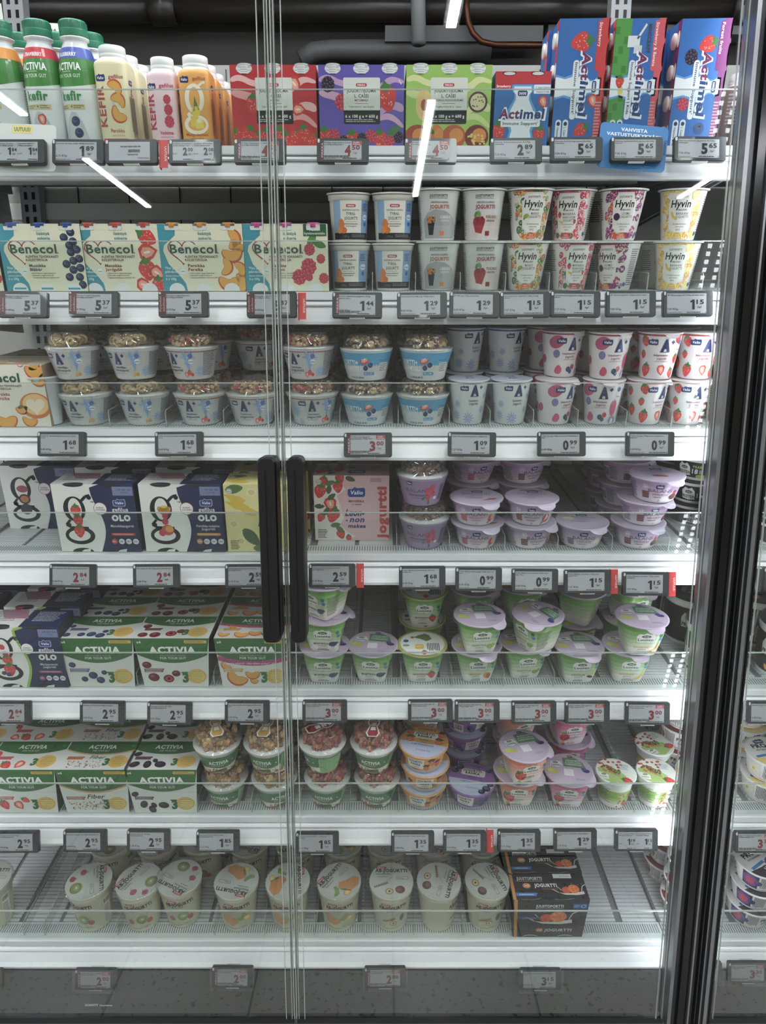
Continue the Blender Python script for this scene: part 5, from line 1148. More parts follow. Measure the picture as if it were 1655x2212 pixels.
# grey spoon cups
def jpcup(key, c1, l1, l2, bowl, berry, desc, bg):
    A = art(); A.text('JUUSTOPORTTI', 0, 64, 3.8, '3a3a3c', 4, 30, b=1.4); A.rect(-15, 62, 15, 62.5, '3a3a3c', 4); A.text('ASIDOFILUS & BIFIDO', 2, 55, 2.6, '5a5a5c', 4, 30, b=.9); A.text('JOGURTTI', 2, 47, 5.8, c1, 4, 34, b=1.8)
    A.poly([(-28,3),(-29,30),(-20,41),(-4,46),(12,44),(28,36),(36,24),(36,3)], bg, 2)
    for i in range(16): A.line([(4+i*1.8, 5), (10+i*1.6, 22), (6+i*1.4, 38)], .35, 'dcdcd8' if key == 'jp_l' else 'c8b4a8', 3)
    A.poly([(-18,8),(-9,8),(-6,28),(-20,28)] if key == 'jp_l' else [(-15,12),(-3,10),(3,28),(-20,28)], bowl, 4); A.ell(-13 if key == 'jp_l' else -8, 30, 8 if key == 'jp_l' else 11, 5.5, bowl, 4, 18)
    cx = -13 if key == 'jp_l' else -8
    for i in range(26): A.ell(cx + R.uniform(-7, 7), 31 + R.uniform(-4, 4), 1.7, 1.6, berry if i % 3 else c1, 6, 8)
    if key != 'jp_l': A.leaf(-14, 38, 12, 70, '5c8a4a', 6); A.leaf(-8, 39, 12, 110, '6c9a58', 6)
    A.text(l1, 14, 33, 4, 'e8e6e2' if key == 'jp_l' else '8a5a50', 5, 20, b=1.2); A.text(l2, 13, 28, 2.8, 'e8e6e2' if key == 'jp_l' else '4a4040', 5, 16, b=.8)
    for i in range(4): A.ell(6 + (i % 2)*4, 9 + (i//2)*3, 2.4, 2.4, berry, 6, 9)
    A.lines(40, 6, 60, 66, 22, '45464a', 3); A.lines(-52, 6, -36, 60, 18, '8a8a8c', 3)
    cup(key, .0345, .0275, .0765, 'dbdad8', A, 'e3e3e3', None, 200, desc, 'pale juustoportti cups' if 0 else 'pale cups with a bowl of berries')
jpcup('jp_l', 'b5662a', 'LAKKA', 'HJORTRON', '26272b', 'd07a3a', 'pale grey cup with dark cup of cloudberries', 'a2a3a4')
jpcup('jp_p', 'a8384a', 'PUOLUKKA', 'LINGON', 'a83038', '8a2430', 'pale cup with red bowl of lingonberries', 'd8ccc8')
# patterned cups
def hyvin(key, cols, fruit, lines_, desc, badge):
    A = art()
    q = random.Random(hash(key) % 99 if 0 else len(key)*7 + ord(key[-1]))
    for side in (-1, 1):
        for i in range(26):
            y = q.uniform(4, 74); x = side*(q.uniform(17, 34) + 0)
            c = q.choice(cols); r = q.uniform(3, 6.5); A.ell(x, y, r, r*q.uniform(.6, 1), c, 2, 12, rot=q.uniform(0, 90))
            for j in range(5): A.ell(x + q.uniform(-r, r)*.6, y + q.uniform(-r, r)*.5, .6, .8, 'f4ecd8', 4 if j % 2 else 3, 6)
    for i in range(10):
        x = -20 + i*4.4; A.ell(x, 6 + q.uniform(-2, 3), 5, 4.6, q.choice(cols), 2, 12); A.ell(x, 74, 5, 3.4, q.choice(cols), 2, 12)
    A.poly([(-19 + 0, 18), (-20, 56), (-12, 67), (0, 70), (12, 67), (20, 56), (19, 18), (8, 12), (-8, 12)], 'e9e6e0', 5)
    A.text('JUUSTOPORTTI', 0, 62.5, 3, '3a3a3c', 6, 20, b=1.2); A.text('Hyvin', 0, 49, 11, '202022', 6, 32, b=1.3, sl=.12)
    A.text('SUOMALAINEN', 2, 44, 2.6, '3a3a3c', 6, 18, b=1)
    for i, t in enumerate(lines_): A.text(t, 4, 38 - i*4.8, 3.8, '5a5a5e', 6, min(24, len(t)*2.9), b=.7)
    A.text('Ei makeutusainetta', 2, 23.5, 2.4, '3a3a3c', 6, 24, sl=.2); A.text('Laktoositon', 2, 19.5, 2.4, '3a3a3c', 6, 16, sl=.2); A.text('150 G', 0, 15, 2.6, '3a3a3c', 6, 8, b=.8)
    B = art(); fruit(B); A.grp(B, 0, 0, 1, 0, 0)
    A.poly([(-9,3)] + [(9.5*math.cos(t), 3 + 9*math.sin(t)) for t in [i*math.pi/10 for i in range(10, -1, -1)]] + [(9,3)], badge, 6); A.text('100 %', 0, 7, 2.6, 'f6e2d0', 8, 8, b=1); A.text('SUOMALAISTA', 0, 4, 2, 'f6e2d0', 8, 15, b=.8)
    A.lines(44, 8, 66, 66, 18, '6a6a6c', 3); A.ell(40, 10, 3.4, 3.4, '3a5a9a', 4)
    A.lines(-66, 30, -42, 64, 10, '6a6a6c', 3); 
    cup(key, .0358, .0255, .0765, 'e8e4de', A, 'e6e6e4', None, 210, desc, 'patterned cups with handwritten lettering')
hyvin('hy_m', ['4c8a3c', 'd8a02c', 'c9642c', '7aa23c', 'd8522c', '2f6a3a'], lambda A: (A.ell(-12, 36, 5, 3.4, '9aa83a', 7, 12, rot=20), A.leaf(-15, 33, 7, 50, '6a8a3c', 7)), ('MANGO', 'JOGURTTI'), 'white cup with green and orange pattern', 'd8542c')
hyvin('hy_r', ['c42a5c', 'e0507c', '3f7c4c', 'd83a44', 'e8a0b8'], lambda A: (A.straw(-14, 38, 8, 0, 7), A.ell(-11, 28, 4.5, 1.8, 'e0c23c', 7, 10, rot=-20), A.straw(15, 28, 6, 0, 7)), ('MANSIKKA-', 'BANAANI-VADELMA', 'JOGURTTI'), 'white cup with pink and green pattern', 'c8303c')
hyvin('hy_p', ['7a2a6c', '9a3a80', 'd8522c', 'b82a6a', '5a3a6a'], lambda A: A.ell(-12, 35, 5.6, 5.6, '4a2a4c', 7, 16), ('LUUMU', 'JOGURTTI'), 'white cup with purple pattern and plum', 'd87a2c')
hyvin('hy_b', ['e3c22c', 'e8b02a', 'efd45a', 'd8962a', 'f0dc7a'], lambda A: (A.poly([(-16,42),(-13,34),(-6,30),(-3,32),(-9,36),(-13,43)], 'e0bc2a', 7)), ('BANAANI', 'JOGURTTI'), 'white cup with yellow pattern and banana', 'd8b02c')
# plain natural and berry 150 g cups
A = art(); A.valio(-12, 64, 15); bigA(A, 7, 52, 17); A.text('luonnon-', 6, 41, 4.4, '2a3356', 5, 19, b=.6); A.text('jogurtti', 6, 35.5, 4.4, '2a3356', 5, 17, b=.6)
for x, y, k in ((-3, 12, 22), (-26, 36, 13), (-30, 16, 18), (26, 26, 14), (30, 50, 12), (-50, 30, 18), (50, 16, 18)): flower(A, x, y, k, '93a9cf')
A.rect(-115, 71.3, 115, 73.5, '2b4a9c', 1); A.vlines(36, 34, 50, 60, 5, '8a90a8')
cup('a_nat', .0330, .0255, .0765, 'dfe0e2', A, 'c9cfdc', art().valio(0, 12, 14, 3).text('A+', 0, -12, 12, '3a4a8a', 3, 16, b=2), 185, 'white cup with blue star flowers', 'white cups with a large blue letter A', rimr=.0354)
def acup(key, fr, c, l3, desc, rimc):
    A = art(); fr(A); A.valio(-14, 62, 17, 6); bigA(A, 8, 48, 18); A.text('lisäaineeton', 2, 39, 3.6, '8a2a4a', 5, 26, b=.8); A.text('jogurtti', 4, 33.5, 4, '8a2a4a', 5, 18, b=.8); A.text(l3, 4, 29.5, 2.6, 'a86a80', 5, 24)
    A.rect(-115, 71.5, 115, 73.7, rimc, 1); A.ell(36, 62, 4, 4, '3c66ae', 5); A.ell(36, 50, 5.4, 4.6, 'e8e8ea', 5); A.text('eila', 36, 48.6, 3, '2a5a3a', 6, 8, b=1); A.vlines(46, 8, 60, 62, 6, '7a7a90'); A.barcode(-74, 14, -60, 40)
    cup(key, .0350, .0262, .0765, 'e6e1e2', A, 'd8cfd2', art().valio(0, 12, 14, 3), 25, desc, 'white cups with a large blue letter A', rimr=.0358)
acup('a_ber', lambda A: (A.poly([(-38,62),(-24,72),(-10,68),(-8,58),(-20,48),(-34,50)], 'c24a78', 2, 2), A.ell(-22, 40, 6.5, 7, '7a78a8', 3), A.poly([(-28,8),(-18,24),(-8,14),(-14,4)], 'c8466c', 2, 2), A.blue(4, 14, 10, z=5), A.rasp(13, 18, 10, z=5), A.blue(9, 10, 8, z=6), A.ell(30, 30, 8, 14, 'c24a78', 2), A.ell(32, 8, 9, 8, '8a88b4', 2), A.poly([(-62,30),(-50,40),(-44,28),(-54,20)], 'c24a78', 2, 2)),
     'c24a78', 'mustikka-vadelma', 'white cup with pink blotches and berries', 'b82a5a')
acup('a_str', lambda A: (A.straw(-28, 62, 16, 20, 2), A.straw(-32, 40, 12, 0, 2), A.straw(-26, 14, 20, -10, 2), A.strawcut(6, 16, 17, 10, 4), A.straw(32, 66, 15, 40, 2), A.straw(34, 34, 14, 0, 2), A.straw(30, 10, 16, 20, 2), A.straw(-52, 24, 18, 0, 2), A.straw(-56, 56, 14, 0, 2), A.straw(56, 30, 18, 0, 2)),
     'd83a3c', 'mansikka', 'white cup with scattered strawberries', 'c8303a')
A = art().lines(-40, 30, -14, 70, 9, '6a5a4c')
for i in range(20): A.poly([(x_ := R.uniform(-60, 60), y_ := R.uniform(8, 56)), (x_+4, y_+4), (x_+8, y_), (x_+4, y_-4)], 'c9a06a', 2)
A.text('P', 6, 44, 8, '2a2a2c', 4, b=2); A.barcode(20, 8, 34, 24)
cup('caramel', .0350, .0262, .072, 'ddb888', A, 'caa06c', None, None, 'caramel coloured cup with waffle pattern', 'caramel coloured cups')

# ---------------------------------------------------------------- dome cups with cereal
def domecup(key, A, base, rimc, cols, ring, seed, desc, lidA=None, H=.053, rt=.0425, rb=.0325, dr=.0400, dh=.0235, rim=.0468, group='dome-lidded cups with cereal', sp=None):
    prof = [(rb*.92, 0), (rb, .0025), (rt, H-.006), (rt+.0012, H-.0055), (rt+.0014, H-.001)]
    b = round_body(prof, base, A, su=4.5); 
    top = blobs(dr*.86, H+.0035, dh*.6, 260 if not ring else 70, cols, .0042, seed, ring)
    f = M('foil'); f.lathe([(rim-.002, H-.0015), (rim-.001, H-.0003), (.0005, H+.0002)], 40, 'dcdcdc', capb=False)
    D = dome(rim, dr, H, dh, lidA)
    proto(key, 'cereal_yogurt_cup', 'yogurt', desc, [('cup_body', b, []), ('foil_seal', f.mesh('f'), []), ('cereal_topping', top, []), ('dome_lid', D, [])], group)
def aplus(l1, l2, l3, fr, stripe):
    A = art(); A.valio(-28, 40, 15); bigA(A, -9, 28, 16); A.text(l1, -6, 19.5, 3.8, '2a3356', 5, 24, b=.9); A.text(l2, -6, 14.5, 3.8, '2a3356', 5, 30, b=.9); A.text(l3, -8, 10, 3, 'a88a5a', 5, 22)
    flower(A, -44, 26, 22, '8fb0d8'); A.poly([(14,46),(22,40),(30,46),(26,30),(22,14),(17,30)], '7ba0cf', 2); flower(A, 22, 38, 26, '8fb0d8', 2, 6); flower(A, -34, 8, 12, '8fb0d8'); flower(A, 44, 14, 20, '8fb0d8')
    A.ell(27, 40, 4, 4, '4a6cae', 5); A.ell(27, 31, 5, 4, 'e4e6ea', 5); A.text('eila', 27, 29.6, 3, '2a3a5a', 6, 8, b=1); fr(A)
    A.lines(50, 6, 78, 46, 17, '5a6078', 3); A.lines(-86, 6, -58, 44, 15, '8a8a90', 3)
    if stripe: A.rect(-140, 46.2, 140, 48, stripe, 1)
    return A
OATS = ['b08a58', 'c9a572', '9a7448', 'd8bb8c', 'a3622c']
domecup('d_van', aplus('vanilja-', 'kerrosjogurtti', '& kauramuro', lambda A: (flower(A, 22, 14, 9, 'e0cf8a', 5, 5), A.ell(26, 9, 4, 3, 'c88a3c', 5), A.ell(20, 8, 3, 3, 'd8a04a', 5)), None), 'dcdcda', None, ['b99a66', 'a8854f', 'c8ac7a'], True, 3, 'clear-domed cup of cereal rings', art().text('A', 0, -8, 14, '5a6a92', 2, 15, b=2), group='white dome-lidded cups')
domecup('d_ber', aplus('luonnon-', 'jogurtti', 'ja marjamysli', lambda A: (A.strawcut(16, 9, 9, 0, 5), A.straw(22, 12, 8, 0, 5), A.ell(28, 9, 3, 3, 'c8302c', 5)), 'a8304a'), 'dfdfde', None, OATS + ['b8323a'], False, 5, 'clear-domed cup of granola, red rim line', art().text('A+', 0, -7, 11, '5a6a92', 2, 18, b=2), group='white dome-lidded cups')
A = art(); A.rect(-135, 0, 135, 47, '4a9fca', 1); A.text('JOGURTTI+', -16, 27, 8, 'e8eef0', 5, 48, b=2); A.text('MARJAMYSLI', -14, 17, 8, 'e8eef0', 5, 54, b=2); A.pirkka(-30, 43, 14, 5); A.text('LUONNON', -26, 37, 2.8, 'd8e6ee', 5, 16, b=.8)
A.strawcut(20, 36, 18, -50, 5); A.blue(22, 22, 9.5, z=6); A.blue(31, 27, 9.5, z=5); A.lines(-12, 12.5, 16, 14.5, 1, 'cfe2ee', 5); A.rect(18, 10, 40, 15, '3a8cba', 4, r=2); A.text('180 g', 24, 11.2, 3, 'e2eef4', 6, 9, b=.6); A.lines(30, 11, 38, 14, 2, 'e2eef4', 6)
A.text('01.04.26', -4, 4, 3.4, '1f2c3c', 5, 17, b=.6); A.text('09:43', 12, 4, 3.4, '1f2c3c', 5, 11, b=.6); A.rect(50, 14, 72, 30, 'dfe0da', 3); A.lines(51, 15, 71, 29, 5, '4a4a4c', 4); A.lines(48, 33, 74, 44, 4, '2a5a7a', 4)
domecup('d_blu', A, 'e2e6e8', None, OATS + ['6a2a2c', '3a2a3a', 'd8cba8'], False, 9, 'sky blue cup with clear dome of muesli', None, H=.0515)
def balA(num, l1, c1, fr, rightpanel=True):
    A = art(); A.valio(-2, 32, 14, 6); A.text('BALANS', 0, 21, 6, '5c4c74', 5, 44, b=.2); A.text(l1, 0, 15.5, 2.9, c1, 5, 30, b=1.2); A.rect(-14, 13.5, 14, 13.8, '8a7a9a', 4); A.lines(-11, 10, 11, 12.6, 1, c1, 4); A.ell(0, 5, 2.6, 2.2, c1, 4, 12); A.ell(0, 5, 2, 1.6, 'e4d8e6', 5, 12)
    if num: A.ell(-27, 29, 5.6, 5.6, 'ddd0e4', 4, 18); A.ell(-27, 29, 5, 5, 'c4a6cc', 5, 18); A.text(num, -27, 27.5, 4.4, 'f2ecf6', 6, 6.5, b=1.2); A.text('kcal', -27, 25.2, 1.6, 'f2ecf6', 6, 4)
    for i in range(4): A.rect(-34, 9 + i*3.3, -20, 11.6 + i*3.3, c1, 4, r=.8)
    fr(A); A.lines(44, 8, 66, 34, 10, '4a5a94', 3); A.lines(-66, 6, -44, 34, 10, '5a5a80', 3); A.barcode(-84, 6, -68, 30)
    return A
def balcol(H, n=9):
    return [(.030*.93, 0), (.031, .002)] , None
def mixc(a, b, t): return ''.join('%02x' % int(int(a[i:i+2], 16)*(1-t) + int(b[i:i+2], 16)*t) for i in (0, 2, 4))
def gradprof(rb, rt, H, n=8): return [(rb*.93, 0), (rb, .0022)] + [(rb + (rt-rb)*(i/n)**.8, .0022 + (H-.0052)*i/n) for i in range(1, n+1)]
def bal(key, num, l1, c1, fr, desc, lidA):
    H, rt, rb = .0435, .0432, .0325; pr = gradprof(rb, rt, H)
    cup(key, rt, rb, H, 'c9a3cf', balA(num, l1, c1, fr), 'c4b6cc', lidA, 30, desc, 'lilac bowl cups', cfun=lambda j: mixc('e6dfe6', 'b494ba', min(1, max(0, j-1)/6)), prof=pr, rimr=.0470, sv=6)
def lidB(fr):
    L = art(); L.text('BALANS', 0, 8, 8, '8a78a4', 3, 52, b=.2, rot=0); L.valio(2, 24, 20, 4); L.text('VANUKAS', 0, 0, 4, '7a5a80', 3, 22, b=.6); L.lines(-20, -12, 16, -5, 3, '9a8ab0', 3); fr(L); return L
bal('b_pea', '50', 'KERROSJOGURTTI', 'c8525c', lambda A: (A.ell(31, 15, 7, 8, 'c8412c', 5), A.ell(34, 17, 4, 6, 'e4a24a', 6), flower(A, 30, 27, 9, 'eadcb0', 5, 5), A.leaf(26, 6, 8, 30, '6a9a4c', 5)), 'lilac bowl cup with peach and vanilla', lidB(lambda L: L.poly([(10,-22),(30,-16),(36,-8),(22,-10)], 'a8544a', 3)))
bal('b_app', '51', 'KERROSJOGURTTI', '7c3c3a', lambda A: (A.ell(30, 15, 8, 9, 'b83a30', 5), A.poly([(26,8),(30,24),(36,16)], 'f0e2bc', 6), A.line([(26,30),(32,34)], 2, '9a5a34', 6), A.leaf(22, 6, 9, 30, '6a9a4c', 6)), 'lilac bowl cup with apple and cinnamon', lidB(lambda L: (L.line([(-20,30),(8,34)], 4, '8a5236', 3), L.line([(-14,34),(20,30)], 3, '9a6242', 4))))
bal('b_van', '', 'VANUKAS', '8a6a8c', lambda A: (A.ell(29, 14, 10, 5, 'e8dcc0', 5), A.ell(29, 17, 7, 4, 'f2ead4', 6), A.ell(30, 20, 4, 2.6, 'e4d6b4', 7)), 'lilac bowl cup with vanilla cream', lidB(lambda L: (L.ell(-24, 6, 11, 8, 'e4d8bc', 3), L.ell(-24, 8, 7, 5, 'f0e8d0', 4))))
bal('b_cho', '64', 'VANUKAS', '7c2c2c', lambda A: (A.ell(30, 12, 9.5, 5.5, '6a3428', 5), A.ell(30, 14, 6, 3, '8a4c3a', 6), A.rasp(31, 21, 9, z=7)), 'lilac bowl cup with raspberry and chocolate', lidB(lambda L: (L.ell(2, -16, 14, 5, '8a3c34', 3), L.ell(4, -18, 8, 3, 'b84a40', 4))))
A = art(); A.valio(-24, 44, 12); A.text('BALANS', -8, 27, 7, '6a5a84', 5, 50, b=.2); A.text('KERROSJOGURTTI', -8, 20, 3.6, '4a3a60', 5, 40, b=1); A.lines(-24, 14, 8, 17, 1, '8a7a9a', 4); A.rasp(22, 36, 11, z=5); A.rasp(12, 30, 13, z=5); A.rasp(14, 18, 11, z=5); A.rasp(24, 24, 12, z=5); A.leaf(4, 16, 10, 40, '3f7c44', 5); A.leaf(16, 8, 10, 80, '3f7c44', 5); A.ell(30, 16, 4, 3, 'e4dce8', 5); A.vlines(40, 8, 54, 40, 5, '6a6480')
domecup('d_bal', A, 'b79cc8', None, ['5a3a24', '6e4a2e', '4a2e1e', '7c5636'], False, 11, 'lilac cup with clear dome of dark granola', art().ell(0, 0, 24, 22, 'd8cbe2', 1, 24).text('BALANS', 4, -4, 6, '5a4a74', 3, 32, b=.4).rasp(-14, 8, 11, z=3), H=.0545, rt=.0430, rb=.0315, dh=.026, rim=.0462)

# ---------------------------------------------------------------- square-footed cups with round lids
def luonto(key, fl, word, wc, fr, desc, side='g', green=True, lid='lil'):
    H = .0665; n = 7; prof = [(.0245, 0), (.0255, .0015)] + [(.0255 + (.0405-.0255)*i/n, .0015 + (H-.0045)*i/n) for i in range(1, n+1)]; k = [6, 7] + [7 - 5*(i/n)**1.6 for i in range(1, n+1)]
    lo, hi = ('ecebe2', '66a244') if green == 1 else green
    A = art(); A.poly([(-12,33),(-13,46),(-9,51),(-4,50),(0,53),(4,50),(9,51),(13,46),(12,33),(4,31),(0,33),(-4,31)], 'ecebe6', 4)
    A.arla(0, 45, 13, 5); A.text('Luonto', 0, 35, 6, '22221f', 6, 22, b=1.4)
    A.text(word, -4, 18, 4.6, wc, 5, min(24, len(word)*3.6), b=1.2); A.text('JOGURTTI', -3, 13.5, 2.8, '5a5a4c', 5, 14, b=.4); A.text('YDIN MAKUJA', -2, 8, 1.8, '3a3a34', 5, 16, b=.8); A.lines(-12, 4, 12, 7, 1, '3a3a34', 5)
    fr(A); A.ell(22, 46, 3.6, 3.6, '3a7a5a', 4); A.ell(24, 38, 4, 3.2, '3f8cc4', 4)
    A.lines(30, 10, 52, 50, 16, '5a6a3c', 3); A.lines(-54, 6, -34, 44, 12, 'd8d8c4', 3)
    b = M('plastic'); b.lathe(prof, 56, 'ffffff', k=k, cfun=lambda j: mixc(lo, hi, max(0, min(1, (j-2)/5)))); b.lathe([(.0400, H-.0032), (.0452, H-.0026), (.0452, H-.0008), (.040, H-.0006)], 44, 'e8e8e4', capb=False)
    stamp(b, A, wrap(prof, 28, k), su=5, sv=8)
    L = art()
    if lid == 'lil':
        L.poly([(-30,14),(-14,30),(2,33),(-4,20),(-24,2)] if 0 else [(-33,8),(-33,20),(-14,22),(-10,10),(-20,4)], 'ececea', 3); L.arla(-23, 17, 10, 4); L.text('Luonto', -22, 8, 5.4, '22221f', 6, 18, b=1.2)
        L.poly([(-9,32),(-8,8),(34,6),(28,24),(14,36)], '5c8a64', 2); [L.text(t, 11, 24 - i*5.6, 3.8, 'e4ece2', 5, w_, b=1.1) for i, (t, w_) in enumerate((('SKANNAA MINUT', 28), ('JA VOITA LUPSAT', 32), ('SUPERPAIKKOJA!', 32)))]
        L.ell(6, 37, 5.5, 3.4, '4a2e5a', 4); L.text('ARVO', 6, 36, 2.4, 'e8e0ee', 5, 7, b=.8)
        L.ell(-33, -5, 8, 6, 'c9cf4a', 3); L.ell(-25, -9, 6, 5, 'b9c23c', 3); L.ell(33, 0, 7, 5, '3a3a78', 3); L.ell(29, 4, 5, 4, '4a4a90', 4)
        L.rect(-9, -17, 9, 1, 'e6e4e8', 3); L.lines(10, -28, 30, -22, 2, '9a88ae', 3)
    else:
        L.ell(0, 0, 41, 41, 'e6e8e2', 1, 36); L.poly([(-6,28),(6,34),(14,28),(18,14),(8,6),(-2,14),(-16,20)], '5c7a34', 3); L.ell(-18, 20, 3.5, 3.5, 'c8402c', 4); L.rect(-14, -20, 2, -4, 'e3b82c', 3, r=3); L.text('LUONTO', -6, -12, 3, 'f6f0e0', 5, 12, b=1)
        L.ell(-30, 8, 5, 5, '2a4aa0', 3); L.vlines(8, -26, 32, 0, 8, '3a3a3a', 3); L.straw(2, -32, 12, 0, 4); L.arla(-30, -8, 12, 4)
    ld = foil_lid(.0468, H, 'c2b0c7' if lid == 'lil' else 'b7b45a', L, {'lil': 60, 'grn': None}[lid] if side == 'g' else side)
    proto(key, 'yogurt_cup', 'yogurt', desc, [('cup_body', b.mesh('b'), []), ('foil_lid', ld, [])], 'square-footed cups with round foil lids')
def bird(A, x, y, c, k=1): A.ell(x, y, 7.5*k, 5.5*k, c, 5, 16, rot=12); A.ell(x+6*k, y+3*k, 3.4*k, 3*k, c, 5, 12); A.poly([(x+8*k,y+4*k),(x+12*k,y+3.4*k),(x+8.6*k,y+2*k)], mixc(c, '000000', .3), 6); A.line([(x-1,y-5*k),(x-1.4,y-11*k)], .5, '4a4a4a', 5); A.line([(x+2,y-5*k),(x+2.2,y-11*k)], .5, '4a4a4a', 5)
luonto('lu_blu', '', 'MUSTIKKA', '55604a', lambda A: bird(A, 16, 20, '4a4a6e'), 'green cup with blueberry bird', side=95)
luonto('lu_str', '', 'MANSIKKA', 'c8523c', lambda A: A.straw(15, 19, 15, 10, 5), 'green cup with strawberry', lid='grn')
luonto('lu_man', '', 'MANGO', 'c98a4a', lambda A: (A.ell(16, 18, 6, 8, 'e0923c', 5), A.ell(19, 17, 4, 7, 'b85a34', 6)), 'green cup with mango', side=20)
luonto('lu_pea', '', 'PÄÄRYNÄ', '8aa05a', lambda A: (A.ell(15, 18, 6.5, 5, '8fb84c', 5), A.ell(20, 22, 4, 4, 'a2c45c', 5), bird(A, 15, 18, '8ab04a', .8)), 'green cup with pear', side=40)
luonto('lu_van', '', 'VANILJA', '7a7a5a', lambda A: (A.ell(17, 16, 6, 3, '5a4632', 5, rot=-15), A.ell(20, 26, 3, 5, 'cfd86a', 5)), 'green cup with vanilla pod', side=20)
luonto('lu_ban', '', 'BANAANI', 'e3a84a', lambda A: A.poly([(8,10),(14,12),(20,20),(20,30),(23,30),(24,18),(18,8),(12,6)], 'e8bc3a', 5), 'green cup with yellow banana', side=15)
def bigfruit(A, f):
    f(A); A.ell(-19, 11, 4, 4, 'b8bc2e', 6); A.ell(-18, 4.5, 4.4, 3.6, 'c03a44', 6)
luonto('lq_str', '', 'RAHKAJOGURTTI', '3a2a2a', lambda A: bigfruit(A, lambda A: A.straw(-16, 26, 24, 20, 2)), 'salmon pink cup with big strawberry', green=('f4ece6', 'e0735c'), side=60)
luonto('lq_ras', '', 'RAHKAJOGURTTI', '3a2a2a', lambda A: bigfruit(A, lambda A: (A.rasp(-16, 24, 22, z=2), A.leaf(-16, 36, 14, 0, '5a9a4a', 4))), 'pink cup with big raspberry', green=('f4e6ea', 'd0568c'), side=60)
# crumble cups
A = art(); A.lines(-40, 14, -8, 50, 12, '4a6a3a', 3)
for i in range(26): A.ell(R.uniform(6, 40), R.uniform(4, 40), 2.2, 2.2, R.choice(('c8382c', 'd8503c', 'c42e34')), 3, 9)
A.straw(24, 14, 14, 20, 4)
L = art(); L.ell(0, 0, 36, 36, 'dfe6da', 1, 30)
for i in range(26): L.ell(R.uniform(-30, 10), R.uniform(-5, 34)*.9, 3, 3, R.choice(('c8382c', 'b83a34', 'd8604c')), 2, 9)
L.poly([(-30,-20),(-34,4),(-10,14),(18,-8),(14,-28),(-8,-34)], 'a8c46c', 2); L.text('PÖKSIS', -10, 0, 9, '2f6a3a', 5, 36, b=2.4, rot=-25); L.text('MANSIKKA', -4, -9, 3.6, 'b8383c', 5, 22, b=1, rot=-25); L.poly([(-32,-6),(-14,-12),(-14,-24),(-30,-22)], 'ecebe6', 4); L.arla(-23, -12, 9, 5); L.text('Luonto', -23, -20, 4, '22221f', 7, 13, b=1); L.straw(20, -20, 17, 80, 4); L.lines(6, 8, 26, 24, 4, '9aa6c0', 4)
cup('poks', .0335, .0258, .066, 'e9e9e2', A, 'e4e8e2', L, None, 'white and green cup with strawberry-dotted lid', 'white and green crumble cups', cfun=lambda j: ('f0e6e2' if j < 3 else mixc('f0eadc', '8fb83c', min(1, (j-2)/3)) if j < 8 else 'ecece8'), prof=gradprof(.0255, .0335, .066, 10), rimr=.0372, sv=8)
# quark bowls
def rahka(key, c1, lidc, fr, flid, l3, desc):
    A = art(); A.rect(-150, 0, 150, 9, 'b5bcd8', 1); A.poly([(-26,14),(-24,36),(10,38),(8,14)], 'e6e2da', 3); A.text('JOGURTTI-', -8, 29, 5.4, '2c2c30', 5, 28, b=1.8); A.text('RAHKA', -8, 22, 5.4, '2c2c30', 5, 20, b=1.8); A.text(l3, -8, 16.5, 3, '2c2c30', 5, 14, b=.8); A.lines(-20, 10, 6, 13, 1, '4a4a50', 4); fr(A); A.barcode(-76, 10, -54, 30); A.ell(-40, 24, 4, 4, '3a5aa8', 4)
    L = art(); L.ell(0, 0, 44, 44, lidc, 1, 36); L.poly([(44*math.cos(t), 44*math.sin(t)) for t in [math.pi*(1.03 + .94*i/14) for i in range(15)]], 'b5bcd8', 2); L.text('JUUSTOPORTTI', 0, 33, 5, '4a3424', 4, 34, b=1.6); L.rect(-22, 8, 24, 26, 'e0dcd4', 3, r=4); L.text('JOGURTTI-', 0, 19, 6.4, '2c2c30', 5, 38, b=2.2); L.text('RAHKA', 0, 11.5, 6.4, '2c2c30', 5, 28, b=2.2); L.text(l3, 0, 2, 3.6, '2c2c30', 5, 16, b=.8); L.text('LAKTOOSITON', 0, -12, 4.4, '5a5a78', 5, 40, b=1); L.text('150 g', 0, -4, 3, '5a4a3a', 5, 10); L.text('12/04/26', 4, -26, 4, '5a5f78', 4, 26); flid(L)
    cup(key, .0430, .0350, .0445, 'e8e4e0', A, lidc, L, 210, desc, 'bowl cups of yogurt quark', cfun=lambda j: mixc('b5bcd8', c1, min(1, j/3)) if j < 5 else c1, prof=gradprof(.034, .0430, .0445), rimr=.0462, sv=8)
def clb(A, x, y, k, z=4):
    A.poly([(x-k*.6,y+k*.4),(x,y+k*.2),(x+k*.6,y+k*.5),(x+k*.2,y+k*.7),(x-k*.2,y+k*.8)], '4a3c2c', z); A.ell(x, y, k*.44, k*.42, 'b8482c', z)
    for i in range(10): A.ell(x + k*.3*math.cos(i*2.4)*((i+1)/10)**.5, y + k*.28*math.sin(i*2.4)*((i+1)/10)**.5, k*.11, k*.1, R.choice(('d8663c', 'c8522c', 'e08a4c')), z+1, 7)
rahka('ra_l', 'e3a24a', 'c98f3e', lambda A: (clb(A, 24, 28, 15), clb(A, 14, 16, 13), clb(A, 38, 22, 14), clb(A, -40, 18, 13)), lambda L: (clb(L, -30, 22, 15), clb(L, -26, 2, 17), clb(L, 30, 24, 15), clb(L, 28, 4, 16)), 'Lakka', 'orange quark bowl with cloudberries')
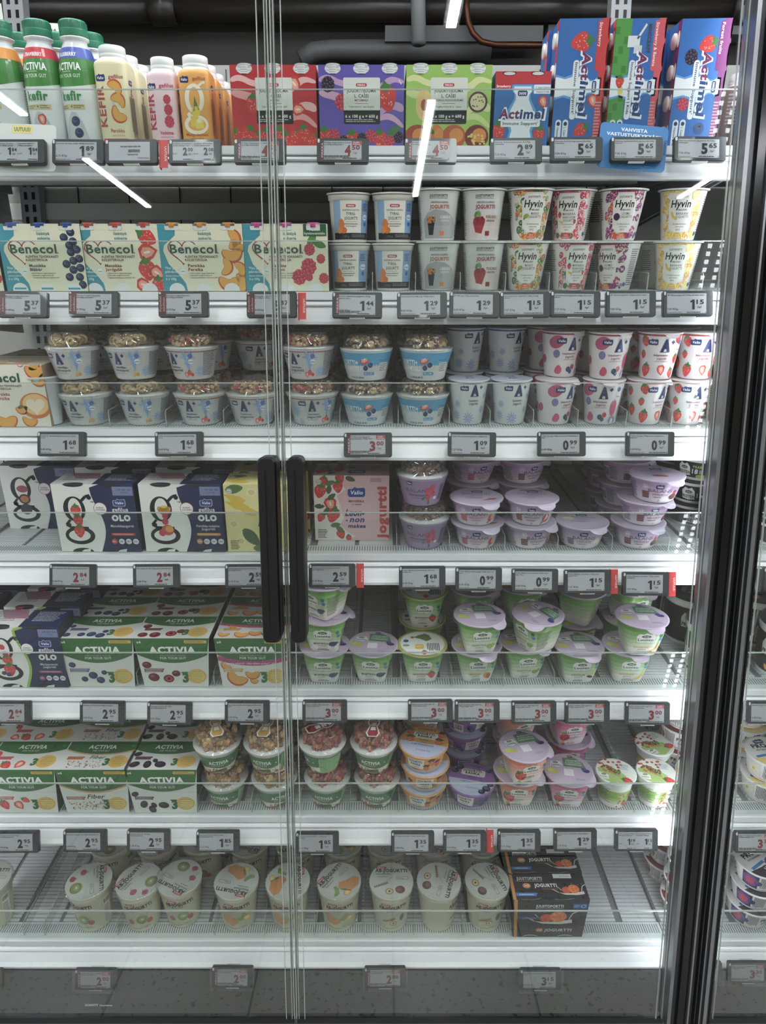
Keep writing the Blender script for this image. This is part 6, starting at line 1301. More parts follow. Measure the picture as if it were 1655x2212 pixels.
rahka('ra_m', '8b5aa8', '8a5ba6', lambda A: [A.blue(x, y, k, '1f1c2c', 4) for x, y, k in ((18,24,12),(28,18,13),(38,26,12),(-40,22,12),(-34,14,11),(26,30,10))], lambda L: [L.blue(x, y, k, '1f1c2c', 4) for x, y, k in ((-26,28,16),(-34,16,14),(30,-20,16),(36,-8,13),(22,-30,13),(30,28,11))], 'Mustaherukka', 'purple quark bowl with blackcurrants')
# fibre cups with spoon in the dome
def actdome(key, cg, oat, seed, l2, fr, desc, spc, w2='ruoalla'):
    A = art(); A.rect(-140, 4, 140, 44, '3f7c4c', 1); A.poly([(-60,0),(-60,15),(-36,17),(-16,18),(8,15),(34,18),(56,22),(56,0)], 'e9e4d6', 2); A.line([(-60,15),(-36,17),(-16,18),(8,15),(34,18),(56,22)], 1.6, 'd89a44', 3)
    A.rect(-140, 0, 140, 3, cg, 3); A.text('ACTIVIA', -4, 26.5, 8.6, 'eef0ec', 5, 42, b=2.2); A.text('FOR YOUR GUT', -6, 21.5, 3.2, 'cfe0cc', 5, 28, b=.6); A.text('Fiber', -8, 9, 7, '3c3630', 6, 24, b=1.2, sl=.25); A.text(l2, -6, 4.6, 3.4, cg, 6, 20, b=1)
    A.ell(27, 29, 5, 4, '2f6a5a', 4); A.text('4B', 27, 27.6, 3, 'e0e8e4', 5, 5, b=.8); A.ell(21, 10, 7, 7, '4f8a5a', 4, 18); A.ell(21, 10, 6.2, 6.2, 'e9e4d6', 5, 18); A.lines(17, 8, 26, 12, 2, '4f8a5a', 6); fr(A)
    A.rect(40, 4, 92, 42, 'a3cf95', 3); A.lines(42, 5, 90, 41, 14, '5a9a5c', 4)
    H = .0555; prof = [(.0295*.95, 0), (.030, .003), (.0405, H-.008), (.0418, H-.0075), (.042, H-.001)]
    b = round_body(prof, 'e6e2d8', A, su=4.5)
    top = blobs(.0355, H+.003, .026, 330, oat, .0050, seed, flatness=1.1)
    f = M('foil'); f.lathe([(.0445, H-.0015), (.0445, H-.0003), (.0005, H+.0002)], 40, 'dcdcda', capb=False)
    D = dome(.0468, .0395, H, .030)
    s = M('plastic'); s.add([(v[0], v[1], H+.0312 + .0002) for v in [(.010*math.sin(i*math.pi/8)*1.0, .015*math.cos(i*math.pi/8)+.010) for i in range(16)]], [tuple(range(16))], 'ddd6cc')
    S = art(); S.ell(0, 10, 11, 15, 'e2ddd6', 1, 20); S.poly([(-7,0),(-13,-22),(-9,-33),(9,-33),(13,-22),(7,0)], 'e2ddd6', 1); S.ell(0, 10, 8.6, 12, spc, 2, 20); S.poly([(-5,0),(-10,-22),(-7,-31),(7,-31),(10,-22),(5,0)], spc, 2); S.text('SPOON', 0, 12, 3.2, 'f0ece6', 4, 12, b=1); S.rect(-5, 4, 5, 8, 'f0ece6', 3); S.rect(-4.4, -1, 4.4, 3, 'f0ece6', 3); S.poly([(-5,-14),(-4,-4),(4,-4),(5,-14)], 'f0ece6', 3)
    s = M('card'); stamp(s, S, lambda x, y, z: (x/1000, -y/1000*.95*-1, H+.0308 + LZ*z))
    proto(key, 'cereal_yogurt_cup', 'yogurt', desc, [('cup_body', b, []), ('foil_seal', f.mesh('f'), []), ('cereal_topping', top, []), ('dome_lid', D, [('spoon_label', s.mesh('s'))])], 'dome-lidded cups with granola and a spoon')
OAT2 = ['b08450', 'c79c66', '96703f', 'd2b07a', 'a47a48']
actdome('ad_y', 'd8703c', OAT2, 21, 'muesli', lambda A: (A.ell(-28, 10, 4, 3, 'd8843c', 4), A.ell(-24, 5, 3, 3, 'c86a34', 4)), 'green cup with clear dome of oat granola', 'c29a3a')
actdome('ad_r', 'c03440', ['a86a50', 'b8785c', 'c4906c', '9a5044', 'a83a44'], 22, 'muesli', lambda A: (A.rasp(-29, 10, 8, z=4), A.rasp(-24, 5, 7, z=4)), 'green cup with clear dome of reddish granola', '9a2434')

# ---------------------------------------------------------------- big tubs with clear snap lids
def tub(key, fr, frl, l2, desc):
    A = art(); A.pirkka(-10, 80, 20, 5, -3); A.text('AB-JOGURTTI', 4, 68, 9, '2c2c2a', 5, 60, b=2.2, rot=3); A.text(l2, -6, 61.5, 4.4, '3a3a36', 5, 34, b=.6, rot=3); fr(A); A.line([(-26,14),(-10,11),(6,12)], 1, '4a4a3a', 4); A.rect(8, 11, 27, 16, '4a4a3a', 4, r=2); A.rect(8.5, 11.5, 26.5, 15.5, 'd9d6b4', 5, r=2); A.text('400 g', 17, 12.4, 2.6, '3a3a36', 6, 9)
    A.rect(58, 8, 76, 70, 'e0dfd2', 3); A.lines(59, 10, 75, 60, 22, '6a6a5c', 5); A.barcode(58, 60, 76, 78, 4)
    L = art(); L.pirkka(-20, 30, 21, 5, 0); L.text('AB-JOGURTTI', 0, 20, 7.6, '2c2c2c', 5, 64, b=2.2); L.text(l2, -16, 14, 4.2, '3a3a3a', 5, 30, b=.5); L.lines(-28, 8, -4, 10.5, 1, '6a6a6a', 5); L.rect(10, 3, 34, 10, '4a4a4a', 4, r=3); L.rect(10.5, 3.5, 33.5, 9.5, 'cfd2ca', 5, r=3); L.text('400 g', 18, 5, 3, '3a3a3a', 6, 10); frl(L)
    H = .098; prof = [(.0325*.95, 0), (.0325, .003), (.0412, .088), (.0425, .089), (.0430, H)]
    b = round_body(prof, 'd9d6b4', A, su=4.5, sv=30)
    f = M('foil'); f.lathe([(.0435, H+.001), (.0005, H+.0012)], 36, 'cfd2ca', capb=False); stamp(f, L, lambda x, y, z: (x/1000, y/1000, H+.0012 + LZ*z + .0001))
    c = M('clear_plastic'); c.lathe([(.0452, H-.009), (.0458, H-.007), (.0462, H-.001), (.0472, H), (.0472, H+.0018), (.0462, H+.0052), (.0452, H+.0056), (.0440, H+.0052), (.0432, H+.0034), (.0005, H+.0034)], 44, capb=False)
    proto(key, 'yogurt_tub', 'yogurt', desc, [('tub_body', b, []), ('foil_seal', f.mesh('f'), []), ('clear_lid', c.mesh('c'), [])], 'large pale tubs with clear lids')
def goose(A, x, y, k): A.ell(x, y, k*.5, k*.44, 'b0304e', 4, 14); [A.line([(x + q*k, y + k*.4), (x + q*k*1.3, y), (x + q*k, y - k*.4)], k*.05, 'd88a9a', 5) for q in (-.25, -.08, .1, .26)]; A.line([(x, y+k*.44), (x+k*.2, y+k*.7)], k*.06, '6a2a3a', 4)
tub('tb_k', lambda A: (A.kiwi(10, 38, 26, 4), goose(A, -17, 30, 15), goose(A, 27, 28, 14)), lambda L: (L.kiwi(10, -22, 25, 4), goose(L, -24, -10, 14), goose(L, -14, -30, 13)), 'Karviainen-kiwi', 'pale tub with kiwi and red gooseberries')
def mango(A, x, y, k): A.poly([(x-k*.6,y+k*.3),(x-k*.3,y+k*.5),(x,y+k*.3),(x+k*.5,y+k*.1),(x+k*.6,y-k*.2),(x+k*.2,y-k*.45),(x-k*.3,y-k*.35),(x-k*.55,y-k*.05)], 'd9924a', 4); A.poly([(x-k*.6,y+k*.2),(x-k*.5,y-k*.1),(x-k*.3,y-k*.4),(x-k*.4,y)], '6f8a4a', 5)
def avo(A, x, y, k): A.poly([(x-k*.5,y-k*.1),(x-k*.1,y+k*.1),(x+k*.2,y+k*.5),(x+k*.4,y+k*.4),(x+k*.3,y),(x,y-k*.35),(x-k*.4,y-k*.3)], '8fa85c', 4)
tub('tb_m', lambda A: (mango(A, -12, 36, 32), avo(A, 15, 42, 24), A.orange(28, 38, 16, 4)), lambda L: (mango(L, 8, -20, 36), avo(L, 22, 0, 0.1) if 0 else avo(L, -22, -12, 22), L.orange(-30, -22, 0.1, 4) if 0 else L.orange(-10, -30, 15, 4)), 'Mango-appelsiini-avokado', 'pale tub with mango, orange and avocado')
def wheat(A, x, y, k, rot=0):
    B = art(); B.line([(-k*.5,-k*.1),(0,0),(k*.9,k*.25)], .6, '8a7a5c', 4)
    for i in range(7): B.ell(-k*.45 + i*k*.14, 1.4 - k*.05, k*.09, k*.035, '9a7a52', 5, 8, rot=40); B.ell(-k*.42 + i*k*.14, -2.2, k*.09, k*.035, '8a6a48', 5, 8, rot=-20)
    A.grp(B, x, y, 1, rot)
def nut(A, x, y, k): A.ell(x, y, k*.5, k*.42, 'b08a5c', 4, 14); A.ell(x, y, k*.36, k*.3, 'e0cf9c', 5, 12); A.ell(x, y, k*.13, k*.15, '6a4a34', 6, 8)
def haz(A, x, y, k): A.ell(x, y, k*.5, k*.46, '6e4038', 4, 16); A.ell(x - k*.1, y + k*.08, k*.3, k*.28, '8a5a4c', 5, 12)
tub('tb_h', lambda A: (wheat(A, -4, 38, 32, 20), nut(A, 6, 28, 16), A.ell(27, 40, 6, 10, '6a5a50', 4, 14)), lambda L: (wheat(L, -20, -8, 30, 20), nut(L, -4, -24, 17), haz(L, 17, -20, 19)), 'Italian pähkinä' if 0 else 'Hasselpähkinä', 'pale tub with hazelnuts and wheat ear')
tub('tb_r', lambda A: (A.poly([(4,60),(14,30),(20,36),(34,58),(26,70)], '3c5a44', 4), A.line([(-20,30),(0,22),(10,28)], 2.4, 'c8446a', 4), A.line([(4,60),(-6,26)], 3, 'c8446a', 4)), lambda L: (L.poly([(-22,0),(-20,30),(0,34),(16,26),(10,8),(2,2)], '3c6a4c', 6), L.poly([(0,6),(24,-18),(32,-16),(8,8)], 'b8345c', 6), flower(L, -8, -20, 20, 'd8b060', 4, 9)), 'Raparperi', 'pale tub with rhubarb leaf')

# ---------------------------------------------------------------- neighbouring bay: black and white protein products
A = art(); A.rect(-150, 6, 150, 36, '1c1d1f', 1); A.poly([(-34,10),(-36,26),(-30,33),(-24,30),(-18,33),(-12,26),(-10,10),(-22,8)], 'ecebe6', 3); A.arla(-23, 24, 13, 5); A.text('PROTEIN', -23, 12, 6, '22221f', 6, 26, b=1.8); A.text('PEAR', 2, 25, 5, '9cc24a', 5, 17, b=1.6); A.text('18', -2, 14, 9, 'e8e8e6', 5, 11, b=2); A.lines(6, 14, 12, 22, 3, 'e8e8e6', 5); A.ell(20, 18, 4.6, 4.6, 'e8e8e6', 4); A.ell(20, 18, 4, 4, '1c1d1f', 5)
A.ell(22, 31, 6, 4.6, 'a8b83a', 5); A.ell(33, 27, 7, 6, 'e2dc9c', 5); A.ell(10, 9, 10, 4, '9cb83a', 4); A.lines(44, 10, 52, 32, 8, 'b8b8b8', 4)
B = art(); B.ell(0, 0, 44, 44, '1c1d1f', 1, 36); B.poly([(-30,4),(-26,20),(-6,22),(6,12),(4,0)], '9a9c98', 3); B.text('PROTEIN', -12, 6, 6, '2a2a2c', 5, 26, b=1.6); B.ell(20, -10, 12, 7, '8a8c80', 3); B.leaf(10, 26, 18, 20, '6a6c60', 3)
cup('pr_p', .0455, .0405, .0445, 'e9e8e4', A, '1c1d1f', B, None, 'black and white bowl cup with pear', 'black and white bowl cups', prof=[(.038,0),(.0405,.004),(.0455,.041)], rimr=.0482)
def ptub(key, c, w1, w2, desc):
    A = art(); A.rect(-170, 8, 170, 84, '1b1c1e', 1); A.rect(-170, 84, 170, 85.6, c, 2); A.poly([(-8,42),(-10,62),(-4,74),(6,68),(14,74),(26,66),(30,42),(10,38)], 'e6e5e1', 3); A.arla(10, 60, 16, 5); A.text('PROTEIN', 10, 45, 8, '22221f', 6, 34, b=2); A.text(w1, 6, 30, 7.6, c, 5, 34, b=2); A.text(w2, 0, 18, 10, 'efefec', 5, 22, b=2.4)
    A.rect(-44, 14, -24, 50, 'e6e6e4', 3); A.barcode(-43, 15, -25, 49, 4, True); A.peach(24, 12, 16, 0, 4); A.lines(-72, 14, -54, 76, 22, '9a9a9a', 3); A.rect(-50, 8, -46, 84, 'e6e6e4', 2)
    A.poly([(-95,42),(-97,62),(-91,74),(-81,68),(-73,74),(-61,66),(-57,42)], 'e6e5e1', 3); A.text('PROTEIN', -77, 45, 8, '22221f', 6, 34, b=2); A.peach(-76, 18, 16, 0, 4)
    H = .100; prof = [(.050, 0), (.0515, .004), (.0548, .084), (.0560, .086), (.0575, H)]
    b = round_body(prof, 'e9e8e5', A, su=5); L = M('card'); L.lathe([(.0575, H+.0005), (.0005, H+.0006)], 40, '1c1d1f', capb=False); q = art(); q.poly([(-20,4),(-18,22),(0,26),(18,20),(20,4)], '8e908c', 3); q.text('PROTEIN', 0, 7, 8, '2a2a2c', 5, 34, b=2); q.peach(-28, -14, 22, 20, 3); q.ell(22, -18, 10, 6, 'b8603c', 3); q.lines(-14, -8, 18, 0, 2, 'b0b0b0', 3)
    stamp(L, q, lambda x, y, z: (x/1000, y/1000, H+.0007 + LZ*z)); D = dome(.0600, .0555, H, .012); D2 = M('clear_plastic'); D2.rbox(-.006, -.008, H+.0125, .006, .004, H+.0165, .0019)
    proto(key, 'protein_tub', 'yogurt', desc, [('tub_body', b, []), ('printed_seal', L.mesh('l'), []), ('clear_lid', D, [('lid_clip', D2.mesh('d'))])], 'tall black and white tubs')
ptub('pt_o', 'd89a4a', 'VANILJA', '44g', 'tall black tub with white rim and orange line')
ptub('pt_b', '9a9c98', 'NATURAL', '46g', 'tall black tub with white rim and nuts')
def prof_(key, c1, c2, fr, l2, desc, dark=False):
    A = art(); A.valio(8, 38, 14); A.text('PRO', -4, 27, 8, '26262a', 5, 21, b=2); A.text('feel', 16, 27, 7, '26262a', 5, 17, b=1, sl=.3); A.text(l2, 2, 18, 5.4, '26262a', 5, 25, b=1.6); A.lines(-8, 23.8, 12, 25.4, 1, '26262a', 4); A.rect(-150, 0, 150, 8, c1, 2); A.poly([(0,0),(40,14),(60,14),(60,0)], c2, 2); A.ell(34, 10, 7, 6.4, '222326', 5, 18); A.text('17', 33, 7.6, 5.6, 'f0f0f0', 6, 8, b=2); A.rect(20, 34, 44, 36.5, '5a9cd0', 3)
    A.vlines(-40, 10, -18, 42, 9, '5c5c64', 3); A.rect(-76, 0, -44, 47, '2a2c3a' if dark else 'd8d4cc', 2); fr(A)
    L = art(); L.ell(0, 0, 44, 44, 'dedfdc', 1, 36); L.poly([(44*math.cos(t), 44*math.sin(t)) for t in [math.pi*(1.05 + .8*i/12) for i in range(13)]], c2 if not dark else '34303c', 2); L.valio(-4, 32, 20, 5); L.text('PRO', -12, 15, 11, '26262a', 5, 30, b=2.2, rot=-6); L.text('feel', 20, 12, 11, '26262a', 5, 28, b=1.2, sl=.3, rot=-6); L.text('PROTEIINIRAHKA', -8, 7, 3.6, '26262a', 5, 34, b=1, rot=-6); L.rect(-36, -8, 0, -2, '3f7cbc', 4); L.ell(-10, -18, 9, 6.5, '222326', 5, 18); L.text('17', -10, -20.6, 6, 'f0f0f0', 6, 10, b=2); B = art(); fr(B, True); L.grp(B, 0, 0)
    cup(key, .0425, .0345, .0475, 'e2dede', A, 'dedfdc', L, 200, desc, 'white quark cups', prof=gradprof(.0345, .0425, .0475), rimr=.0462, sv=8)
def pf_van(A, lid=False): 
    x, y = (14, -24) if lid else (-60, 24)
    for q in range(5): A.ell(x + 8*math.cos(q*1.25), y + 6*math.sin(q*1.25), 7, 3.4, 'e6d9b0', 6, 10, rot=q*72)
    A.ell(x, y, 3, 3, 'c9a03a', 8)
def pf_ber(A, lid=False):
    x, y = (12, -18) if lid else (-60, 24)
    for q in range(8): A.leaf(x, y, 34, q*23, '6a4a9a', 3)
    A.rasp(x, y, 20, z=6); A.blue(x+16, y, 14, '3a3a78', 6)
def pf_str(A, lid=False):
    x, y = (10, -20) if lid else (-60, 24)
    for q in range(8): A.leaf(x, y, 40, q*23+8, ('a83038', '5a8a4a', 'c8c07a')[q % 3], 3)
    A.strawcut(x, y, 16, 20, 6)
prof_('pf_v', 'dcb85a', 'e3c87a', pf_van, 'RAHKA', 'white quark cup with vanilla flower and yellow band')
prof_('pf_b', '8a6aa8', '7a5a9c', pf_ber, 'KVARG', 'white quark cup with berries and purple band', True)
prof_('pf_s', 'b8443c', '8a3430', pf_str, 'RAHKA', 'white quark cup with strawberries and red band')

# ================================================================ stocking the shelves
def stack(key, row, px, d, n=1, ph=.076, rots=(0,), dxs=(0,), dds=(0,), **k):
    x0 = xat(row, px, d, 0); r = []
    for i in range(n):
        r.append(place(key, row, None, d + dds[min(i, len(dds)-1)], i*ph, rots[i % len(rots)], x=x0 + dxs[min(i, len(dxs)-1)], **k))
    return r
# top shelf (row 0)
for key, px, n in (('kef_o', 38, 2), ('kef_s', 119, 2), ('kef_b', 193, 3)):
    x = xat(0, px, .045, 0)
    for i in range(n): place(key, 0, None, .045 + i*.066, 0, {'kef_o': -38, 'kef_s': -8, 'kef_b': -14}[key] if i == 0 else -5, x=x)
place('gable', 0, None, .235, 0, 8, x=-.585); place('gable', 0, None, .13, 0, 4, x=-.662)
for key, px, n in (('vk_peach', 267, 3), ('vk_rasp', 368, 2), ('vk_mango', 437, 5)):
    x = xat(0, px, .045, 0)
    for i in range(n): place(key, 0, None, .046 + i*.057, 0, 0, x=x)
for key, px in (('six_red', 597), ('six_pur', 782), ('six_grn', 966)):
    x = xat(0, px, .016, 0)
    for i in range(2): place(key, 0, None, .016 + i*.095, 0, 0, x=x)
place('act4', 0, 1122, .016); place('act4', 0, None, .09, 0, 0, x=xat(0, 1122, .016, 0))
for key, px, n in (('e_s', 1241, 2), ('e_k', 1357, 2), ('e_f', 1492, 2)):
    x = xat(0, px, .016, 0)
    for i in range(n): place(key, 0, None, .016 + i*.056, 0, -3 if i == 0 else -2, x=x - (.004 if i else 0))
place('choco', 0, None, .06, 0, -20, x=.608); place('choco', 0, None, .125, 0, -20, x=.608)
# second shelf (row 1)
for key, px in (('ben_b', 104), ('ben_s', 266), ('ben_p', 443), ('ben_r', 622)):
    x = xat(1, px, .014, 0)
    for i in range(2): place(key, 1, None, .014 + i*.092, 0, {'ben_b': -2}.get(key, 0), x=x)
place('ben_r', 1, None, .02, 0, 0, x=xat(1, 104, .014, 0)-.143)
for key, a, b, ra, rb_ in (('tyrni', 755, 757, 0, -12), ('tyrni', 849, 849, -4, -12), ('jp_l', 945, 945, -4, -4), ('jp_p', 1040, 1040, -4, -2), ('hy_m', 1139, 1132, 0, -8), ('hy_r', 1222, 1228, -25, 4), ('hy_p', 1335, 1325, -10, -48), ('hy_b', 1462, 1451, -24, -26)):
    d = .052
    if key == 'hy_r': place(key, 1, b, d, 0, rb_); place(key, 1, a+6, d+.012, .0780, ra)
    else: place(key, 1, b, d, 0, rb_); place(key, 1, a, d-.001, .0780 if key != 'tyrni' else .0752, ra)
    x = xat(1, b, d, 0)
    for i in range(1, 3 if key in ('jp_l', 'jp_p', 'tyrni', 'hy_p') else 2):
        for l in range(2 if key in ('jp_p', 'hy_p') and i == 1 else 1): place(key, 1, None, d + .080*i, l*.0780, 30*i, x=x)
# third shelf (row 2)
x = xat(2, 30, .014, 0); [place('ben4', 2, None, .014 + i*.106, 0, 0, x=x) for i in range(2)]
def domes(row, key, px, d, nl, rots, back, ph, pitch=.096, topd=-.002, topx=0):
    x = xat(row, px, d, 0)
    for l in range(nl): place(key, row, None, d + (topd if l else 0), l*ph, rots[l], x=x + (topx if l else 0))
    for i in range(1, back+1):
        for l in range(2): place(key, row, None, d + pitch*i, l*ph, 20*i, x=x)
domes(2, 'd_van', 196, .052, 2, (-4, -4), 2, .0788, topx=-.009)
domes(2, 'd_van', 318, .052, 2, (-6, -10), 2, .0788, topx=-.008)
domes(2, 'd_ber', 438, .052, 2, (-4, -26), 3, .0788, topx=-.006)
domes(2, 'd_ber', 550, .052, 1, (-2,), 3, .0788)
domes(2, 'd_ber', 677, .052, 2, (16, -20), 3, .0788, topx=-.004)
domes(2, 'd_blu', 793, .050, 2, (-22, -30), 4, .0772)
domes(2, 'd_blu', 912, .050, 2, (-24, -34), 4, .0772, topx=.004)
def cups(row, key, px, d, rots, pitch=.08, back=2, ph=.0780, lv=2, topx=0, blv=2, topd=0):
    x = xat(row, px, d, 0)
    for l in range(lv): place(key, row, None, d + (topd if l else 0), l*ph, rots[l % len(rots)], x=x + (topx if l else 0))
    for i in range(1, back+1):
        for l in range(blv): place(key, row, None, d + pitch*i, l*ph, 17*i + l*9, x=x)
cups(2, 'a_nat', 1009, .052, (2,), lv=1, back=3); cups(2, 'a_nat', 1099, .052, (4,), lv=1, back=3)
cups(2, 'a_ber', 1194, .052, (24,), lv=1, back=0); place('a_ber', 2, 1208, .075, .0780, 8)
x = xat(2, 1194, .052, 0); [place('a_ber', 2, None, .155 + .08*i, l*.0780, 10, x=x) for i in range(2) for l in range(2)]
cups(2, 'a_ber', 1295, .052, (-26, 2), topx=.001, back=2)
cups(2, 'a_str', 1388, .052, (20, -14), topx=.010, back=2)
cups(2, 'a_str', 1476, .052, (-6, -6), topx=.004, back=2)
for l in range(3): place('caramel', 2, None, .055, l*.0738, -30, x=.602, desc=None)
place('caramel', 2, None, .135, 0, -20, x=.602); place('caramel', 2, None, .135, .0738, -20, x=.602)
# fourth shelf (row 3)
x = xat(3, 222, .014, 0); place('olo_s', 3, None, .010, 0, -1, x=x); [place('olo_s', 3, None, .010 + .1*i, 0, 2, x=x) for i in (1, 2)]
x2 = xat(3, 404, .014, 0); place('olo_p', 3, None, .010, 0, -1, x=x2); [place('olo_p', 3, None, .010 + .1*i, 0, 2, x=x2) for i in (1, 2)]
x3 = x - .152; place('olo_l', 3, None, .118, 0, -1, x=x3 + .006); place('olo_l', 3, None, .21, 0, 4, x=x3 + .05)
x = xat(3, 577, .014, 0); place('val_b', 3, None, .012, 0, 1, x=x); [place('val_b', 3, None, .012 + .075*i, 0, 1, x=x+.002) for i in (1, 2, 3)]
x = xat(3, 761, .064, 0); [place('val_s', 3, None, .062 + .072*i, 0, -1, x=x) for i in range(4)]
place('d_bal', 3, 915, .050, 0, -8); place('d_bal', 3, 911, .050, .0815, -4); [place('d_bal', 3, None, .145 + .094*i, l*.0815, 20, x=xat(3, 915, .05, 0)) for i in range(2) for l in range(2)]
def bowls(row, key, px, d, n, ph, rots, back=(), pitch=.098, dxs=(0, 0, 0, 0), dds=(0, 0, 0, 0)):
    x = xat(row, px, d, 0)
    for l in range(n): place(key, row, None, d + dds[l], l*ph, rots[l % len(rots)], x=x + dxs[l])
    for i, nb in enumerate(back):
        for l in range(nb): place(key, row, None, d + pitch*(i+1), l*ph, 25*(i+1), x=x)
bowls(3, 'b_pea', 1029, .052, 2, .0450, (-6, -4), (4, 4), dxs=(0, -.004))
bowls(3, 'b_app', 1140, .052, 2, .0450, (14, -8), (4, 4), dxs=(0, .001)); 
bowls(3, 'b_van', 1252, .052, 1, .0450, (-6,), ())
bowls(3, 'b_cho', 1372, .052, 3, .0450, (-6, 10, -8), (4, 4), dxs=(0, .006, .018), dds=(0, 0, -.008))
for i, (d, n, dx) in enumerate(((.062, 2, 0), (.165, 4, -.01), (.265, 4, -.01))):
    for l in range(n): place('pr_p', 3, None, d, l*.0462, 10 - 20*l, x=.6155 + dx)
for l in range(2): place('pr_p', 3, None, .06, l*.0462, -10, x=.722)
for l in range(4): place('pr_p', 3, None, .16, l*.0462, -15, x=.722)
# fifth shelf (row 4)
x = xat(4, 68, .012, 0); place('olo_m', 4, None, .008, 0, -1, x=x); [place('olo_m', 4, None, .008 + .074*i, 0, 1, x=x + .008*i) for i in (1, 2, 3)]
[place('olo_s', 4, None, .082 + .074*i, 0, 1, x=x - .150 + .006*i) for i in range(2)]
for key, px in (('ac_b', 223), ('ac_c', 382), ('ac_p', 551)):
    x = xat(4, px, .010, 0); [place(key, 4, None, .010 + .0785*i, 0, 0, x=x) for i in range(4)]
LP = .0615
def lst(keys, row, px, d, rots, dxs, dds, lean=0, ph=LP):
    x = xat(row, px, d, 0)
    for l, k in enumerate(keys): place(k, row, None, d + dds[l], l*(.0682), rots[l], x=x + dxs[l], tx=lean if l == len(keys)-1 else 0)
lst(('lu_blu', 'lu_blu', 'lu_blu'), 4, 704, .047, (-2, -4, -38), (0, .003, .003), (0, -.004, -.006))
lst(('lu_blu',), 4, 806, .049, (-6,), (0,), (0,))
lst(('lu_str',), 4, 911, .049, (0,), (0,), (0,)); lst(('lu_str', 'lu_str'), 4, 911, .146, (4, -2), (0, .002), (0, -.01))
lst(('lu_man', 'lu_pea'), 4, 1026, .049, (0, 4), (0, 0), (0, -.012)); lst(('lu_man', 'lu_pea'), 4, 1024, .150, (0, 10), (0, -.006), (0, 0))
lst(('lu_pea', 'lu_pea'), 4, 1127, .060, (4, -60), (0, .016), (0, -.020)); lst(('lu_pea', 'lu_pea'), 4, 1120, .170, (4, 10), (0, -.006), (0, -.01))
lst(('lu_van',), 4, 1242, .047, (0,), (0,), (0,)); lst(('lu_van', 'lu_van'), 4, 1236, .146, (40, 55), (0, .004), (0, -.006))
lst(('lu_ban', 'lu_ban'), 4, 1347, .049, (-4, -2), (0, .010), (0, -.018)); lst(('lu_ban', 'lu_ban'), 4, 1345, .150, (30, 20), (0, 0), (0, 0))
place('pt_b', 4, None, .195, 0, 52, x=.634); place('pt_o', 4, None, .068, 0, -50, x=.626, desc='tall black tub with nuts on the lid')
place('pt_o', 4, None, .068, 0, 12, x=.764); place('pt_b', 4, None, .192, 0, 20, x=.764); place('pt_b', 4, None, .320, 0, 20, x=.63)
# sixth shelf (row 5)
for key, px in (('ac_s', 60), ('ac_f', 213), ('ac_l', 359)):
    x = xat(5, px, .010, 0); [place(key, 5, None, .010 + .0785*i, 0, 0, x=x) for i in range(4)]
x = xat(5, 213, .01, 0) - (xat(5, 213, .01, 0) - xat(5, 60, .01, 0))*2; [place('ac_s', 5, None, .010 + .0785*i, 0, 0, x=x) for i in range(3)]
for key, px, r0, r1, rs, tx_ in (('ad_y', 491, -4, 18, 2, -.006), ('ad_y', 597, 30, -6, 2, -.008), ('ad_r', 709, -4, -62, 2, -.006), ('ad_r', 815, -2, -4, 2, -.006)):
    x = xat(5, px, .049, 0); place(key, 5, None, .049, 0, r0, x=x); place(key, 5, None, .044, .0868, r1, x=x + tx_)
    place(key, 5, None, .145, 0, 15, x=x); place(key, 5, None, .145, .0868, -20, x=x)
x = xat(5, 913, .049, 0)
for l in range(3): place('ra_l', 5, None, .049 - .003*l, l*.0462, (-8, 6, -14)[l], x=x + (0, .003, -.001)[l])
for l in range(4): place('ra_l', 5, None, .148, l*.0462, 20*l, x=x)
x = xat(5, 1017, .049, 0); place('ra_m', 5, None, .049, 0, -14, x=x)
for l in range(4): place('ra_m', 5, None, .150, l*.0462, (10, 30, 60, -6)[l], x=x - .004)
lst(('lq_str', 'lq_str'), 5, 1114, .051, (-4, 14), (0, .004), (0, -.016)); lst(('lq_str', 'lq_str'), 5, 1108, .155, (10, 20), (0, -.004), (0, -.004))
lst(('lq_ras',), 5, 1221, .049, (-8,), (0,), (0,)); lst(('lq_ras', 'lq_ras'), 5, 1222, .152, (0, 8), (0, -.008), (0, -.008))
place('poks', 5, 1322, .044, 0, -14); place('poks', 5, 1408, .044, 0, -10); place('poks', 5, 1404, .125, 0, 30)
for x, d, n, k, r in ((.618, .062, 1, 'pf_v', -30), (.612, .155, 3, 'pf_s', -20), (.745, .062, 2, 'pf_v', 6), (.745, .162, 3, 'pf_v', -10), (.618, .26, 4, 'pf_b', 0), (.845, .10, 3, 'pf_v', 0)):
    for l in range(n): place(k, 5, None, d, l*.0492, r + 6*l, x=x)
# bottom shelf (row 6)
for key, px, d, r, lr in (('tb_r', -6, .052, -20, 20), ('tb_k', 208, .050, -22, -48), ('tb_k', 313, .050, 4, 60), ('tb_k', 399, .058, 4, 150), ('tb_m', 519, .050, 0, 168), ('tb_m', 627, .050, -6, -76), ('tb_m', 735, .050, -2, 56),
                          ('tb_h', 845, .050, -2, 2), ('tb_h', 945, .050, 62, -170), ('tb_h', 1047, .050, -4, -66),
                          ('tb_k', 256, .150, -14, 0), ('tb_k', 353, .150, 30, 20), ('tb_k', 447, .158, -10, 170), ('tb_m', 545, .152, 0, 170), ('tb_m', 643, .150, 6, 180), ('tb_m', 741, .150, 0, 60), ('tb_h', 836, .150, 0, 0), ('tb_h', 936, .152, -6, 165), ('tb_h', 1034, .150, 0, -58)):
    place(key, 6, px, d, 0, r, lr=lr)
x = xat(6, 1182, .010, 0)
for i in range(4): place('jp4', 6, None, .008 + .0605*i, 0, 0, x=x + .001*i)
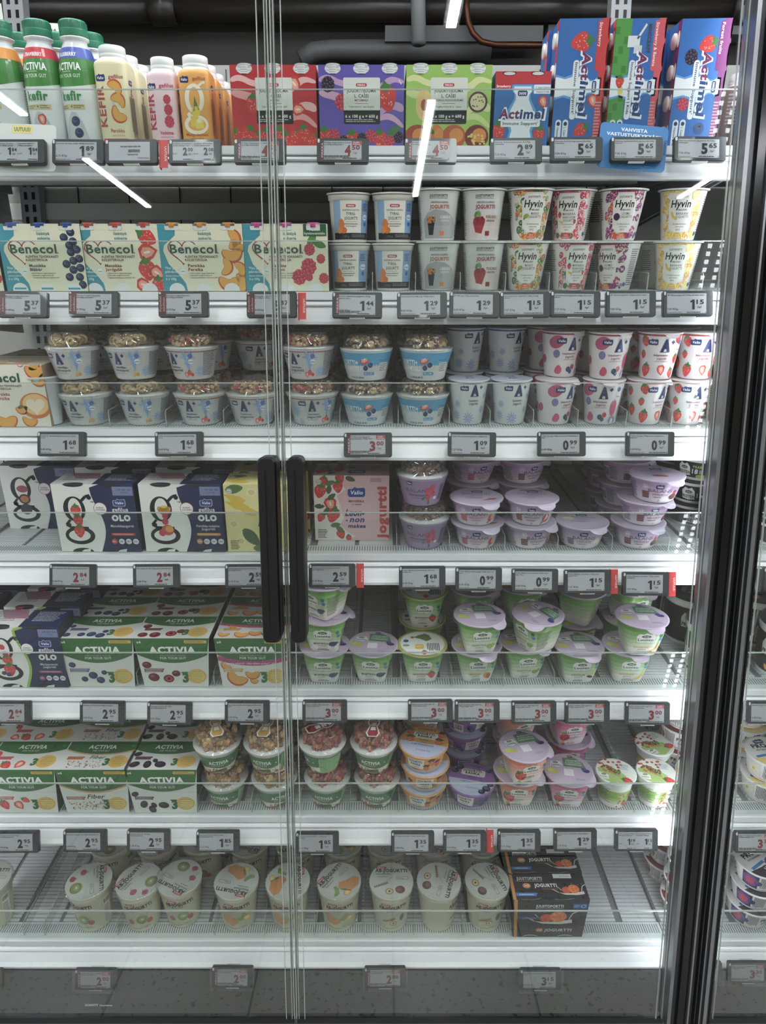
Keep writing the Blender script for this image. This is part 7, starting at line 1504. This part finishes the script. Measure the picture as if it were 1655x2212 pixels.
for x, d, n, k, r in ((.6075, .060, 3, 'pf_s', -30), (.608, .158, 4, 'pf_s', -10), (.740, .058, 3, 'pf_b', 22), (.74, .158, 3, 'pf_b', 5), (.845, .12, 3, 'pf_b', 0), (.612, .258, 4, 'pf_v', -10)):
    for l in range(n): place(k, 6, None, d, l*.0492, r + 5*l, x=x)

# clear dividers between the lanes, wherever the goods leave room for one
for i, t in enumerate(MAIN):
    low = [(r['x'] - r['hw'] - .0015, r['x'] + r['hw'] + .0015) for r in REG if r['kind'] == 'item' and r['row'] == i and r['h'] < .03]
    for px in DIVX[i]:
        x0 = xat(i, px, .015, 0)
        for s in (0, .003, -.003, .006, -.006, .009, -.009, .012, -.012, .015, -.015):
            if not any(a < x0 + s < b for a, b in low): part('divider', DIV, t, (x0 + s, 0, 0)); break

# ================================================================ labels that single each thing out
SHN = ['top shelf', 'second shelf', 'third shelf', 'fourth shelf', 'fifth shelf', 'sixth shelf', 'bottom shelf']
NUM = ['first', 'second', 'third', 'fourth', 'fifth', 'sixth', 'seventh', 'eighth', 'ninth', 'tenth', 'eleventh', 'twelfth']
def clusters(vals, tol):
    out = []
    for v in sorted(vals):
        if not out or v - out[-1][-1] > tol: out.append([v])
        else: out[-1].append(v)
    return [sum(c)/len(c) for c in out]
def near(cs, v): return min(range(len(cs)), key=lambda i: abs(cs[i]-v))
from collections import defaultdict
G = defaultdict(list)
for r in REG: G[r['d']].append(r)
for d, rs in G.items():
    rows = {r['row'] for r in rs}
    for row in rows:
        rr = [r for r in rs if r['row'] == row]; tagk = rr[0]['kind'] == 'tag'
        xs = clusters([r['x'] for r in rr], .05 if not tagk else .03)
        for r in rr:
            ci = near(xs, r['x']); col = [q for q in rr if near(xs, q['x']) == ci]
            ds = clusters([q['dd'] for q in col], .03); di = near(ds, r['dd'])
            st = [q for q in col if near(ds, q['dd']) == di]; hs = clusters([q['h'] for q in st], .015); hi = near(hs, r['h'])
            parts = [r['d']]
            if len(st) > 1: parts.append({0: 'bottom', len(hs)-1: 'top'}.get(hi, ('second', 'third')[min(hi-1, 1)]) if len(hs) > 2 else ('lower', 'upper')[hi])
            if len(ds) > 1: parts.append('front' if di == 0 else NUM[di] + ' row')
            if len(xs) > 1:
                n = len(xs); parts.append('left column' if n == 2 and ci == 0 else 'right column' if n == 2 else 'leftmost' if ci == 0 else 'rightmost' if ci == n-1 else 'middle column' if n == 3 else NUM[ci] + ' from left')
                if tagk: parts[-1] = parts[-1].replace('left column', 'left').replace('right column', 'right').replace('middle column', 'middle')
            if tagk: parts.append('on ' + SHN[row] + ' edge')
            else: parts.append(SHN[row])
            lab = parts[0] + ' on the ' + parts[-1] if len(parts) == 2 and not tagk else ', '.join(parts) if not tagk else parts[0] + (', ' + ', '.join(parts[1:-1]) if len(parts) > 2 else '') + ' ' + parts[-1]
            r['o']['label'] = lab
